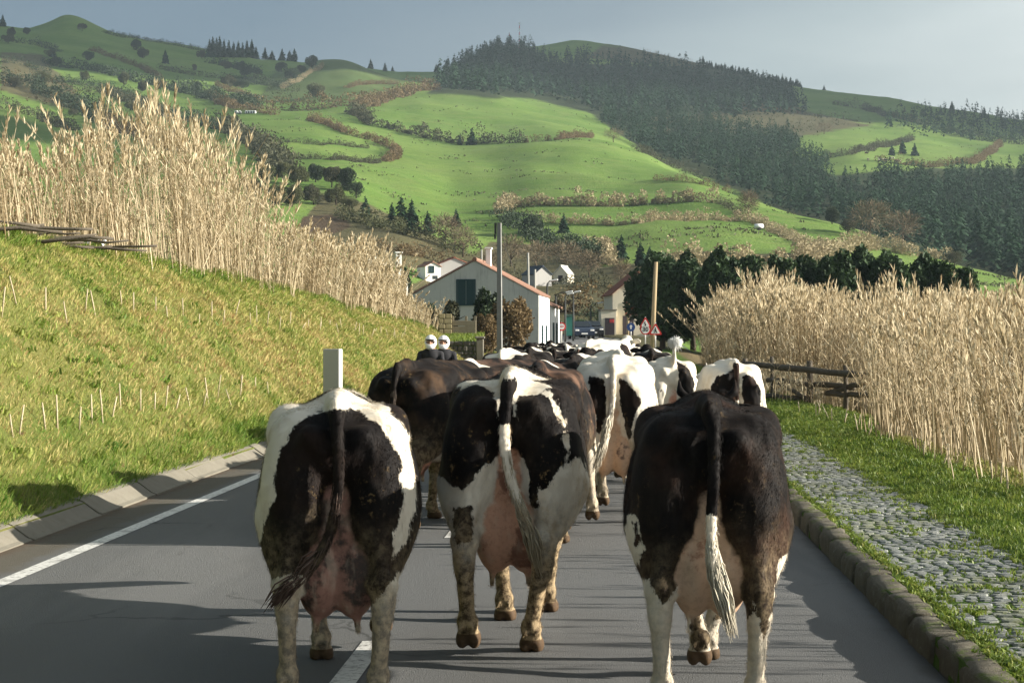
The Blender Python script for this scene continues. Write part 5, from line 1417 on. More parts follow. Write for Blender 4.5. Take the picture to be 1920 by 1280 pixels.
# block pillar and board fence above it
Yp = 76.0; bz = at(0, 627, Yp).z; bt = at(0, 588, Yp).z; xa, xb = at(822, 0, Yp).x, at(847, 0, Yp).x
bp = empty('block_pillar', ((xa + xb) / 2, Yp, bz - .4), .1, 'square pillar of tan concrete blocks beside the board fence', 'pillar')
BLK = plain('concrete_block', (.21, .18, .10), .95, .35, 5, .5); rows = 6; hh = (bt - bz + .4) / rows; w = xb - xa
for k in range(rows):
    cut = .5 if k % 2 else .36
    for s, (a, b) in enumerate(((0, cut), (cut, 1))):
        mb = MB(); mb.box((-w / 2 + w * (a + b) / 2, rr.uniform(-.012, .012), hh * (k + .5)), (w * (b - a) - .022, .5, hh - .022), bev=.02); mb.build('block', BLK, bp)
xa2, xb2 = at(848, 0, Yp).x, at(892, 0, Yp).x
bf = empty('board_fence', ((xa2 + xb2) / 2, Yp, bz - .4), 0, 'short weathered board fence between the block pillar and the russet bush', 'fence')
for py, hb in ((606, .22), (616, .20), (625, .20)):
    mb = MB(); mb.box((0, 0, at(0, py, Yp).z - bz + .4), (xb2 - xa2, .04, hb), rot=Matrix.Rotation(rr.uniform(-.04, .04), 3, 'Y'), bev=.008); mb.build('board', WOODG, bf)
for px in (849, 874, 891):
    mb = MB(); mb.box((at(px, 0, Yp).x - (xa2 + xb2) / 2, .07, .55), (.10, .10, 1.25), bev=.01); mb.build('post', WOODG, bf)

# white marker slab at the foot of the bank
Ym = 32.0; xm = at(624, 0, Ym).x; zt = at(0, 654, Ym).z; zb = float(near_z(xm, Ym)) - .1
mk = empty('marker_slab', (xm, Ym, zb), R(-20), 'upright white painted concrete marker slab at the foot of the bank', 'marker')
MKM = wall_paint('marker_white', (.40, .41, .40), .6)
mb = MB(); mb.box((0, 0, (zt - zb) / 2), (.32, .15, zt - zb), bev=.012); mb.build('slab', MKM, mk)
mb = MB(); mb.box((0, 0, .06), (.42, .25, .16), bev=.02); mb.build('footing', CONC, mk)

# poles
def pole(name, label, px_b, px_t, Y, py_t, r0, r1, mat, cat='pole', square=False, extra=None):
    Xb = (px_b - 960) / F_PX * Y; Xt = (px_t - 960) / F_PX * Y; zb = float(terr_z(Xb, Y)) - .3; zt = CAM_H - (py_t - HORIZON) / F_PX * Y
    rt = empty(name, (Xb, Y, zb), 0, label, cat)
    mb = MB(); mb.tube([(0, 0, 0), ((Xt - Xb) * .5, 0, (zt - zb) * .5), (Xt - Xb, 0, zt - zb)], [r0, (r0 + r1) / 2, r1], 4 if square else 12); o = mb.build('shaft', mat, rt, smooth=not square)
    if square: o.rotation_euler = (0, 0, R(33))
    return rt, Vector((Xt - Xb, 0, zt - zb))
m = Mat('pole_concrete', .9, .2); m.color(m.mix(m.noise(m.mapping(m.pos, (2, 2, .3)), 3, 5, .7), (.21, .205, .185), (.38, .37, .33))); m.bump(m.noise(m.pos, 30, 4), .3, .01); PC = m.m
PCD = plain('aged_concrete', (.20, .20, .19), .92, .3, 3, .3)
rt, tp = pole('utility_pole', 'tall square concrete utility pole in front of the russet bush', 937, 936, 82, 418, .165, .12, PCD, square=True)
mb = MB(); mb.box((tp.x - .17, 0, tp.z - .25), (.10, .16, .5), bev=.02); mb.box((tp.x - .19, 0, tp.z - .62), (.08, .1, .22), bev=.02); mb.build('insulator', DMETAL, rt)
mb = MB(); mb.tube([(tp.x + .12, 0, tp.z - .3), (tp.x + .3, .2, tp.z - 1.2), (tp.x + .75, .5, tp.z - 2.2)], .012, 5); mb.build('cable', DMETAL, rt)
m = Mat('pole_wood', .9, .2); m.color(m.mix(m.noise(m.mapping(m.pos, (6, 6, .4)), 3, 5, .7), (.21, .155, .085), (.42, .34, .21))); PW = m.m
pole('utility_pole', 'slightly leaning bare wooden pole behind the road signs', 1222, 1230, 109, 491, .15, .115, PW)
pole('utility_pole', 'thin pale pole beyond the roof of the grey house', 992, 990, 138, 474, .11, .08, PC)
pole('utility_pole', 'short pole near the dark blue roofed shed', 1003, 1003, 150, 505, .11, .09, PC)
pole('utility_pole', 'thin pole in front of the cream corner house', 1177, 1178, 135, 548, .10, .08, PW)
pole('utility_pole', 'slim pole behind the chimney of the grey house', 903, 903, 160, 468, .10, .08, PC)
def lamp(label, px, Y, top, arm):
    rt, tp = pole('street_lamp', label, px, px, Y, top, .085, .055, DMETAL, 'street lamp')
    mb = MB(); mb.tube([tp, tp + Vector((arm * .5, 0, .18)), tp + Vector((arm, 0, .22))], [.045, .04, .035], 6); mb.build('arm', DMETAL, rt)
    mb = MB(); mb.box(tp + Vector((arm * 1.25, 0, .22)), (.55, .22, .12), rot=Matrix.Rotation(-.18, 3, 'Y'), bev=.05); mb.build('lamp_head', plain('lamp_white', (.6, .6, .58), .4, .1, 4), rt)
for l in (('nearest and tallest street lamp beside the white street house', 1026, 118, 532, .35), ('second street lamp from the white house', 1042, 128, 553, .75), ('third street lamp from the white house', 1060, 136, 556, .30), ('fourth street lamp, in front of the teal shelter', 1075, 140, 552, .25), ('farthest pale street lamp with two heads above the parked cars', 1108, 168, 572, .7)): lamp(*l)

# road signs
SIGNW = plain('sign_white', (.74, .73, .70), .4, .05, 5); SIGNR = plain('sign_red', (.52, .035, .03), .4, .05, 5); SIGNK = plain('sign_black', (.012, .012, .012), .5, .1, 5); GALV = plain('galvanised_post', (.42, .42, .40), .5, .15, 8, metal=.4); SIGNB = plain('sign_blue', (.02, .06, .20), .4, .05, 5)
def text_mesh(txt, size):
    cu = bpy.data.curves.new('lettering', 'FONT'); cu.body = txt; cu.size = size; cu.align_x = 'CENTER'; cu.align_y = 'CENTER'; cu.extrude = .003; cu.offset = size * .02
    o = bpy.data.objects.new('lettering_tmp', cu); col.objects.link(o)
    me = bpy.data.meshes.new_from_object(o); bpy.data.objects.remove(o); return me
def rounded_tri(s, rc=.16):
    P = [(0, s * .577), (-s * .5, -s * .289), (s * .5, -s * .289)]; out = []
    for i in range(3):
        p, a, b = Vector(P[i]), Vector(P[i - 1]), Vector(P[(i + 1) % 3])
        u, v = p + (a - p) * rc, p + (b - p) * rc
        for t in (0, .33, .66, 1): out.append(tuple((u * (1 - t) + p * t) * (1 - t) + (p * (1 - t) + v * t) * t))
    return out
def sign_post(label, px, Y, zt):
    X = (px - 960) / F_PX * Y; zb = float(terr_z(X, Y)) - .2
    rt = empty('road_sign', (X, Y, zb), R(2), label, 'road sign')
    mb = MB(); mb.tube([(0, .03, 0), (0, .03, zt - zb)], .035, 8); mb.build('post', GALV, rt, True); return rt, zb
def tri_sign(rt, z, s):
    mb = MB(); mb.prism([(x, y + z) for x, y in rounded_tri(s)], -.012, .0); pl = mb.build('warning_plate', SIGNR, rt)
    mb = MB(); mb.prism([(x * .68, y * .68 + z) for x, y in rounded_tri(s)], -.018, -.0121); mb.build('plate_face', SIGNW, pl); return pl
def pict(pl, mb): mb.build('pictogram', SIGNK, pl)
Y1 = 104.0
rt, zb = sign_post('road sign post with a warning triangle above a round 30 limit sign', 1210, Y1, at(0, 594, Y1).z)
z = at(0, 607, Y1).z - zb; s = .72; pl = tri_sign(rt, z, s)
mb = MB(); mb.prism([(-.03, z - .12), (.03, z - .12), (.045, z - .02), (-.02, z + .06), (.01, z + .16), (-.04, z + .13), (-.075, z + .03), (-.02, z - .04)], -.024, -.0181); pict(pl, mb)
z = at(0, 617.5, Y1).z - zb; rad = .30
mb = MB(); mb.lathe([(rad, -.012), (rad, .0)], 28, (0, 0, z), 'Y'); pl = mb.build('limit_plate', SIGNR, rt)
mb = MB(); mb.lathe([(rad * .78, -.018), (rad * .78, -.0121)], 28, (0, 0, z), 'Y'); fc = mb.build('plate_face', SIGNW, pl)
me = text_mesh('30', .36); o = link('number', me, SIGNK, pl, (0, -.0225, z), (R(90), 0, 0))
rt, zb = sign_post('road sign post with a single pedestrian warning triangle beside the wooden pole', 1229, Y1 - 1, at(0, 604, Y1 - 1).z)
z = at(0, 620, Y1 - 1).z - zb; pl = tri_sign(rt, z, .80)
mb = MB(); mb.lathe([(.035, -.024), (.035, -.0181)], 12, (0, 0, z + .155), 'Y')
mb.prism([(-.03, z + .11), (.035, z + .11), (.05, z + .0), (.11, z - .13), (.06, z - .13), (.0, z - .03), (-.06, z - .13), (-.11, z - .13), (-.03, z + .0)], -.024, -.0181)
mb.prism([(-.03, z + .10), (-.03, z + .05), (-.10, z - .02), (-.115, z + .01)], -.024, -.0181); pict(pl, mb)
rt, zb = sign_post('far round blue sign behind the thin pole', 1183, 128, at(0, 604, 128).z)
mb = MB(); mb.lathe([(.30, -.012), (.30, 0)], 24, (0, 0, at(0, 613, 128).z - zb), 'Y'); pl = mb.build('sign_plate', SIGNB, rt)
mb = MB(); mb.prism([(-.05, at(0, 613, 128).z - zb - .15), (.05, at(0, 613, 128).z - zb - .15), (.05, at(0, 613, 128).z - zb + .02), (.12, at(0, 613, 128).z - zb + .02), (0, at(0, 613, 128).z - zb + .18), (-.12, at(0, 613, 128).z - zb + .02), (-.05, at(0, 613, 128).z - zb + .02)], -.018, -.0121); mb.build('arrow', SIGNW, pl)
rt, zb = sign_post('far round red rimmed sign on the left of the street', 1053, 126, at(0, 603, 126).z)
z = at(0, 612, 126).z - zb
mb = MB(); mb.lathe([(.30, -.012), (.30, 0)], 24, (0, 0, z), 'Y'); pl = mb.build('sign_plate', SIGNR, rt)
mb = MB(); mb.lathe([(.21, -.018), (.21, -.0121)], 24, (0, 0, z), 'Y'); mb.build('plate_face', SIGNW, pl)
mb = MB(); mb.box((0, -.021, z), (.30, .006, .06)); mb.build('bar', SIGNR, pl)

# log fence on the right
def Pf(px, py, Y): return at(px, py, Y)
fe = empty('log_fence', tuple(Pf(1520, 745, 43)), 0, 'rough fence of weathered round logs in front of the reeds', 'fence'); o0 = fe.location.copy()
rails = [((1395, 682, 46.0), (1648, 708, 39.5), .075), ((1440, 712, 45.2), (1600, 727, 41.2), .065), ((1550, 737, 42.5), (1648, 710, 39.6), .06), ((1446, 712, 44.6), (1512, 746, 42.4), .05), ((1398, 740, 45.6), (1510, 748, 42.6), .07), ((1552, 737, 42.3), (1640, 742, 39.9), .06)]
for (a, b, rad) in rails:
    p, q = Pf(*a) - o0, Pf(*b) - o0; d = q - p
    mb = MB(); pts = [p + d * t + Vector((0, random.uniform(-.02, .02), random.uniform(-.025, .025) if 0 < t < 1 else 0)) for t in np.linspace(0, 1, 7)]
    mb.tube(pts, [rad * random.uniform(.88, 1.1) for _ in pts], 9); mb.build('rail', LOGW, fe, True)
for (px, t, b, Y, rad) in ((1397, 672, 748, 45.9, .07), (1447, 668, 752, 44.9, .05), (1518, 676, 752, 42.9, .075), (1585, 684, 764, 41.2, .055), (1642, 698, 772, 39.7, .08)):
    p = Pf(px, t, Y) - o0; q = p.copy(); q.z = float(near_z(p.x + o0.x, Y)) - .3 - o0.z
    mb = MB(); mb.tube([q, (p + q) / 2 + Vector((.02, 0, 0)), p], [rad * 1.08, rad, rad * .9], 9); mb.build('post', LOGW, fe, True)

# branches and a white sheet lying on the bank top at the left edge
for i in range(20):
    Y = 24.2 + 5.0 * (i + random.random()) / 20; X = float(crest_t(Y) + road_x(Y)) - random.uniform(-.05, .4); z = float(near_z(X, Y))
    mb = MB(); L = random.uniform(1.2, 2.4); a = random.uniform(-.35, .35); n = 6
    pts = [(-L / 2 + L * k / n, random.uniform(-.05, .05), random.uniform(-.03, .03)) for k in range(n + 1)]
    mb.tube(pts, [random.uniform(.022, .045) * (1 - .5 * k / n) for k in range(n + 1)], 7)
    o = mb.build('log', LOGW, None, True, (X + random.uniform(-.6, .4), Y, z + .045 + .05 * (i % 3)), (0, random.uniform(-.06, .06), a)); tag(o, 'grey brown branch lying in the heap on the bank at the left edge', 'log', 'branches heaped on the bank top')
Y = 29.0; p = Vector((float(crest_t(Y) + road_x(Y)) - .1, Y, 0)); mb = MB(); rr = random.Random(4)
V = []; F = []
for i in range(9):
    for j in range(6): V.append(((i - 4) * .055, (j - 2.5) * .05, .05 + .05 * math.sin(i * 1.3 + j) + rr.uniform(0, .05)))
for i in range(8):
    for j in range(5): F.append((i * 6 + j, (i + 1) * 6 + j, (i + 1) * 6 + j + 1, i * 6 + j + 1))
mb.add(V, F); o = mb.build('plastic_sheet', plain('white_plastic', (.74, .74, .72), .4, .08, 8), None, True, (p.x, Y, float(near_z(p.x, Y)) + .10)); tag(o, 'crumpled white plastic sheet on the bank beside the branches', 'plastic sheet')
md = o.modifiers.new('thickness', 'SOLIDIFY'); md.thickness = .006

# mast on the hill
def mast(label, px, Y, top, base_py, w, bands):
    X = (px - 960) / F_PX * Y; zb = float(terr_z(X, Y)); zt = CAM_H - (top - HORIZON) / F_PX * Y
    rt = empty('radio_mast', (X, Y, zb), 0, label, 'mast'); H = zt - zb
    for k in range(bands):
        za, zb2 = H * k / bands, H * (k + 1) / bands; mb = MB(); wa, wb = w * (1 - .6 * k / bands), w * (1 - .6 * (k + 1) / bands)
        c4 = [(-1, -1), (1, -1), (1, 1), (-1, 1)]
        for i in range(4):
            a, b = c4[i], c4[(i + 1) % 4]
            mb.tube([(a[0] * wa, a[1] * wa, za), (a[0] * wb, a[1] * wb, zb2)], .11, 4)
            mb.tube([(a[0] * wa, a[1] * wa, za), (b[0] * wb, b[1] * wb, zb2)], .07, 4)
            mb.tube([(a[0] * wb, a[1] * wb, zb2), (b[0] * wb, b[1] * wb, zb2)], .07, 4)
        mb.build('mast_section', (SIGNR if k % 2 == 0 else SIGNW), rt)
    mb = MB()
    for z in (.45, .72, .95): mb.lathe([(.25, -.25), (.8, -.2), (.8, .2), (.25, .25)], 8, (0, 0, H * z))
    mb.build('antenna', GALV, rt); return rt
mast('tall red and white lattice radio mast on the hilltop', 974, 1590, 42, 95, .55, 8)
mast('thin second mast beside the tall radio mast', 955, 1570, 62, 95, .22, 5)

# white shelters, trailer and grazing cattle far up the slopes
SH_W = plain('white_shell', (.80, .80, .78), .5, .05, 4)
for px in (443, 450, 462, 467, 472, 477):
    p = hit(px, 213, 690, 820); mb = MB()
    mb.prism([(-.55, 0), (.55, 0), (.6, .7), (.35, 1.15), (-.35, 1.15), (-.6, .7)], -.8, .8)
    rt = empty('shelter', p, random.uniform(-.2, .2), 'small white calf shelter in the row at the top of the sunlit field', 'shelter', 'white shelters on the hillside field'); mb.build('shell', SH_W, rt)
    mb = MB(); mb.box((0, -.81, .4), (.5, .04, .75)); mb.build('opening', DARKD, rt)
p = hit(1423, 432, 320, 400)
rt = empty('trailer', p, .2, 'small white tank trailer by the leafless tree between the small fields', 'trailer')
mb = MB(); mb.lathe([(.15, -1.0), (.48, -.85), (.52, 0), (.48, .85), (.15, 1.0)], 14, (0, 0, .85), 'X'); mb.build('tank', SH_W, rt, True)
mb = MB(); mb.box((0, 0, .42), (2.2, .7, .10)); mb.tube([(-1.1, 0, .42), (-1.7, 0, .38)], .05, 6); mb.build('chassis', DMETAL, rt)
for s in (-1, 1):
    mb = MB(); mb.lathe([(.18, -.07), (.3, -.07), (.33, 0), (.3, .07), (.18, .07)], 14, (0, s * .5, .33), 'Y'); mb.build('wheel', SIGNK, rt)

# parked cars
def car(label, px, Y, rz, paint, seed=0):
    X = (px - 960) / F_PX * Y; rt = empty('parked_car', (X, Y, float(road_z(Y))), rz, label, 'car')
    half = [(-2.0, .35), (-2.02, .70), (-1.95, .88), (-1.1, .98), (1.25, .95), (1.9, .82), (2.0, .60), (1.98, .32)]
    mb = MB(); V = []; F = []
    secs = [(-.80, .90), (-.84, 1), (.84, 1), (.80, .90)]
    for xx, s in secs:
        for a, b in half: V.append((xx, -a * (1 if s == 1 else .985), .30 + (b - .30) * (1 if s == 1 else .94)))
    n = len(half)
    for i in range(3):
        for k in range(n): k2 = (k + 1) % n; F.append((i * n + k, i * n + k2, (i + 1) * n + k2, (i + 1) * n + k))
    F += [tuple(range(n)), tuple(range(3 * n, 4 * n))[::-1]]
    mb.add(V, F); mb.build('body', paint, rt)
    mb = MB(); A = [(-1.5, .96), (-1.05, 1.42), (.25, 1.46), (1.0, .95)]
    mb.add([(x * .76, -a * 1.0, z) if z < 1.2 else (x * .62, -a, z) for x in (-1, 1) for a, z in A], [(0, 1, 2, 3), (7, 6, 5, 4), (0, 4, 5, 1), (1, 5, 6, 2), (2, 6, 7, 3)]); mb.build('cabin', paint, rt)
    mb = MB()
    mb.add([(-.66, -.935, 1.0), (.66, -.935, 1.0), (.56, -.40, 1.39), (-.56, -.40, 1.39)], [(0, 1, 2, 3)])
    mb.add([(-.66, 1.455, 1.02), (.66, 1.455, 1.02), (.56, 1.13, 1.37), (-.56, 1.13, 1.37)], [(0, 1, 2, 3)])
    o = mb.build('windscreen', GLASS, rt); o.modifiers.new('thickness', 'SOLIDIFY').thickness = .05
    for s in (-1, 1):
        for yy in (-1.25, 1.25):
            mb = MB(); mb.lathe([(.18, -.10), (.30, -.10), (.32, 0), (.30, .10), (.18, .10)], 14, (s * .80, yy, .32), 'X'); w = mb.build('wheel', SIGNK, rt)
        mb = MB(); mb.box((s * .62, -1.985, .72), (.32, .06, .14), bev=.03); mb.build('headlight', SIGNW, rt)
        mb = MB(); mb.box((s * .62, 2.0, .76), (.30, .06, .16), bev=.03); mb.build('tail_light', SIGNR, rt)
    mb = MB(); mb.box((0, -2.0, .45), (.52, .03, .11)); mb.build('number_plate', SIGNW, rt)
car('dark blue parked car with its front to the street', 1090, 150, .1, plain('car_blue', (.02, .03, .055), .25, .1, 2, spec=.6))
car('black parked car behind the dark blue one', 1110, 158, .05, plain('car_black', (.015, .015, .017), .25, .1, 2, spec=.6))
def cow_mesh(name, h=0.0125, S=None):
    """a cow facing +y, hind feet near the origin. S: pose and build"""
    S = dict(S or {})
    bw = S.get('belly', 1.0)            # belly width
    ud = S.get('udder', 1.0)
    f = Field((-0.62, -0.55, -0.02), (0.62, 2.55, 1.78), h)
    e = f.ell; c = f.cap
    # trunk
    e((0, 0.86, 0.96), (0.385 * bw, 0.70, 0.40), 0.08)
    e((0, 0.70, 0.80), (0.385 * bw, 0.54, 0.275), 0.12)
    e((0, 1.30, 0.98), (0.25, 0.34, 0.37), 0.12)
    c((0, 1.45, 1.25), (0, 0.50, 1.30), 0.10, 0.085, 0.12)
    e((0, 0.55, 1.145), (0.325, 0.40, 0.195), 0.10)
    e((0, 0.20, 1.145), (0.225, 0.33, 0.19), 0.09)
    e((0, 0.36, 1.195), (0.335, 0.32, 0.138), 0.08)
    c((0, 0.62, 1.375), (0, 0.12, 1.372), 0.026, 0.026, 0.07)        # spine
    c((0, 0.12, 1.368), (0, -0.07, 1.355), 0.045, 0.043, 0.07)       # tail head
    for s in (-1, 1):
        e((s * 0.258, 0.42, 1.268), (0.050, 0.09, 0.045), 0.11)       # hook bone
        e((s * 0.112, -0.07, 1.218), (0.045, 0.055, 0.05), 0.06)     # pin bone
        c((s * 0.235, 0.44, 1.265), (s * 0.115, -0.04, 1.205), 0.040, 0.040, 0.09)
        e((s * 0.190, 0.13, 0.96), (0.165, 0.245, 0.36), 0.07)       # thigh
        e((s * 0.180, 0.03, 0.87), (0.130, 0.165, 0.31), 0.06)       # rear of the thigh
        e((s * 0.27, 0.40, 0.84), (0.095, 0.15, 0.20), 0.10)         # stifle
        e((s * 0.225, 1.20, 0.98), (0.10, 0.20, 0.33), 0.09)         # shoulder
        e((s * 0.05, 1.25, 1.28), (0.07, 0.2, 0.06), 0.08)
    e((0, 0.12, 0.84), (0.18, 0.15, 0.17), 0.06)
    # hollows: flank, beside the tail head, between the thighs
    for s in (-1, 1):
        e((s * 0.43 * max(1, bw), 0.66, 1.17), (0.05, 0.09, 0.06), 0.10, True)
        e((s * 0.085, -0.10, 1.345), (0.040, 0.10, 0.06), 0.07, True)
        c((s * 0.115, -0.215, 1.10), (s * 0.155, -0.215, 0.82), 0.03, 0.02, 0.06, True)
    c((0, -0.17, 1.20), (0, -0.20, 0.80), 0.045, 0.065, 0.07, True)
    # udder
    if ud > 0:
        e((0, 0.10, 0.80), (0.115 * ud ** .5, 0.17, 0.22), 0.04)
        zb = 0.40 + (1 - ud) * 0.22
        for s in (-1, 1):
            e((s * 0.073 * ud ** .5, 0.03, zb + 0.19), (0.103 * ud ** .5, 0.14, 0.19), 0.035)
            e((s * 0.075 * ud ** .5, 0.24, zb + 0.21), (0.10 * ud ** .5, 0.16, 0.17), 0.05)
            c((s * 0.085 * ud ** .5, -0.01, zb + 0.03), (s * 0.09 * ud ** .5, -0.01, zb - 0.055), 0.020, 0.013, 0.02)
            c((s * 0.085, 0.24, zb + 0.06), (s * 0.09, 0.25, zb - 0.03), 0.020, 0.013, 0.02)
    # legs: each entry (foot x, foot y, foot lift)
    LG = S.get('legs', {})
    feet = []
    for key, s in (('hl', -1), ('hr', 1)):
        fx, fy, lift = LG.get(key, (0.17, 0.0, 0.0)); fx *= s
        hk = np.array((s * 0.200 + (fx - s * .17) * .5, -0.115 + fy * 0.55 - lift * .35, 0.515 + lift * 0.45))
        ft = np.array((fx, fy - 0.035 - lift * 0.35, 0.125 + lift))
        kn = np.array((s * 0.235, 0.20 + fy * 0.22, 0.80))
        c(kn, hk + (0, 0.045, 0.05), 0.150, 0.062, 0.08)
        c(hk + (s * .03, .01, .03), hk + (-s * .03, .01, .02), .040, .040, .02)
        c((s * 0.19, -0.04, 0.82), hk + (0, -0.035, 0.06), 0.06, 0.026, 0.04)
        c(hk + (0, -0.028, 0.055), hk + (0, 0.0, -0.05), 0.040, 0.045, 0.03)
        c(hk + (0, 0.035, 0.03), hk + (0, 0.02, -0.11), 0.062, 0.046, 0.03)
        c(hk + (0, 0.008, -0.05), ft, 0.045, 0.037, 0.025)
        c(hk + (0, -0.03, -.02), ft + (0, -.03, .03), 0.022, 0.022, 0.02)
        feet.append((ft, lift))
    for key, s in (('fl', -1), ('fr', 1)):
        fx, fy, lift = LG.get(key, (0.15, 0.0, 0.0)); fx *= s
        ft = np.array((fx, 1.17 + fy - 0.02 - lift * 0.5, 0.12 + lift))
        kn = np.array((s * 0.165 + (fx - s * .15) * .5, 1.20 + fy * 0.55 + lift * 0.5, 0.42 + lift * 0.55))
        c((s * 0.20, 1.16 + fy * .12, 0.80), kn + (0, 0, 0.04), 0.115, 0.055, 0.07)
        e(kn + (0, 0.01, 0), (0.055, 0.056, 0.07), 0.03)
        c(kn, ft, 0.045, 0.038, 0.03)
        feet.append((ft, lift))
    for ft, lift in feet:
        e(ft, (0.050, 0.054, 0.050), 0.02)
        up = min(lift * 1.6, 0.9)        # a lifted hoof tips back and shows its sole
        dz, dy = -0.085 * math.cos(up), 0.045 - 0.06 * math.sin(up)
        hf = ft + np.array((0, dy, dz))
        c(ft, hf + (0, 0, 0.02), 0.044, 0.050, 0.02)
        for s in (-1, 1):
            e(hf + (s * 0.030, 0.018, -0.010), (0.033, 0.068, 0.050), 0.008, False, rx=-up * .8)
            c(ft + (s * 0.026, -0.050, -0.015), ft + (s * 0.028, -0.060, -0.03), 0.014, 0.011, 0.01)
        if lift < 0.02: pass
    # neck and head
    hd = S.get('head', (0.0, 0.0))      # sideways, up
    n1 = np.array((hd[0] * 0.5, 1.78, 1.17 + hd[1] * .6)); n2 = np.array((hd[0], 2.02, 1.22 + hd[1]))
    c((0, 1.42, 1.12), n1, 0.205, 0.155, 0.12, sx=0.8)
    c((0, 1.40, 0.95), n1 - (0, 0, .06), 0.17, 0.12, 0.12, sx=0.7)
    c(n1, n2, 0.150, 0.125, 0.08, sx=0.8)
    mz = n2 + np.array((hd[0] * .35, 0.30, -0.27))
    c(n2 + (0, .02, -.02), mz, 0.118, 0.078, 0.07, sx=0.88)
    e(mz + (0, 0.02, -0.02), (0.082, 0.075, 0.07), 0.04)
    e(n2 + (0, -0.03, 0.10), (0.075, 0.07, 0.06), 0.06)
    for s in (-1, 1):
        e(n2 + (s * 0.10, 0.09, 0.0), (0.03, 0.045, 0.04), 0.03)
        e(n2 + (s * 0.20, -0.07, 0.045), (0.105, 0.030, 0.058), 0.03, rz=-s * 0.35)
        if S.get('horns'): f.chain([n2 + (s * .08, -.02, .10), n2 + (s * .15, 0, .16), n2 + (s * .16, .03, .23)], [.028, .02, .008], 0.015)
    # tail
    tp = S.get('tail', [(0, -0.07, 1.36), (0.0, -0.17, 1.28), (0.0, -0.22, 1.05), (0.0, -0.22, 0.80), (0.0, -0.21, 0.60)])
    tp = [np.array(p, np.float32) for p in tp]
    if not S.get('tail_up'):
        for p in tp:
            if p[2] > .75: p[1] += .035
        tp[0] = np.array((0, -.045, 1.335), np.float32)
    tr = np.linspace(0.029, 0.016, len(tp)); tr[0] = 0.038
    # round the corners of the tail
    P = []
    for i in range(len(tp) - 1):
        p0, p1, p2, p3 = tp[max(i - 1, 0)], tp[i], tp[i + 1], tp[min(i + 2, len(tp) - 1)]
        for t in np.linspace(0, 1, 5)[:-1]:
            P.append(0.5 * ((2 * p1) + (-p0 + p2) * t + (2 * p0 - 5 * p1 + 4 * p2 - p3) * t * t + (-p0 + 3 * p1 - 3 * p2 + p3) * t ** 3))
    P.append(tp[-1])
    f.chain(P, np.interp(np.linspace(0, 1, len(P)), np.linspace(0, 1, len(tp)), tr), 0.018)
    f.floor(0.0)
    V, Q = f.surface()
    q = V.astype(float); am = .0045 * np.clip((V[:, 2] - .35) / .3, .25, 1)     # uneven muscle and skin
    nx = vnoise(q[:, 1] * 1.0 + q[:, 2] * .4, q[:, 2], .26, S.get('rough', 5)); ny = vnoise(q[:, 0] * 1.3 + q[:, 1] * .5, q[:, 2] * .9, .17, S.get('rough', 5) + 1)
    V[:, 0] += np.sign(V[:, 0]) * am * nx * np.clip(np.abs(V[:, 0]) / .1, 0, 1); V[:, 1] -= am * 1.2 * ny * (V[:, 1] < .2); V[:, 2] += am * .6 * nx * (V[:, 2] > 1.1)
    # attributes: coat (positive = white), skin (udder and other bare skin), hoof, mud
    x, y, z = V[:, 0], V[:, 1], V[:, 2]
    w = np.full(len(V), -0.2 if S.get('base', 'b') == 'b' else 0.2, np.float32)
    XZ = np.stack([x, z], 1); XY = np.stack([x, y], 1); YZ = np.stack([y, z], 1)
    for op in S.get('coat', []):
        cl, kind = op[0], op[1]
        if kind == 'rear': d = poly_sd(XZ, op[2]); lo, hi = op[3], op[4]; d = np.minimum(d, np.minimum(y - lo, hi - y))
        elif kind == 'top': d = poly_sd(XY, op[2]); d = np.minimum(d, z - op[3])
        elif kind == 'side': d = poly_sd(YZ, op[2]); d = np.minimum(d, op[3] * x - 0.02)
        elif kind == 'cap': d = cap_sd(V, op[2], op[3], op[4])
        w = np.maximum(w, d) if cl == 'w' else np.minimum(w, -d)
    # tail coat: white from a given height down
    dt = np.full(len(V), 9.0, np.float32)
    for i in range(len(P) - 1): dt = np.minimum(dt, -cap_sd(V, P[i], P[i + 1], 0.0))
    on_tail = (dt < 0.052) & (y < -0.075 if not S.get('tail_up') else (z > 1.40))
    if 'tail_white' in S: w = np.where(on_tail, (S['tail_white'] - z), w)
    skin = np.full(len(V), -0.3, np.float32)
    if ud > 0:
        zb = 0.40 + (1 - ud) * 0.22
        for s in (-1, 1):
            for cy, cz, r in ((0.03, zb + 0.19, (0.113, 0.15, 0.20)), (0.24, zb + 0.21, (0.11, 0.17, 0.18))):
                k0 = np.sqrt(((x - s * 0.073 * ud ** .5) / (r[0] * ud ** .5)) ** 2 + ((y - cy) / r[1]) ** 2 + ((z - cz) / r[2]) ** 2)
                skin = np.maximum(skin, (1 - k0) * 0.12 + 0.01)
        k0 = np.sqrt((x / (0.122 * ud ** .5)) ** 2 + ((y - 0.10) / 0.18) ** 2 + ((z - 0.78) / S.get('skin_up', 0.24)) ** 2)
        skin = np.maximum(skin, (1 - k0) * 0.12 + 0.01)
        for s in (-1, 1):                  # the legs themselves carry hair
            dl = -cap_sd(V, (s * 0.235, 0.10, 0.80), (s * 0.21, -0.1, 0.52), 0.10)
            skin = np.minimum(skin, dl + 0.035)
    skin = np.where(on_tail, -0.3, skin)
    hoof = np.full(len(V), -1.0, np.float32)
    for ft, lift in feet:
        d = np.linalg.norm(V - (ft + np.array((0, 0.05, -0.10))), axis=1)
        hoof = np.maximum(hoof, np.minimum(0.115 - d, ft[2] - 0.063 - z))
    me = np_mesh(name, V, Q, True, attrs={'coat': w, 'skin': skin, 'hoof': hoof, 'zrel': z})
    return me, P

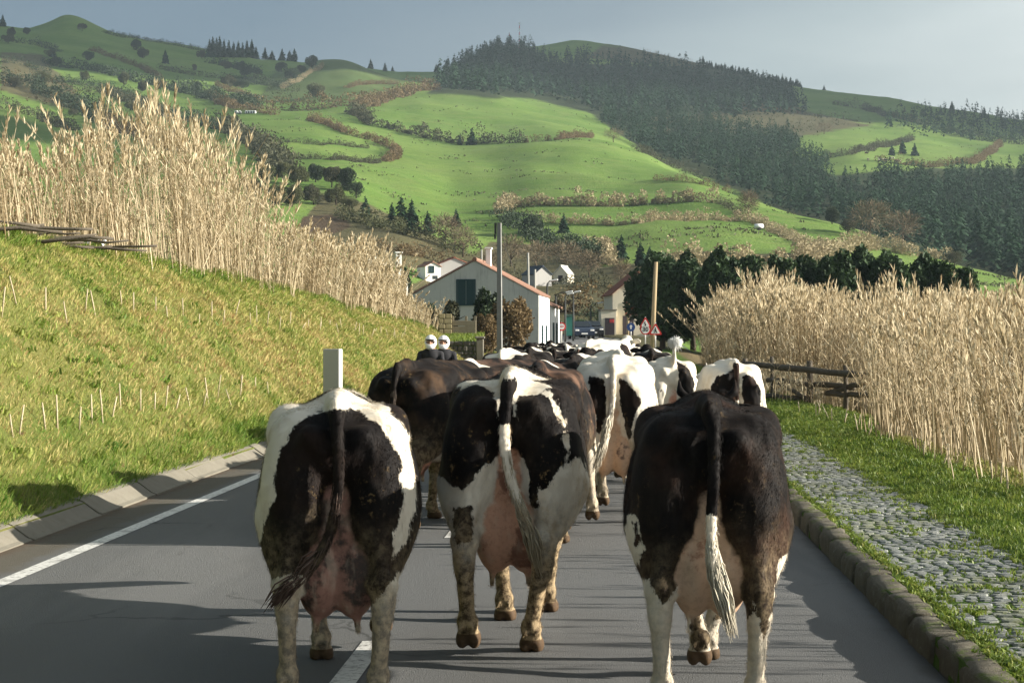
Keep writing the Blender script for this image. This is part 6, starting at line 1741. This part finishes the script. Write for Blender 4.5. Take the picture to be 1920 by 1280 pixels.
def switch_mesh(name, P, n=70, L=0.30, seed=1, spread=0.05, ztop=9.0):
    """the hair brush at the end of a tail: tapered strands that leave the last stretch of the tail"""
    r = np.random.default_rng(seed)
    mb = MB()
    P = np.array(P); d = P[-1] - P[-3]; d /= np.linalg.norm(d); n = int(n * 4.5)
    for i in range(n):
        a = P[-1 - int(r.integers(0, 6))] + r.normal(0, .012, 3)
        dd = d + r.normal(0, .10, 3); dd /= np.linalg.norm(dd)
        l = L * r.uniform(.55, 1.0)
        off = r.normal(0, spread * .16, 3)
        b = a + dd * l * .5 + off; e_ = a + d * l + off * .5 + np.array((0, 0, -.03))
        mb.tube([a, b, e_], [.0045, .0042, .001], 3)
    for i in range(int(n * .8)):              # short fringe along the lower tail
        lo = max(int(len(P) * .40), int(np.argmax(P[:, 2] < ztop - .03))); k = int(r.integers(lo, len(P) - 1)); t = P[k + 1] - P[k]; t = t / np.linalg.norm(t)
        o = r.normal(0, 1, 3); o -= t * (o @ t); o /= np.linalg.norm(o)
        a = P[k] + o * .013 + t * r.uniform(0, .04); b = a + t * .035 + o * .010; e_ = a + t * r.uniform(.06, .10) + o * r.uniform(.006, .02)
        mb.tube([a, b, e_], [.0035, .003, .001], 3)
    return mb.mesh(name, True)

def coat_material(name, black=(0.0075, 0.0065, 0.0065), brown=(0.032, 0.018, 0.012), brown_amt=0.5, white=(0.70, 0.66, 0.58), mud=0.6,
                  skin_c=(0.50, 0.25, 0.17), skin_dark=(0.10, 0.06, 0.05), skin_mix=0.35, seed=0.0):
    m = Mat(name, 0.7, 0.06)
    o = m.n('ShaderNodeVectorMath', operation='ADD'); m.l(m.obj, o.inputs[0]); o.inputs[1].default_value = (seed, seed * .7, seed * 1.3)
    P = o.outputs[0]
    edge = m.math('ADD', m.attr('coat'), m.math('ADD', m.math('MULTIPLY', m.math('SUBTRACT', m.noise(P, 11, 5, .65), .5), .07),
                                                m.math('MULTIPLY', m.math('SUBTRACT', m.noise(m.mapping(P, (1, 1, .35)), 70, 2), .5), .022)))
    isw = m.smooth(edge, -.004, .004)
    bl = m.mix(m.math('MULTIPLY', m.smooth(m.noise(P, 2.6, 4, .6), .46, .68), brown_amt), black, brown)
    # dried dung on dark hair
    crust = m.math('MULTIPLY', m.smooth(m.noise(P, 24, 4, .7), .57, .70), m.smooth(m.noise(P, 3.3, 3), .50, .64))
    bl = m.mix(m.math('MULTIPLY', crust, mud), bl, (.20, .135, .06))
    dust = m.math('MULTIPLY', m.smooth(m.noise(m.mapping(P, (5, 5, 1.1)), 1.6, 5, .7), .48, .76), .45)
    bl = m.mix(dust, bl, (.034, .026, .020))
    wh = m.mix(m.noise(P, 4, 4, .6), white, tuple(v * q for v, q in zip(white, (.86, .82, .74))))
    wh = m.mix(m.math('MULTIPLY', m.smooth(m.noise(P, 3.1, 5, .7), .50, .68), min(1, mud * .75)), wh, (.40, .30, .185))
    hair = m.mix(isw, bl, wh)
    low = m.math('ADD', m.attr('zrel'), m.math('MULTIPLY', m.math('SUBTRACT', m.noise(P, 6, 4, .65), .5), .75))
    dirt = m.math('MULTIPLY', m.smooth(low, .95, .28), mud)
    hair = m.mix(dirt, hair, m.mix(m.smooth(m.noise(P, 22, 5, .75), .36, .64), (.055, .038, .023), (.36, .275, .165)))
    sk = m.math('ADD', m.attr('skin'), m.math('MULTIPLY', m.math('SUBTRACT', m.noise(P, 14, 4), .5), .05))
    pinkness = m.mix(m.smooth(m.noise(P, 5.5, 5, .65), .62 - skin_mix * .3, .70 - skin_mix * .2), skin_c, skin_dark)
    pinkness = m.mix(m.math('MULTIPLY', m.smooth(m.noise(P, 34, 5, .75), .45, .7), .45), pinkness, tuple(x * .45 for x in skin_c))
    pinkness = m.mix(m.math('MULTIPLY', m.smooth(m.noise(m.mapping(P, (6, 6, 2)), 3, 4), .5, .7), .35), pinkness, (.42, .34, .26))
    c = m.mix(m.smooth(sk, -.012, .012), hair, pinkness)
    hf = m.mix(m.noise(P, 30, 3), (.025, .017, .012), (.13, .085, .050))
    c = m.mix(m.smooth(m.attr('hoof'), -.004, .004), c, hf)
    m.color(c)
    fur = m.noise(m.mapping(P, (1, 1, .22)), 190, 3, .7)
    m.bump(m.math('ADD', m.math('MULTIPLY', fur, .35), m.math('ADD', m.math('MULTIPLY', m.noise(P, 7, 2), .5), m.math('MULTIPLY', crust, .5))), .35, .007)
    m.rough(m.mix(m.noise(P, 8, 3), (.5,) * 3, (.8,) * 3))
    m.b.inputs['Sheen Weight'].default_value = .02
    m.b.inputs['Sheen Roughness'].default_value = .4
    m.b.inputs['Sheen Tint'].default_value = (.8, .6, .45, 1)
    return m.m
# ------------------------------------------------------------------ the herd
def hair_mesh(me, n, seed):
    """short hair lying down and back over the hide; it carries the coat values of the skin it grows from"""
    r = np.random.default_rng(seed); nv = len(me.vertices)
    co = np.zeros(nv * 3, np.float32); me.vertices.foreach_get('co', co); co = co.reshape(-1, 3)
    no = np.zeros(nv * 3, np.float32); me.vertices.foreach_get('normal', no); no = no.reshape(-1, 3)
    at_ = {}
    for k in ('coat', 'skin', 'hoof', 'zrel'):
        a = np.zeros(nv, np.float32); me.attributes[k].data.foreach_get('value', a); at_[k] = a
    ok = np.where((at_['skin'] < -.01) & (at_['hoof'] < -.01) & (co[:, 1] < 1.3))[0]
    i = r.choice(ok, n); N = no[i]; P = co[i] + r.normal(0, .005, (n, 3)) - N * .001
    D = np.tile(np.array([[0, -.35, -1.0]]), (n, 1)) + r.normal(0, .28, (n, 3)); D -= N * (D * N).sum(1, keepdims=True)
    D /= np.maximum(np.linalg.norm(D, axis=1, keepdims=True), 1e-5)
    L = r.uniform(.009, .020, n)[:, None]; T = P + (D + N * r.uniform(.12, .42, (n, 1))) * L
    S_ = np.cross(D, N) * r.uniform(.0009, .0018, (n, 1))
    V = np.stack([P - S_, P + S_, T], 1).reshape(-1, 3)
    return np_mesh('coat_hair', V, np.arange(3 * n).reshape(n, 3), False, attrs={k: np.repeat(a[i], 3) for k, a in at_.items()})
def herd_cow(name_i, px, Y, yaw, height, S, mat, label, h=0.0125, hair=(0.05, .035, .025), sw=None, ground=0.0, hair_n=0):
    """yaw: heading in degrees, positive = to the right of the road's direction"""
    me, P = cow_mesh('cow_body', h, S)
    sc = height / 1.40
    X = (px - 960.0) / F_PX * Y
    root = empty('cow', (X, Y, ground), -(math.atan(0.0529) + R(yaw)), label, 'cow', 'dairy cows walking along the road')
    root.scale = (sc * S.get('wide', 1.0), sc, sc)
    b = link('body', me, mat, root)
    if hair_n:
        h_ = link('coat_hair', hair_mesh(me, hair_n, name_i), mat, b); tag(h_, kind='stuff')
    if sw:
        s = link('tail_switch', switch_mesh('tail_switch', P, *sw, ztop=S.get('tail_white', 9.0)), plain('switch_hair_%d' % name_i, hair, .7, .4, 30), root)
    return root
W = lambda *p: list(p)
# 1: black cow with a white belt over its hips, nearest on the left
S1 = dict(belly=1.02, udder=1.12, wide=1.0,
    legs=dict(hl=(0.225, 0.02, 0.0), hr=(0.19, -0.05, 0.0), fl=(0.10, -0.12, 0.0), fr=(0.21, 0.22, .10)),
    tail=[(0, -0.07, 1.36), (0.0, -0.15, 1.27), (0.01, -0.20, 1.05), (-0.02, -0.21, .82), (-.10, -.20, .66), (-.21, -.19, .56)],
    head=(0.05, -0.15), skin_up=0.30,
    coat=[('w', 'rear', W((-.05, 1.50), (-.50, 1.45), (-.52, .74), (-.38, .66), (-.285, .95), (-.275, 1.12), (-.18, 1.28), (-.07, 1.335), (0, 1.345), (.10, 1.33), (.20, 1.26), (.285, 1.12), (.305, .95), (.255, .74), (.25, .66), (.33, .74), (.375, .95), (.37, 1.12), (.30, 1.27), (.16, 1.40), (.05, 1.50)), -.5, .62),
          ('b', 'rear', W((-.6, .80), (-.40, .80), (-.38, .66), (-.3, .5), (-.6, .5)), .2, 1.0),
          ('w', 'top', W((-.02, 1.0), (.26, .95), (.3, 1.3), (0, 1.35)), 1.1),
          ('w', 'rear', W((.20, .78), (.45, .80), (.40, .50), (.2, .50)), .35, 1.0),
          ('w', 'rear', W((-.5, .52), (-.14, .62), (-.10, .50), (-.08, .0), (-.5, .0)), -.5, .5),
          ('w', 'rear', W((.5, .60), (.27, .60), (.20, .50), (.08, .40), (.08, 0), (.5, 0)), -.5, .5),
          ('w', 'rear', W((-.6, .42), (.6, .36), (.6, 0), (-.6, 0)), .8, 1.7)],
    rough=5)
M1 = coat_material('coat_belted', brown_amt=.35, mud=.8, skin_c=(.25, .135, .105), skin_dark=(.050, .038, .033), skin_mix=.55, seed=1.0)
herd_cow(1, 632, 8.45, -7.5, 1.415, S1, M1, 'black cow with a white belt over its hips and a big dark udder', sw=(34, .14, 1, .03), hair=(.075, .048, .036), hair_n=110000)
# 2: tall black cow with white tail head, in the middle
S2 = dict(belly=.90, udder=1.05,
    legs=dict(hl=(0.20, -0.12, 0.05), hr=(0.105, 0.0, 0.0), fl=(0.10, -.22, 0.0), fr=(0.12, .10, 0.0)),
    tail=[(0, -0.07, 1.36), (-0.01, -0.16, 1.27), (-0.015, -0.215, 1.05), (0.02, -0.225, .86), (.075, -.23, .72), (.115, -.22, .60)],
    head=(-.1, -.2), skin_up=.34,
    coat=[('w', 'top', W((-.03, -.2), (-.09, .02), (-.25, .20), (-.30, .38), (-.12, .36), (-.05, .2), (.02, .42), (.16, .62), (.22, .55), (.10, .28), (.21, .08), (.13, .0), (.04, -.02), (.03, -.2)), 1.18),
          ('w', 'rear', W((.12, 1.34), (.20, 1.29), (.275, 1.15), (.30, 1.0), (.285, .95), (.265, 1.13), (.19, 1.26)), -.5, .5),
          ('w', 'rear', W((-.6, .90), (-.33, .86), (-.22, .80), (-.16, .90), (-.07, .97), (0, 1.0), (.07, .98), (.12, .86), (.17, .82), (.24, .90), (.33, .98), (.40, .86), (.42, .55), (.5, 0), (-.6, 0)), -.5, .42),
          ('b', 'rear', W((-.28, .72), (-.18, .74), (-.17, .58), (-.25, .56)), -.5, .5),
          ('b', 'rear', W((.09, .95), (.14, .95), (.145, .74), (.11, .72)), -.5, .1),
          ('b', 'rear', W((-.5, 1.0), (-.32, .95), (-.36, .80), (-.5, .7)), .2, 1.2),
          ('w', 'rear', W((-.6, .50), (.6, .50), (.6, 0), (-.6, 0)), .8, 1.7)],
    tail_white=1.14)
M2 = coat_material('coat_star', brown_amt=.6, mud=1.0, skin_c=(.43, .245, .165), skin_dark=(.16, .08, .055), skin_mix=.30, seed=2.0)
herd_cow(2, 957, 9.75, 1, 1.505, S2, M2, 'black cow with a white star on its tail head and muddy pale legs', sw=(45, .17, 2, .03), hair=(.34, .29, .20), hair_n=100000)
# 3: almost black cow on the right
S3 = dict(belly=1.0, udder=0.92,
    legs=dict(hl=(0.21, 0.03, 0.0), hr=(0.20, -0.02, 0.0), fl=(0.03, -.30, 0.07), fr=(0.02, .12, 0.0)),
    tail=[(0, -0.07, 1.36), (0.015, -0.17, 1.26), (0.015, -0.215, 1.05), (0.005, -0.22, .88), (.01, -.22, .72), (.035, -.22, .62)],
    head=(.03, -.02), horns=True,
    coat=[('w', 'rear', W((-.5, .54), (-.27, .60), (-.20, .50), (-.14, .58), (-.1, .62), (-.08, .30), (-.1, 0), (-.5, 0)), -.5, .5),
          ('w', 'rear', W((.14, .38), (.19, .52), (.235, .34), (.285, .50), (.30, .70), (.40, .70), (.4, 0), (.1, 0)), -.5, .5),
          ('w', 'rear', W((-.37, .86), (-.33, .88), (-.29, .74), (-.31, .64), (-.38, .70)), -.5, .7),
          ('b', 'rear', W((-.34, .84), (-.32, .84), (-.31, .76), (-.33, .74)), -.5, .8),
          ('w', 'rear', W((-.02, .40), (.01, .6), (.04, .42), (.06, .25), (.0, .1), (-.02, .1)), .8, 1.7),
          ('w', 'rear', W((-.6, .22), (.6, .22), (.6, 0), (-.6, 0)), .8, 1.7)],
    tail_white=0.90)
M3 = coat_material('coat_black', brown=(.050, .025, .015), brown_amt=.6, mud=.45, skin_c=(.44, .30, .205), skin_dark=(.24, .13, .085), skin_mix=.25, seed=3.0)
herd_cow(3, 1330, 8.2, 2, 1.415, S3, M3, 'almost wholly black cow with brown sheen and a white tail tip, nearest on the right', sw=(48, .24, 3, .03), hair=(.46, .42, .33), hair_n=110000)
# ------------------------------------------------------------------ the rest of the herd
LEGV = [dict(hl=(.19, .10, 0), hr=(.17, -.16, .05), fl=(.13, -.18, 0), fr=(.15, .16, .05)),
        dict(hl=(.17, -.14, .06), hr=(.18, .10, 0), fl=(.14, .18, .04), fr=(.14, -.15, 0)),
        dict(hl=(.18, .03, 0), hr=(.16, -.04, 0), fl=(.14, .05, 0), fr=(.15, -.06, 0))]
# 4: dark brown-black cow turned to the right, behind the first two
S4 = dict(belly=1.0, udder=.9, legs=LEGV[0], head=(.15, -.35),
    tail=[(0, -.07, 1.36), (0, -.15, 1.28), (.0, -.20, 1.1), (-.01, -.20, .9), (-.02, -.2, .66)],
    coat=[('w', 'side', W((.36, .62), (.55, .80), (.72, .86), (.80, .70), (.60, .56), (.30, .40), (.12, .35), (.2, .5)), 1),
          ('w', 'rear', W((-.6, .40), (.6, .40), (.6, 0), (-.6, 0)), -.5, 1.8)])
M4 = coat_material('coat_dungy', brown=(.075, .045, .026), brown_amt=.75, mud=1.0, seed=4.0)
herd_cow(4, 752, 15.6, 17, 1.46, S4, M4, 'dark brown black cow turned to the right with dung on its hip, second row left', h=.016, sw=(40, .22, 4, .04), hair=(.08, .06, .045), hair_n=40000)
# 5: white cow with two black rump patches
S5 = dict(belly=.95, udder=1.0, base='w', legs=LEGV[1], head=(0, -.2),
    tail=[(0, -.07, 1.36), (.0, -.15, 1.28), (.0, -.205, 1.05), (-.04, -.21, .85), (-.09, -.21, .66)],
    coat=[('b', 'rear', W((-.20, 1.24), (-.07, 1.22), (-.05, 1.1), (-.06, .95), (-.10, .74), (-.15, .78), (-.14, .92), (-.22, 1.0), (-.20, 1.12)), -.5, .35),
          ('b', 'rear', W((.05, 1.24), (.10, 1.20), (.20, 1.10), (.24, 1.02), (.17, .88), (.14, .68), (.12, .66), (.10, .85), (.06, 1.0)), -.5, .35),
          ('b', 'rear', W((-.26, .92), (-.23, .92), (-.24, .82), (-.26, .82)), -.5, .35), ('b', 'cap', (.40, .7, 1.2), (.40, .8, 1.15), .06), ('b', 'cap', (-.42, .6, 1.1), (-.44, .55, .95), .03),
          ('b', 'rear', W((-.18, .70), (-.15, .71), (-.14, .66), (-.17, .65)), -.5, .3)])
M5 = coat_material('coat_white', mud=.7, skin_c=(.50, .33, .22), skin_mix=.12, seed=5.0)
herd_cow(5, 1150, 16.2, 2, 1.485, S5, M5, 'mostly white cow with two ragged black patches either side of its tail', h=.016, sw=(40, .2, 5, .035), hair=(.55, .5, .40), hair_n=40000)
S5b = dict(belly=1.0, udder=.8, base='w', legs=LEGV[0], head=(.1, -.1), coat=[('b', 'cap', (-.3, 1.2, 1.0), (-.3, 1.5, 1.1), .18), ('b', 'cap', (.3, .9, .9), (.36, 1.1, .9), .1)])
herd_cow(6, 1162, 19.4, -6, 1.50, S5b, coat_material('coat_white_plain', mud=.3, seed=6.0), 'plain white cow directly in front of the one with two black rump patches', h=.02)
# 7: white cow with raised tail
S7 = dict(belly=.95, udder=.8, base='w', legs=LEGV[2], head=(-.1, -.2), tail_up=True,
    tail=[(0, -.05, 1.36), (0, -.13, 1.42), (.0, -.17, 1.52), (.01, -.17, 1.60)],
    coat=[('b', 'rear', W((.05, 1.36), (.12, 1.32), (.22, 1.24), (.28, 1.05), (.22, .88), (.10, .86), (.08, 1.05), (.06, 1.2)), -.5, .55), ('b', 'cap', (-.20, .0, 1.0), (-.20, -.02, .95), .11), ('b', 'cap', (.40, .6, 1.0), (.40, .7, .95), .1)])
M7 = coat_material('coat_white_two', mud=.8, seed=7.0)
def puff_mesh():
    r = np.random.default_rng(3); mb = MB()
    for i in range(600):
        d = r.normal(0, 1, 3); d[2] = d[2] * .6 + .15; d /= np.linalg.norm(d); a = np.array((.01, -.17, 1.60)) + d * .02; L = r.uniform(.04, .10)
        b = a + d * L * .6; e_ = a + d * L + np.array((0, 0, -.05 * r.random())); mb.tube([a, b, e_], [.004, .004, .001], 3)
    return mb.mesh('tail_switch', True)
c7 = herd_cow(7, 1262, 23.4, -3, 1.375, S7, M7, 'white cow with a black right haunch lifting its tail', h=.02)
link('tail_switch', puff_mesh(), plain('switch_white', (.72, .72, .70), .7, .1, 20), c7)
# 8: white backed cow with black haunches near the kerb
S8 = dict(belly=1.0, udder=.9, base='w', legs=LEGV[1], head=(0, -.1), horns=True,
    coat=[('b', 'rear', W((-.29, 1.10), (-.22, 1.22), (-.10, 1.26), (-.03, 1.30), (.02, 1.34), (.03, 1.20), (.04, .95), (-.02, .82), (-.12, .76), (-.22, .85), (-.29, .95)), -.5, .4),
          ('b', 'rear', W((.06, 1.22), (.12, 1.25), (.20, 1.22), (.27, 1.10), (.28, .85), (.22, .6), (.10, .6), (.08, .9)), -.5, .4)], tail_white=.95)
herd_cow(8, 1379, 20.6, -2, 1.385, S8, coat_material('coat_white_black_haunch', brown=(.10, .055, .04), brown_amt=.7, mud=.5, seed=8.0), 'white backed cow with black haunches walking close to the kerb', h=.018, sw=(40, .25, 9, .04), hair=(.5, .45, .36))
# 9: black cow with a white rump patch behind the middle cow, 10: brown-black cow turned right
S9 = dict(belly=1.0, udder=.8, legs=LEGV[0], head=(.1, -.1), coat=[('w', 'top', W((-.10, -.3), (-.26, .1), (-.1, .3), (.0, .6), (.22, .8), (.3, .45), (.18, .1), (.05, -.3)), 1.22)])
herd_cow(9, 941, 25.5, 6, 1.46, S9, coat_material('coat_white_rump', mud=.4, seed=9.0), 'black cow with a white rump, just right of the stone wall', h=.022)
S10 = dict(belly=1.05, udder=.9, legs=LEGV[1], head=(.2, -.2), coat=[('w', 'cap', (-.1, .5, 1.38), (.1, .55, 1.38), .05)])
M10 = coat_material('coat_brownish', brown=(.13, .075, .05), brown_amt=.95, mud=.8, seed=10.0)
herd_cow(10, 1008, 14.6, 2, 1.46, S10, M10, 'brownish black cow turned right in front of the middle cow', h=.02)
# far cows share four bodies
PROT = []
for k, (S, mk) in enumerate([
    (dict(udder=.8, legs=LEGV[0], head=(.1, .05), coat=[('w', 'top', W((-.10, -.3), (-.2, .15), (.0, .45), (.25, .5), (.2, .0), (.05, -.3)), 1.2), ('w', 'cap', (0, 1.7, 1.2), (.1, 2.2, 1.1), .12)]), dict(seed=11.0, mud=.3)),
    (dict(udder=.8, legs=LEGV[1], head=(-.15, .1), coat=[('w', 'rear', W((-.6, 1.5), (-.6, 1.25), (.6, 1.3), (.6, 1.5)), .4, .95), ('w', 'cap', (0, 1.9, 1.3), (0, 2.2, 1.1), .10)]), dict(seed=12.0, mud=.3)),
    (dict(udder=.8, legs=LEGV[2], head=(0, .1), base='w', coat=[('b', 'cap', (-.3, .2, 1.0), (-.2, .5, 1.1), .25), ('b', 'cap', (.3, 1.0, 1.0), (.3, 1.3, 1.1), .28), ('b', 'cap', (.2, 0, 1.1), (.2, .05, .9), .14), ('b', 'cap', (-.2, 1.8, 1.2), (-.1, 2.1, 1.1), .12)]), dict(seed=13.0, mud=.3)),
    (dict(udder=.8, legs=LEGV[0], head=(.05, .0), coat=[('w', 'cap', (0, .05, 1.37), (.12, .2, 1.32), .07), ('w', 'rear', W((-.6, .45), (.6, .45), (.6, 0), (-.6, 0)), -.5, 1.8)]), dict(seed=14.0, mud=.3, brown_amt=.9, brown=(.09, .055, .04)))]):
    me, _ = cow_mesh('cow_body_far', .026, S); me.materials.append(coat_material('coat_far_%d' % k, **mk)); PROT.append(me)
FAR = [  # column, distance, body, heading, height, label
 (1222, 31, 1, 3, 1.43, 'white topped cow between the plain white cow and the one lifting its tail'),
 (868, 18.6, 3, 30, 1.42, 'dark cow half hidden behind the middle cow on its left'),
 (1074, 22.5, 1, 8, 1.42, 'black cow with a thin white line across its loin, left of the white cows'),
 (1100, 26.5, 3, 0, 1.40, 'brown black cow beside the plain white cow'),
 (992, 29, 1, 2, 1.46, 'black and white cow right of the one with a white rump'),
 (1012, 35, 0, 8, 1.46, 'cow with a white tail head in the middle of the crowded herd'),
 (1038, 31, 1, -8, 1.45, 'cow with a white saddle in the middle of the crowded herd'),
 (1062, 37, 0, -6, 1.50, 'cow with a white rump just left of the far white cow'),
 (1085, 33, 3, 5, 1.44, 'dark brown cow left of the far white cow'),
 (1104, 36, 2, 20, 1.60, 'far white cow whose pale head stands above the herd'),
 (1003, 44, 0, -5, 1.5, 'small far cow below the white street house'),
 (1030, 46, 1, 3, 1.5, 'far cow with a white back below the street lamps'),
 (1056, 48, 0, 0, 1.5, 'far cow with a pale rump below the teal shelter'),
 (1080, 46, 3, 0, 1.46, 'far dark cow below the parked cars'),
 (1122, 47, 0, -4, 1.46, 'far black cow right behind the far white cow'),
 (1140, 49, 0, 2, 1.46, 'far black cow with a white tail head, left of the last pair'),
 (1160, 50, 3, 0, 1.44, 'left cow of the last pair on the right'),
 (1183, 50, 0, 3, 1.44, 'right cow of the last pair, nearest the road signs')]
for px, Y, k, yaw, h, lab in FAR:
    X = (px - 960) / F_PX * Y; rt = empty('cow', (X, Y, float(road_z(Y))), -(math.atan(.0529) + R(yaw)), lab, 'cow', 'dairy cows walking along the road')
    rt.scale = (h / 1.40,) * 3; o = bpy.data.objects.new('body', PROT[k]); col.objects.link(o); o.parent = rt
far_lab = 'tiny cow grazing on the far right hillside field'
for i, (px, py) in enumerate([(1622, 290), (1628, 302), (1648, 305), (1658, 308), (1660, 303), (1676, 300), (1683, 305), (1688, 306), (1632, 283)]):
    p = hit(px, py, 800, 960); o = bpy.data.objects.new('cow', PROT[2 if i % 3 else 0]); col.objects.link(o); o.location = p; o.rotation_euler = (0, 0, random.uniform(0, 6)); tag(o, far_lab, 'cow', 'cows grazing on the far field')

# ------------------------------------------------------------------ two riders on a scooter, facing the herd
def rider_mesh(name, lean):
    f = Field((-.45, -.55, .2), (.45, .75, 1.72), .014); c = f.cap; e = f.ell
    e((0, .30, .86), (.17, .16, .14), .05); c((0, .28, .92), (0, .20 - lean, 1.28), .15, .17, .06, sx=1.15); c((0, .18 - lean, 1.34), (0, .16 - lean, 1.46), .06, .055, .03)
    for s in (-1, 1):
        e((s * .19, .19 - lean, 1.31), (.075, .08, .07), .04)
        f.chain([(s * .21, .18 - lean, 1.30), (s * .27, .02 - lean, 1.06), (s * .24, -.22 - lean, .98)], [.062, .05, .036], .02)
        e((s * .235, -.26 - lean, .98), (.035, .05, .03), .015)
        for q in range(4): f.chain([(s * (.215 + .014 * q), -.28 - lean, .99), (s * (.215 + .014 * q), -.325 - lean, .985), (s * (.215 + .014 * q), -.33 - lean, .955)], [.010, .009, .008], .006)
        f.chain([(s * .205, -.26 - lean, .985), (s * .19, -.30 - lean, .965)], [.011, .008], .006)
        f.chain([(s * .11, .28, .86), (s * .18, -.12, .80), (s * .17, -.04, .42)], [.095, .075, .05], .03)
        c((s * .17, -.02, .35), (s * .17, -.16, .33), .045, .04, .03)
    e((0, .14 - lean, 1.545), (.080, .098, .115), .02); e((0, .045 - lean, 1.53), (.014, .022, .03), .012)
    V, Q = f.surface(); sk = np.where((V[:, 2] > 1.42) | (V[:, 1] < -.245 - lean) & (V[:, 2] > .9), 1.0, 0.0)
    return np_mesh(name, V, Q, True, attrs={'skin': sk})
m = Mat('rider_clothes', .8, .2); m.color(m.mix(m.attr('skin'), m.mix(m.noise(m.obj, 9, 4), (.012, .012, .014), (.03, .03, .034)), (.46, .27, .19))); RC = m.m
HEL = plain('helmet_white', (.80, .80, .79), .25, .04, 4, spec=.5)
def rider(label, loc, lean, mat):
    rt = empty('person', loc, R(-3), label, 'person'); link('body', rider_mesh('rider_body', lean), mat, rt)
    f = Field((-.2, -.2, 1.3), (.2, .36, 1.75), .010); y0 = .155 - lean
    f.ell((0, y0, 1.555), (.128, .150, .150), .02); f.ell((0, y0 - .10, 1.455), (.085, .06, .055), .05); f.ell((0, y0 - .15, 1.552), (.108, .12, .044), .012, True); f.ell((0, y0 + .01, 1.41), (.085, .10, .075), .03, True); f.ell((0, y0, 1.545), (.088, .108, .115), .01, True)
    V, Q = f.surface(); link('helmet', np_mesh('helmet', V, Q, True), HEL, rt)
    mb = MB(); mb.prism([(-.085, 1.595), (.085, 1.595), (.105, 1.615), (-.105, 1.615)], y0 - .152, y0 - .118); mb.build('visor_edge', SIGNK, rt)
    mb = MB()
    for s in (-1, 1): mb.lathe([(.012, -.006), (.014, 0), (.012, .006)], 8, (s * .030, y0 - .103, 1.552), 'Y')
    mb.build('eyes', SIGNK, rt)
    mb = MB(); mb.box((0, y0 - .098, 1.495), (.045, .01, .010), bev=.003); mb.build('mouth', plain('lip', (.30, .10, .09), .6, .1, 4), rt)
Yr_ = 37.0; Xr_ = at(806, 0, Yr_).x; zr0 = float(road_z(Yr_))
rider('front rider on the scooter in black jacket and white helmet', (Xr_, Yr_, zr0 + .0), 0.0, RC)
rider('passenger in a white helmet sitting behind the front scooter rider', (Xr_ + .245, Yr_ + .55, zr0 - .01), .0, RC)
sc_ = empty('scooter', (Xr_ + .06, Yr_ + .2, zr0), R(-16), 'dark scooter standing at the road edge under the two riders', 'scooter')
BP = plain('scooter_paint', (.03, .035, .045), .3, .1, 3, spec=.6)
f = Field((-.3, -.9, .1), (.3, .9, 1.1), .016)
f.chain([(0, -.60, .72), (0, -.52, .45), (0, -.25, .30), (0, .15, .32), (0, .35, .55), (0, .75, .60)], [.10, .11, .09, .11, .14, .10], .06, sx=1.2); f.chain([(0, -.62, .5), (0, -.52, .95)], [.06, .05], .04); f.ell((0, -.55, .62), (.18, .05, .22), .05)
V, Q = f.surface(); link('scooter_body', np_mesh('scooter_body', V, Q, True), BP, sc_)
for yy in (-.72, .62):
    mb = MB(); mb.lathe([(.10, -.05), (.20, -.055), (.235, -.03), (.235, .03), (.20, .055), (.10, .05)], 20, (0, yy, .235), 'X'); mb.build('wheel', SIGNK, sc_, True)
mb = MB(); mb.tube([(-.32, -.42, .98), (-.15, -.52, .98), (.15, -.52, .98), (.32, -.42, .98)], .016, 8); mb.build('handlebar', DMETAL, sc_)
mb = MB(); mb.box((0, .30, .66), (.26, .72, .08), bev=.03); mb.build('seat', SIGNK, sc_)
mb = MB(); mb.lathe([(.03, .03), (.075, 0), (.06, -.03)], 14, (0, -.655, .80), 'Y'); mb.build('headlight', SIGNW, sc_)
# ------------------------------------------------------------------ an unseen cloud outlined to shade the hills, and the air over the valley
m = Mat('cloud_vapour', 1.0, 0.0); m.color(m.mix(m.noise(m.pos, .004, 4), (.55, .58, .62), (.80, .81, .82))); m.translucent((.7, .72, .75), .35)
def cloud(label, outline, z, seed):
    r = np.random.default_rng(seed); xs = [p[0] for p in outline]; ys = [p[1] for p in outline]
    h = 42.0; f = Field((min(xs) - 300, min(ys) - 300, z - 130), (max(xs) + 300, max(ys) + 300, z + 210), h); f.F[:] = 400
    n = 0
    while n < 190:
        p = (r.uniform(min(xs), max(xs)), r.uniform(min(ys), max(ys)))
        if poly_sd([p], outline)[0] < 30: continue
        f.ell((p[0], p[1], z + r.uniform(-10, 60)), (r.uniform(110, 210), r.uniform(110, 190), r.uniform(55, 100)), 40); n += 1
    V, Q = f.surface(); o = link('cloud', np_mesh('cloud', V, Q, True), m.m); tag(o, label, kind='structure')
cloud('unseen grey cloud bank outlined to shade the left and upper hills', [(780, 1180), (1060, 1100), (1060, 420), (1430, 400), (1460, 760), (1500, 1150), (2600, 1230), (4300, 1230), (4300, 2100), (780, 2100)], 640, 5)
hz = MB(); hz.box((0, 0, 151), (12100, 12100, 318))
m = bpy.data.materials.new('air'); m.use_nodes = True; t = m.node_tree; t.nodes.clear()
vo = t.nodes.new('ShaderNodeVolumePrincipled'); vo.inputs['Color'].default_value = (.68, .84, .95, 1); vo.inputs['Density'].default_value = .0001; vo.inputs['Anisotropy'].default_value = 0.0
ou = t.nodes.new('ShaderNodeOutputMaterial'); t.links.new(vo.outputs[0], ou.inputs['Volume'])
o = hz.build('haze', m); tag(o, kind='stuff')
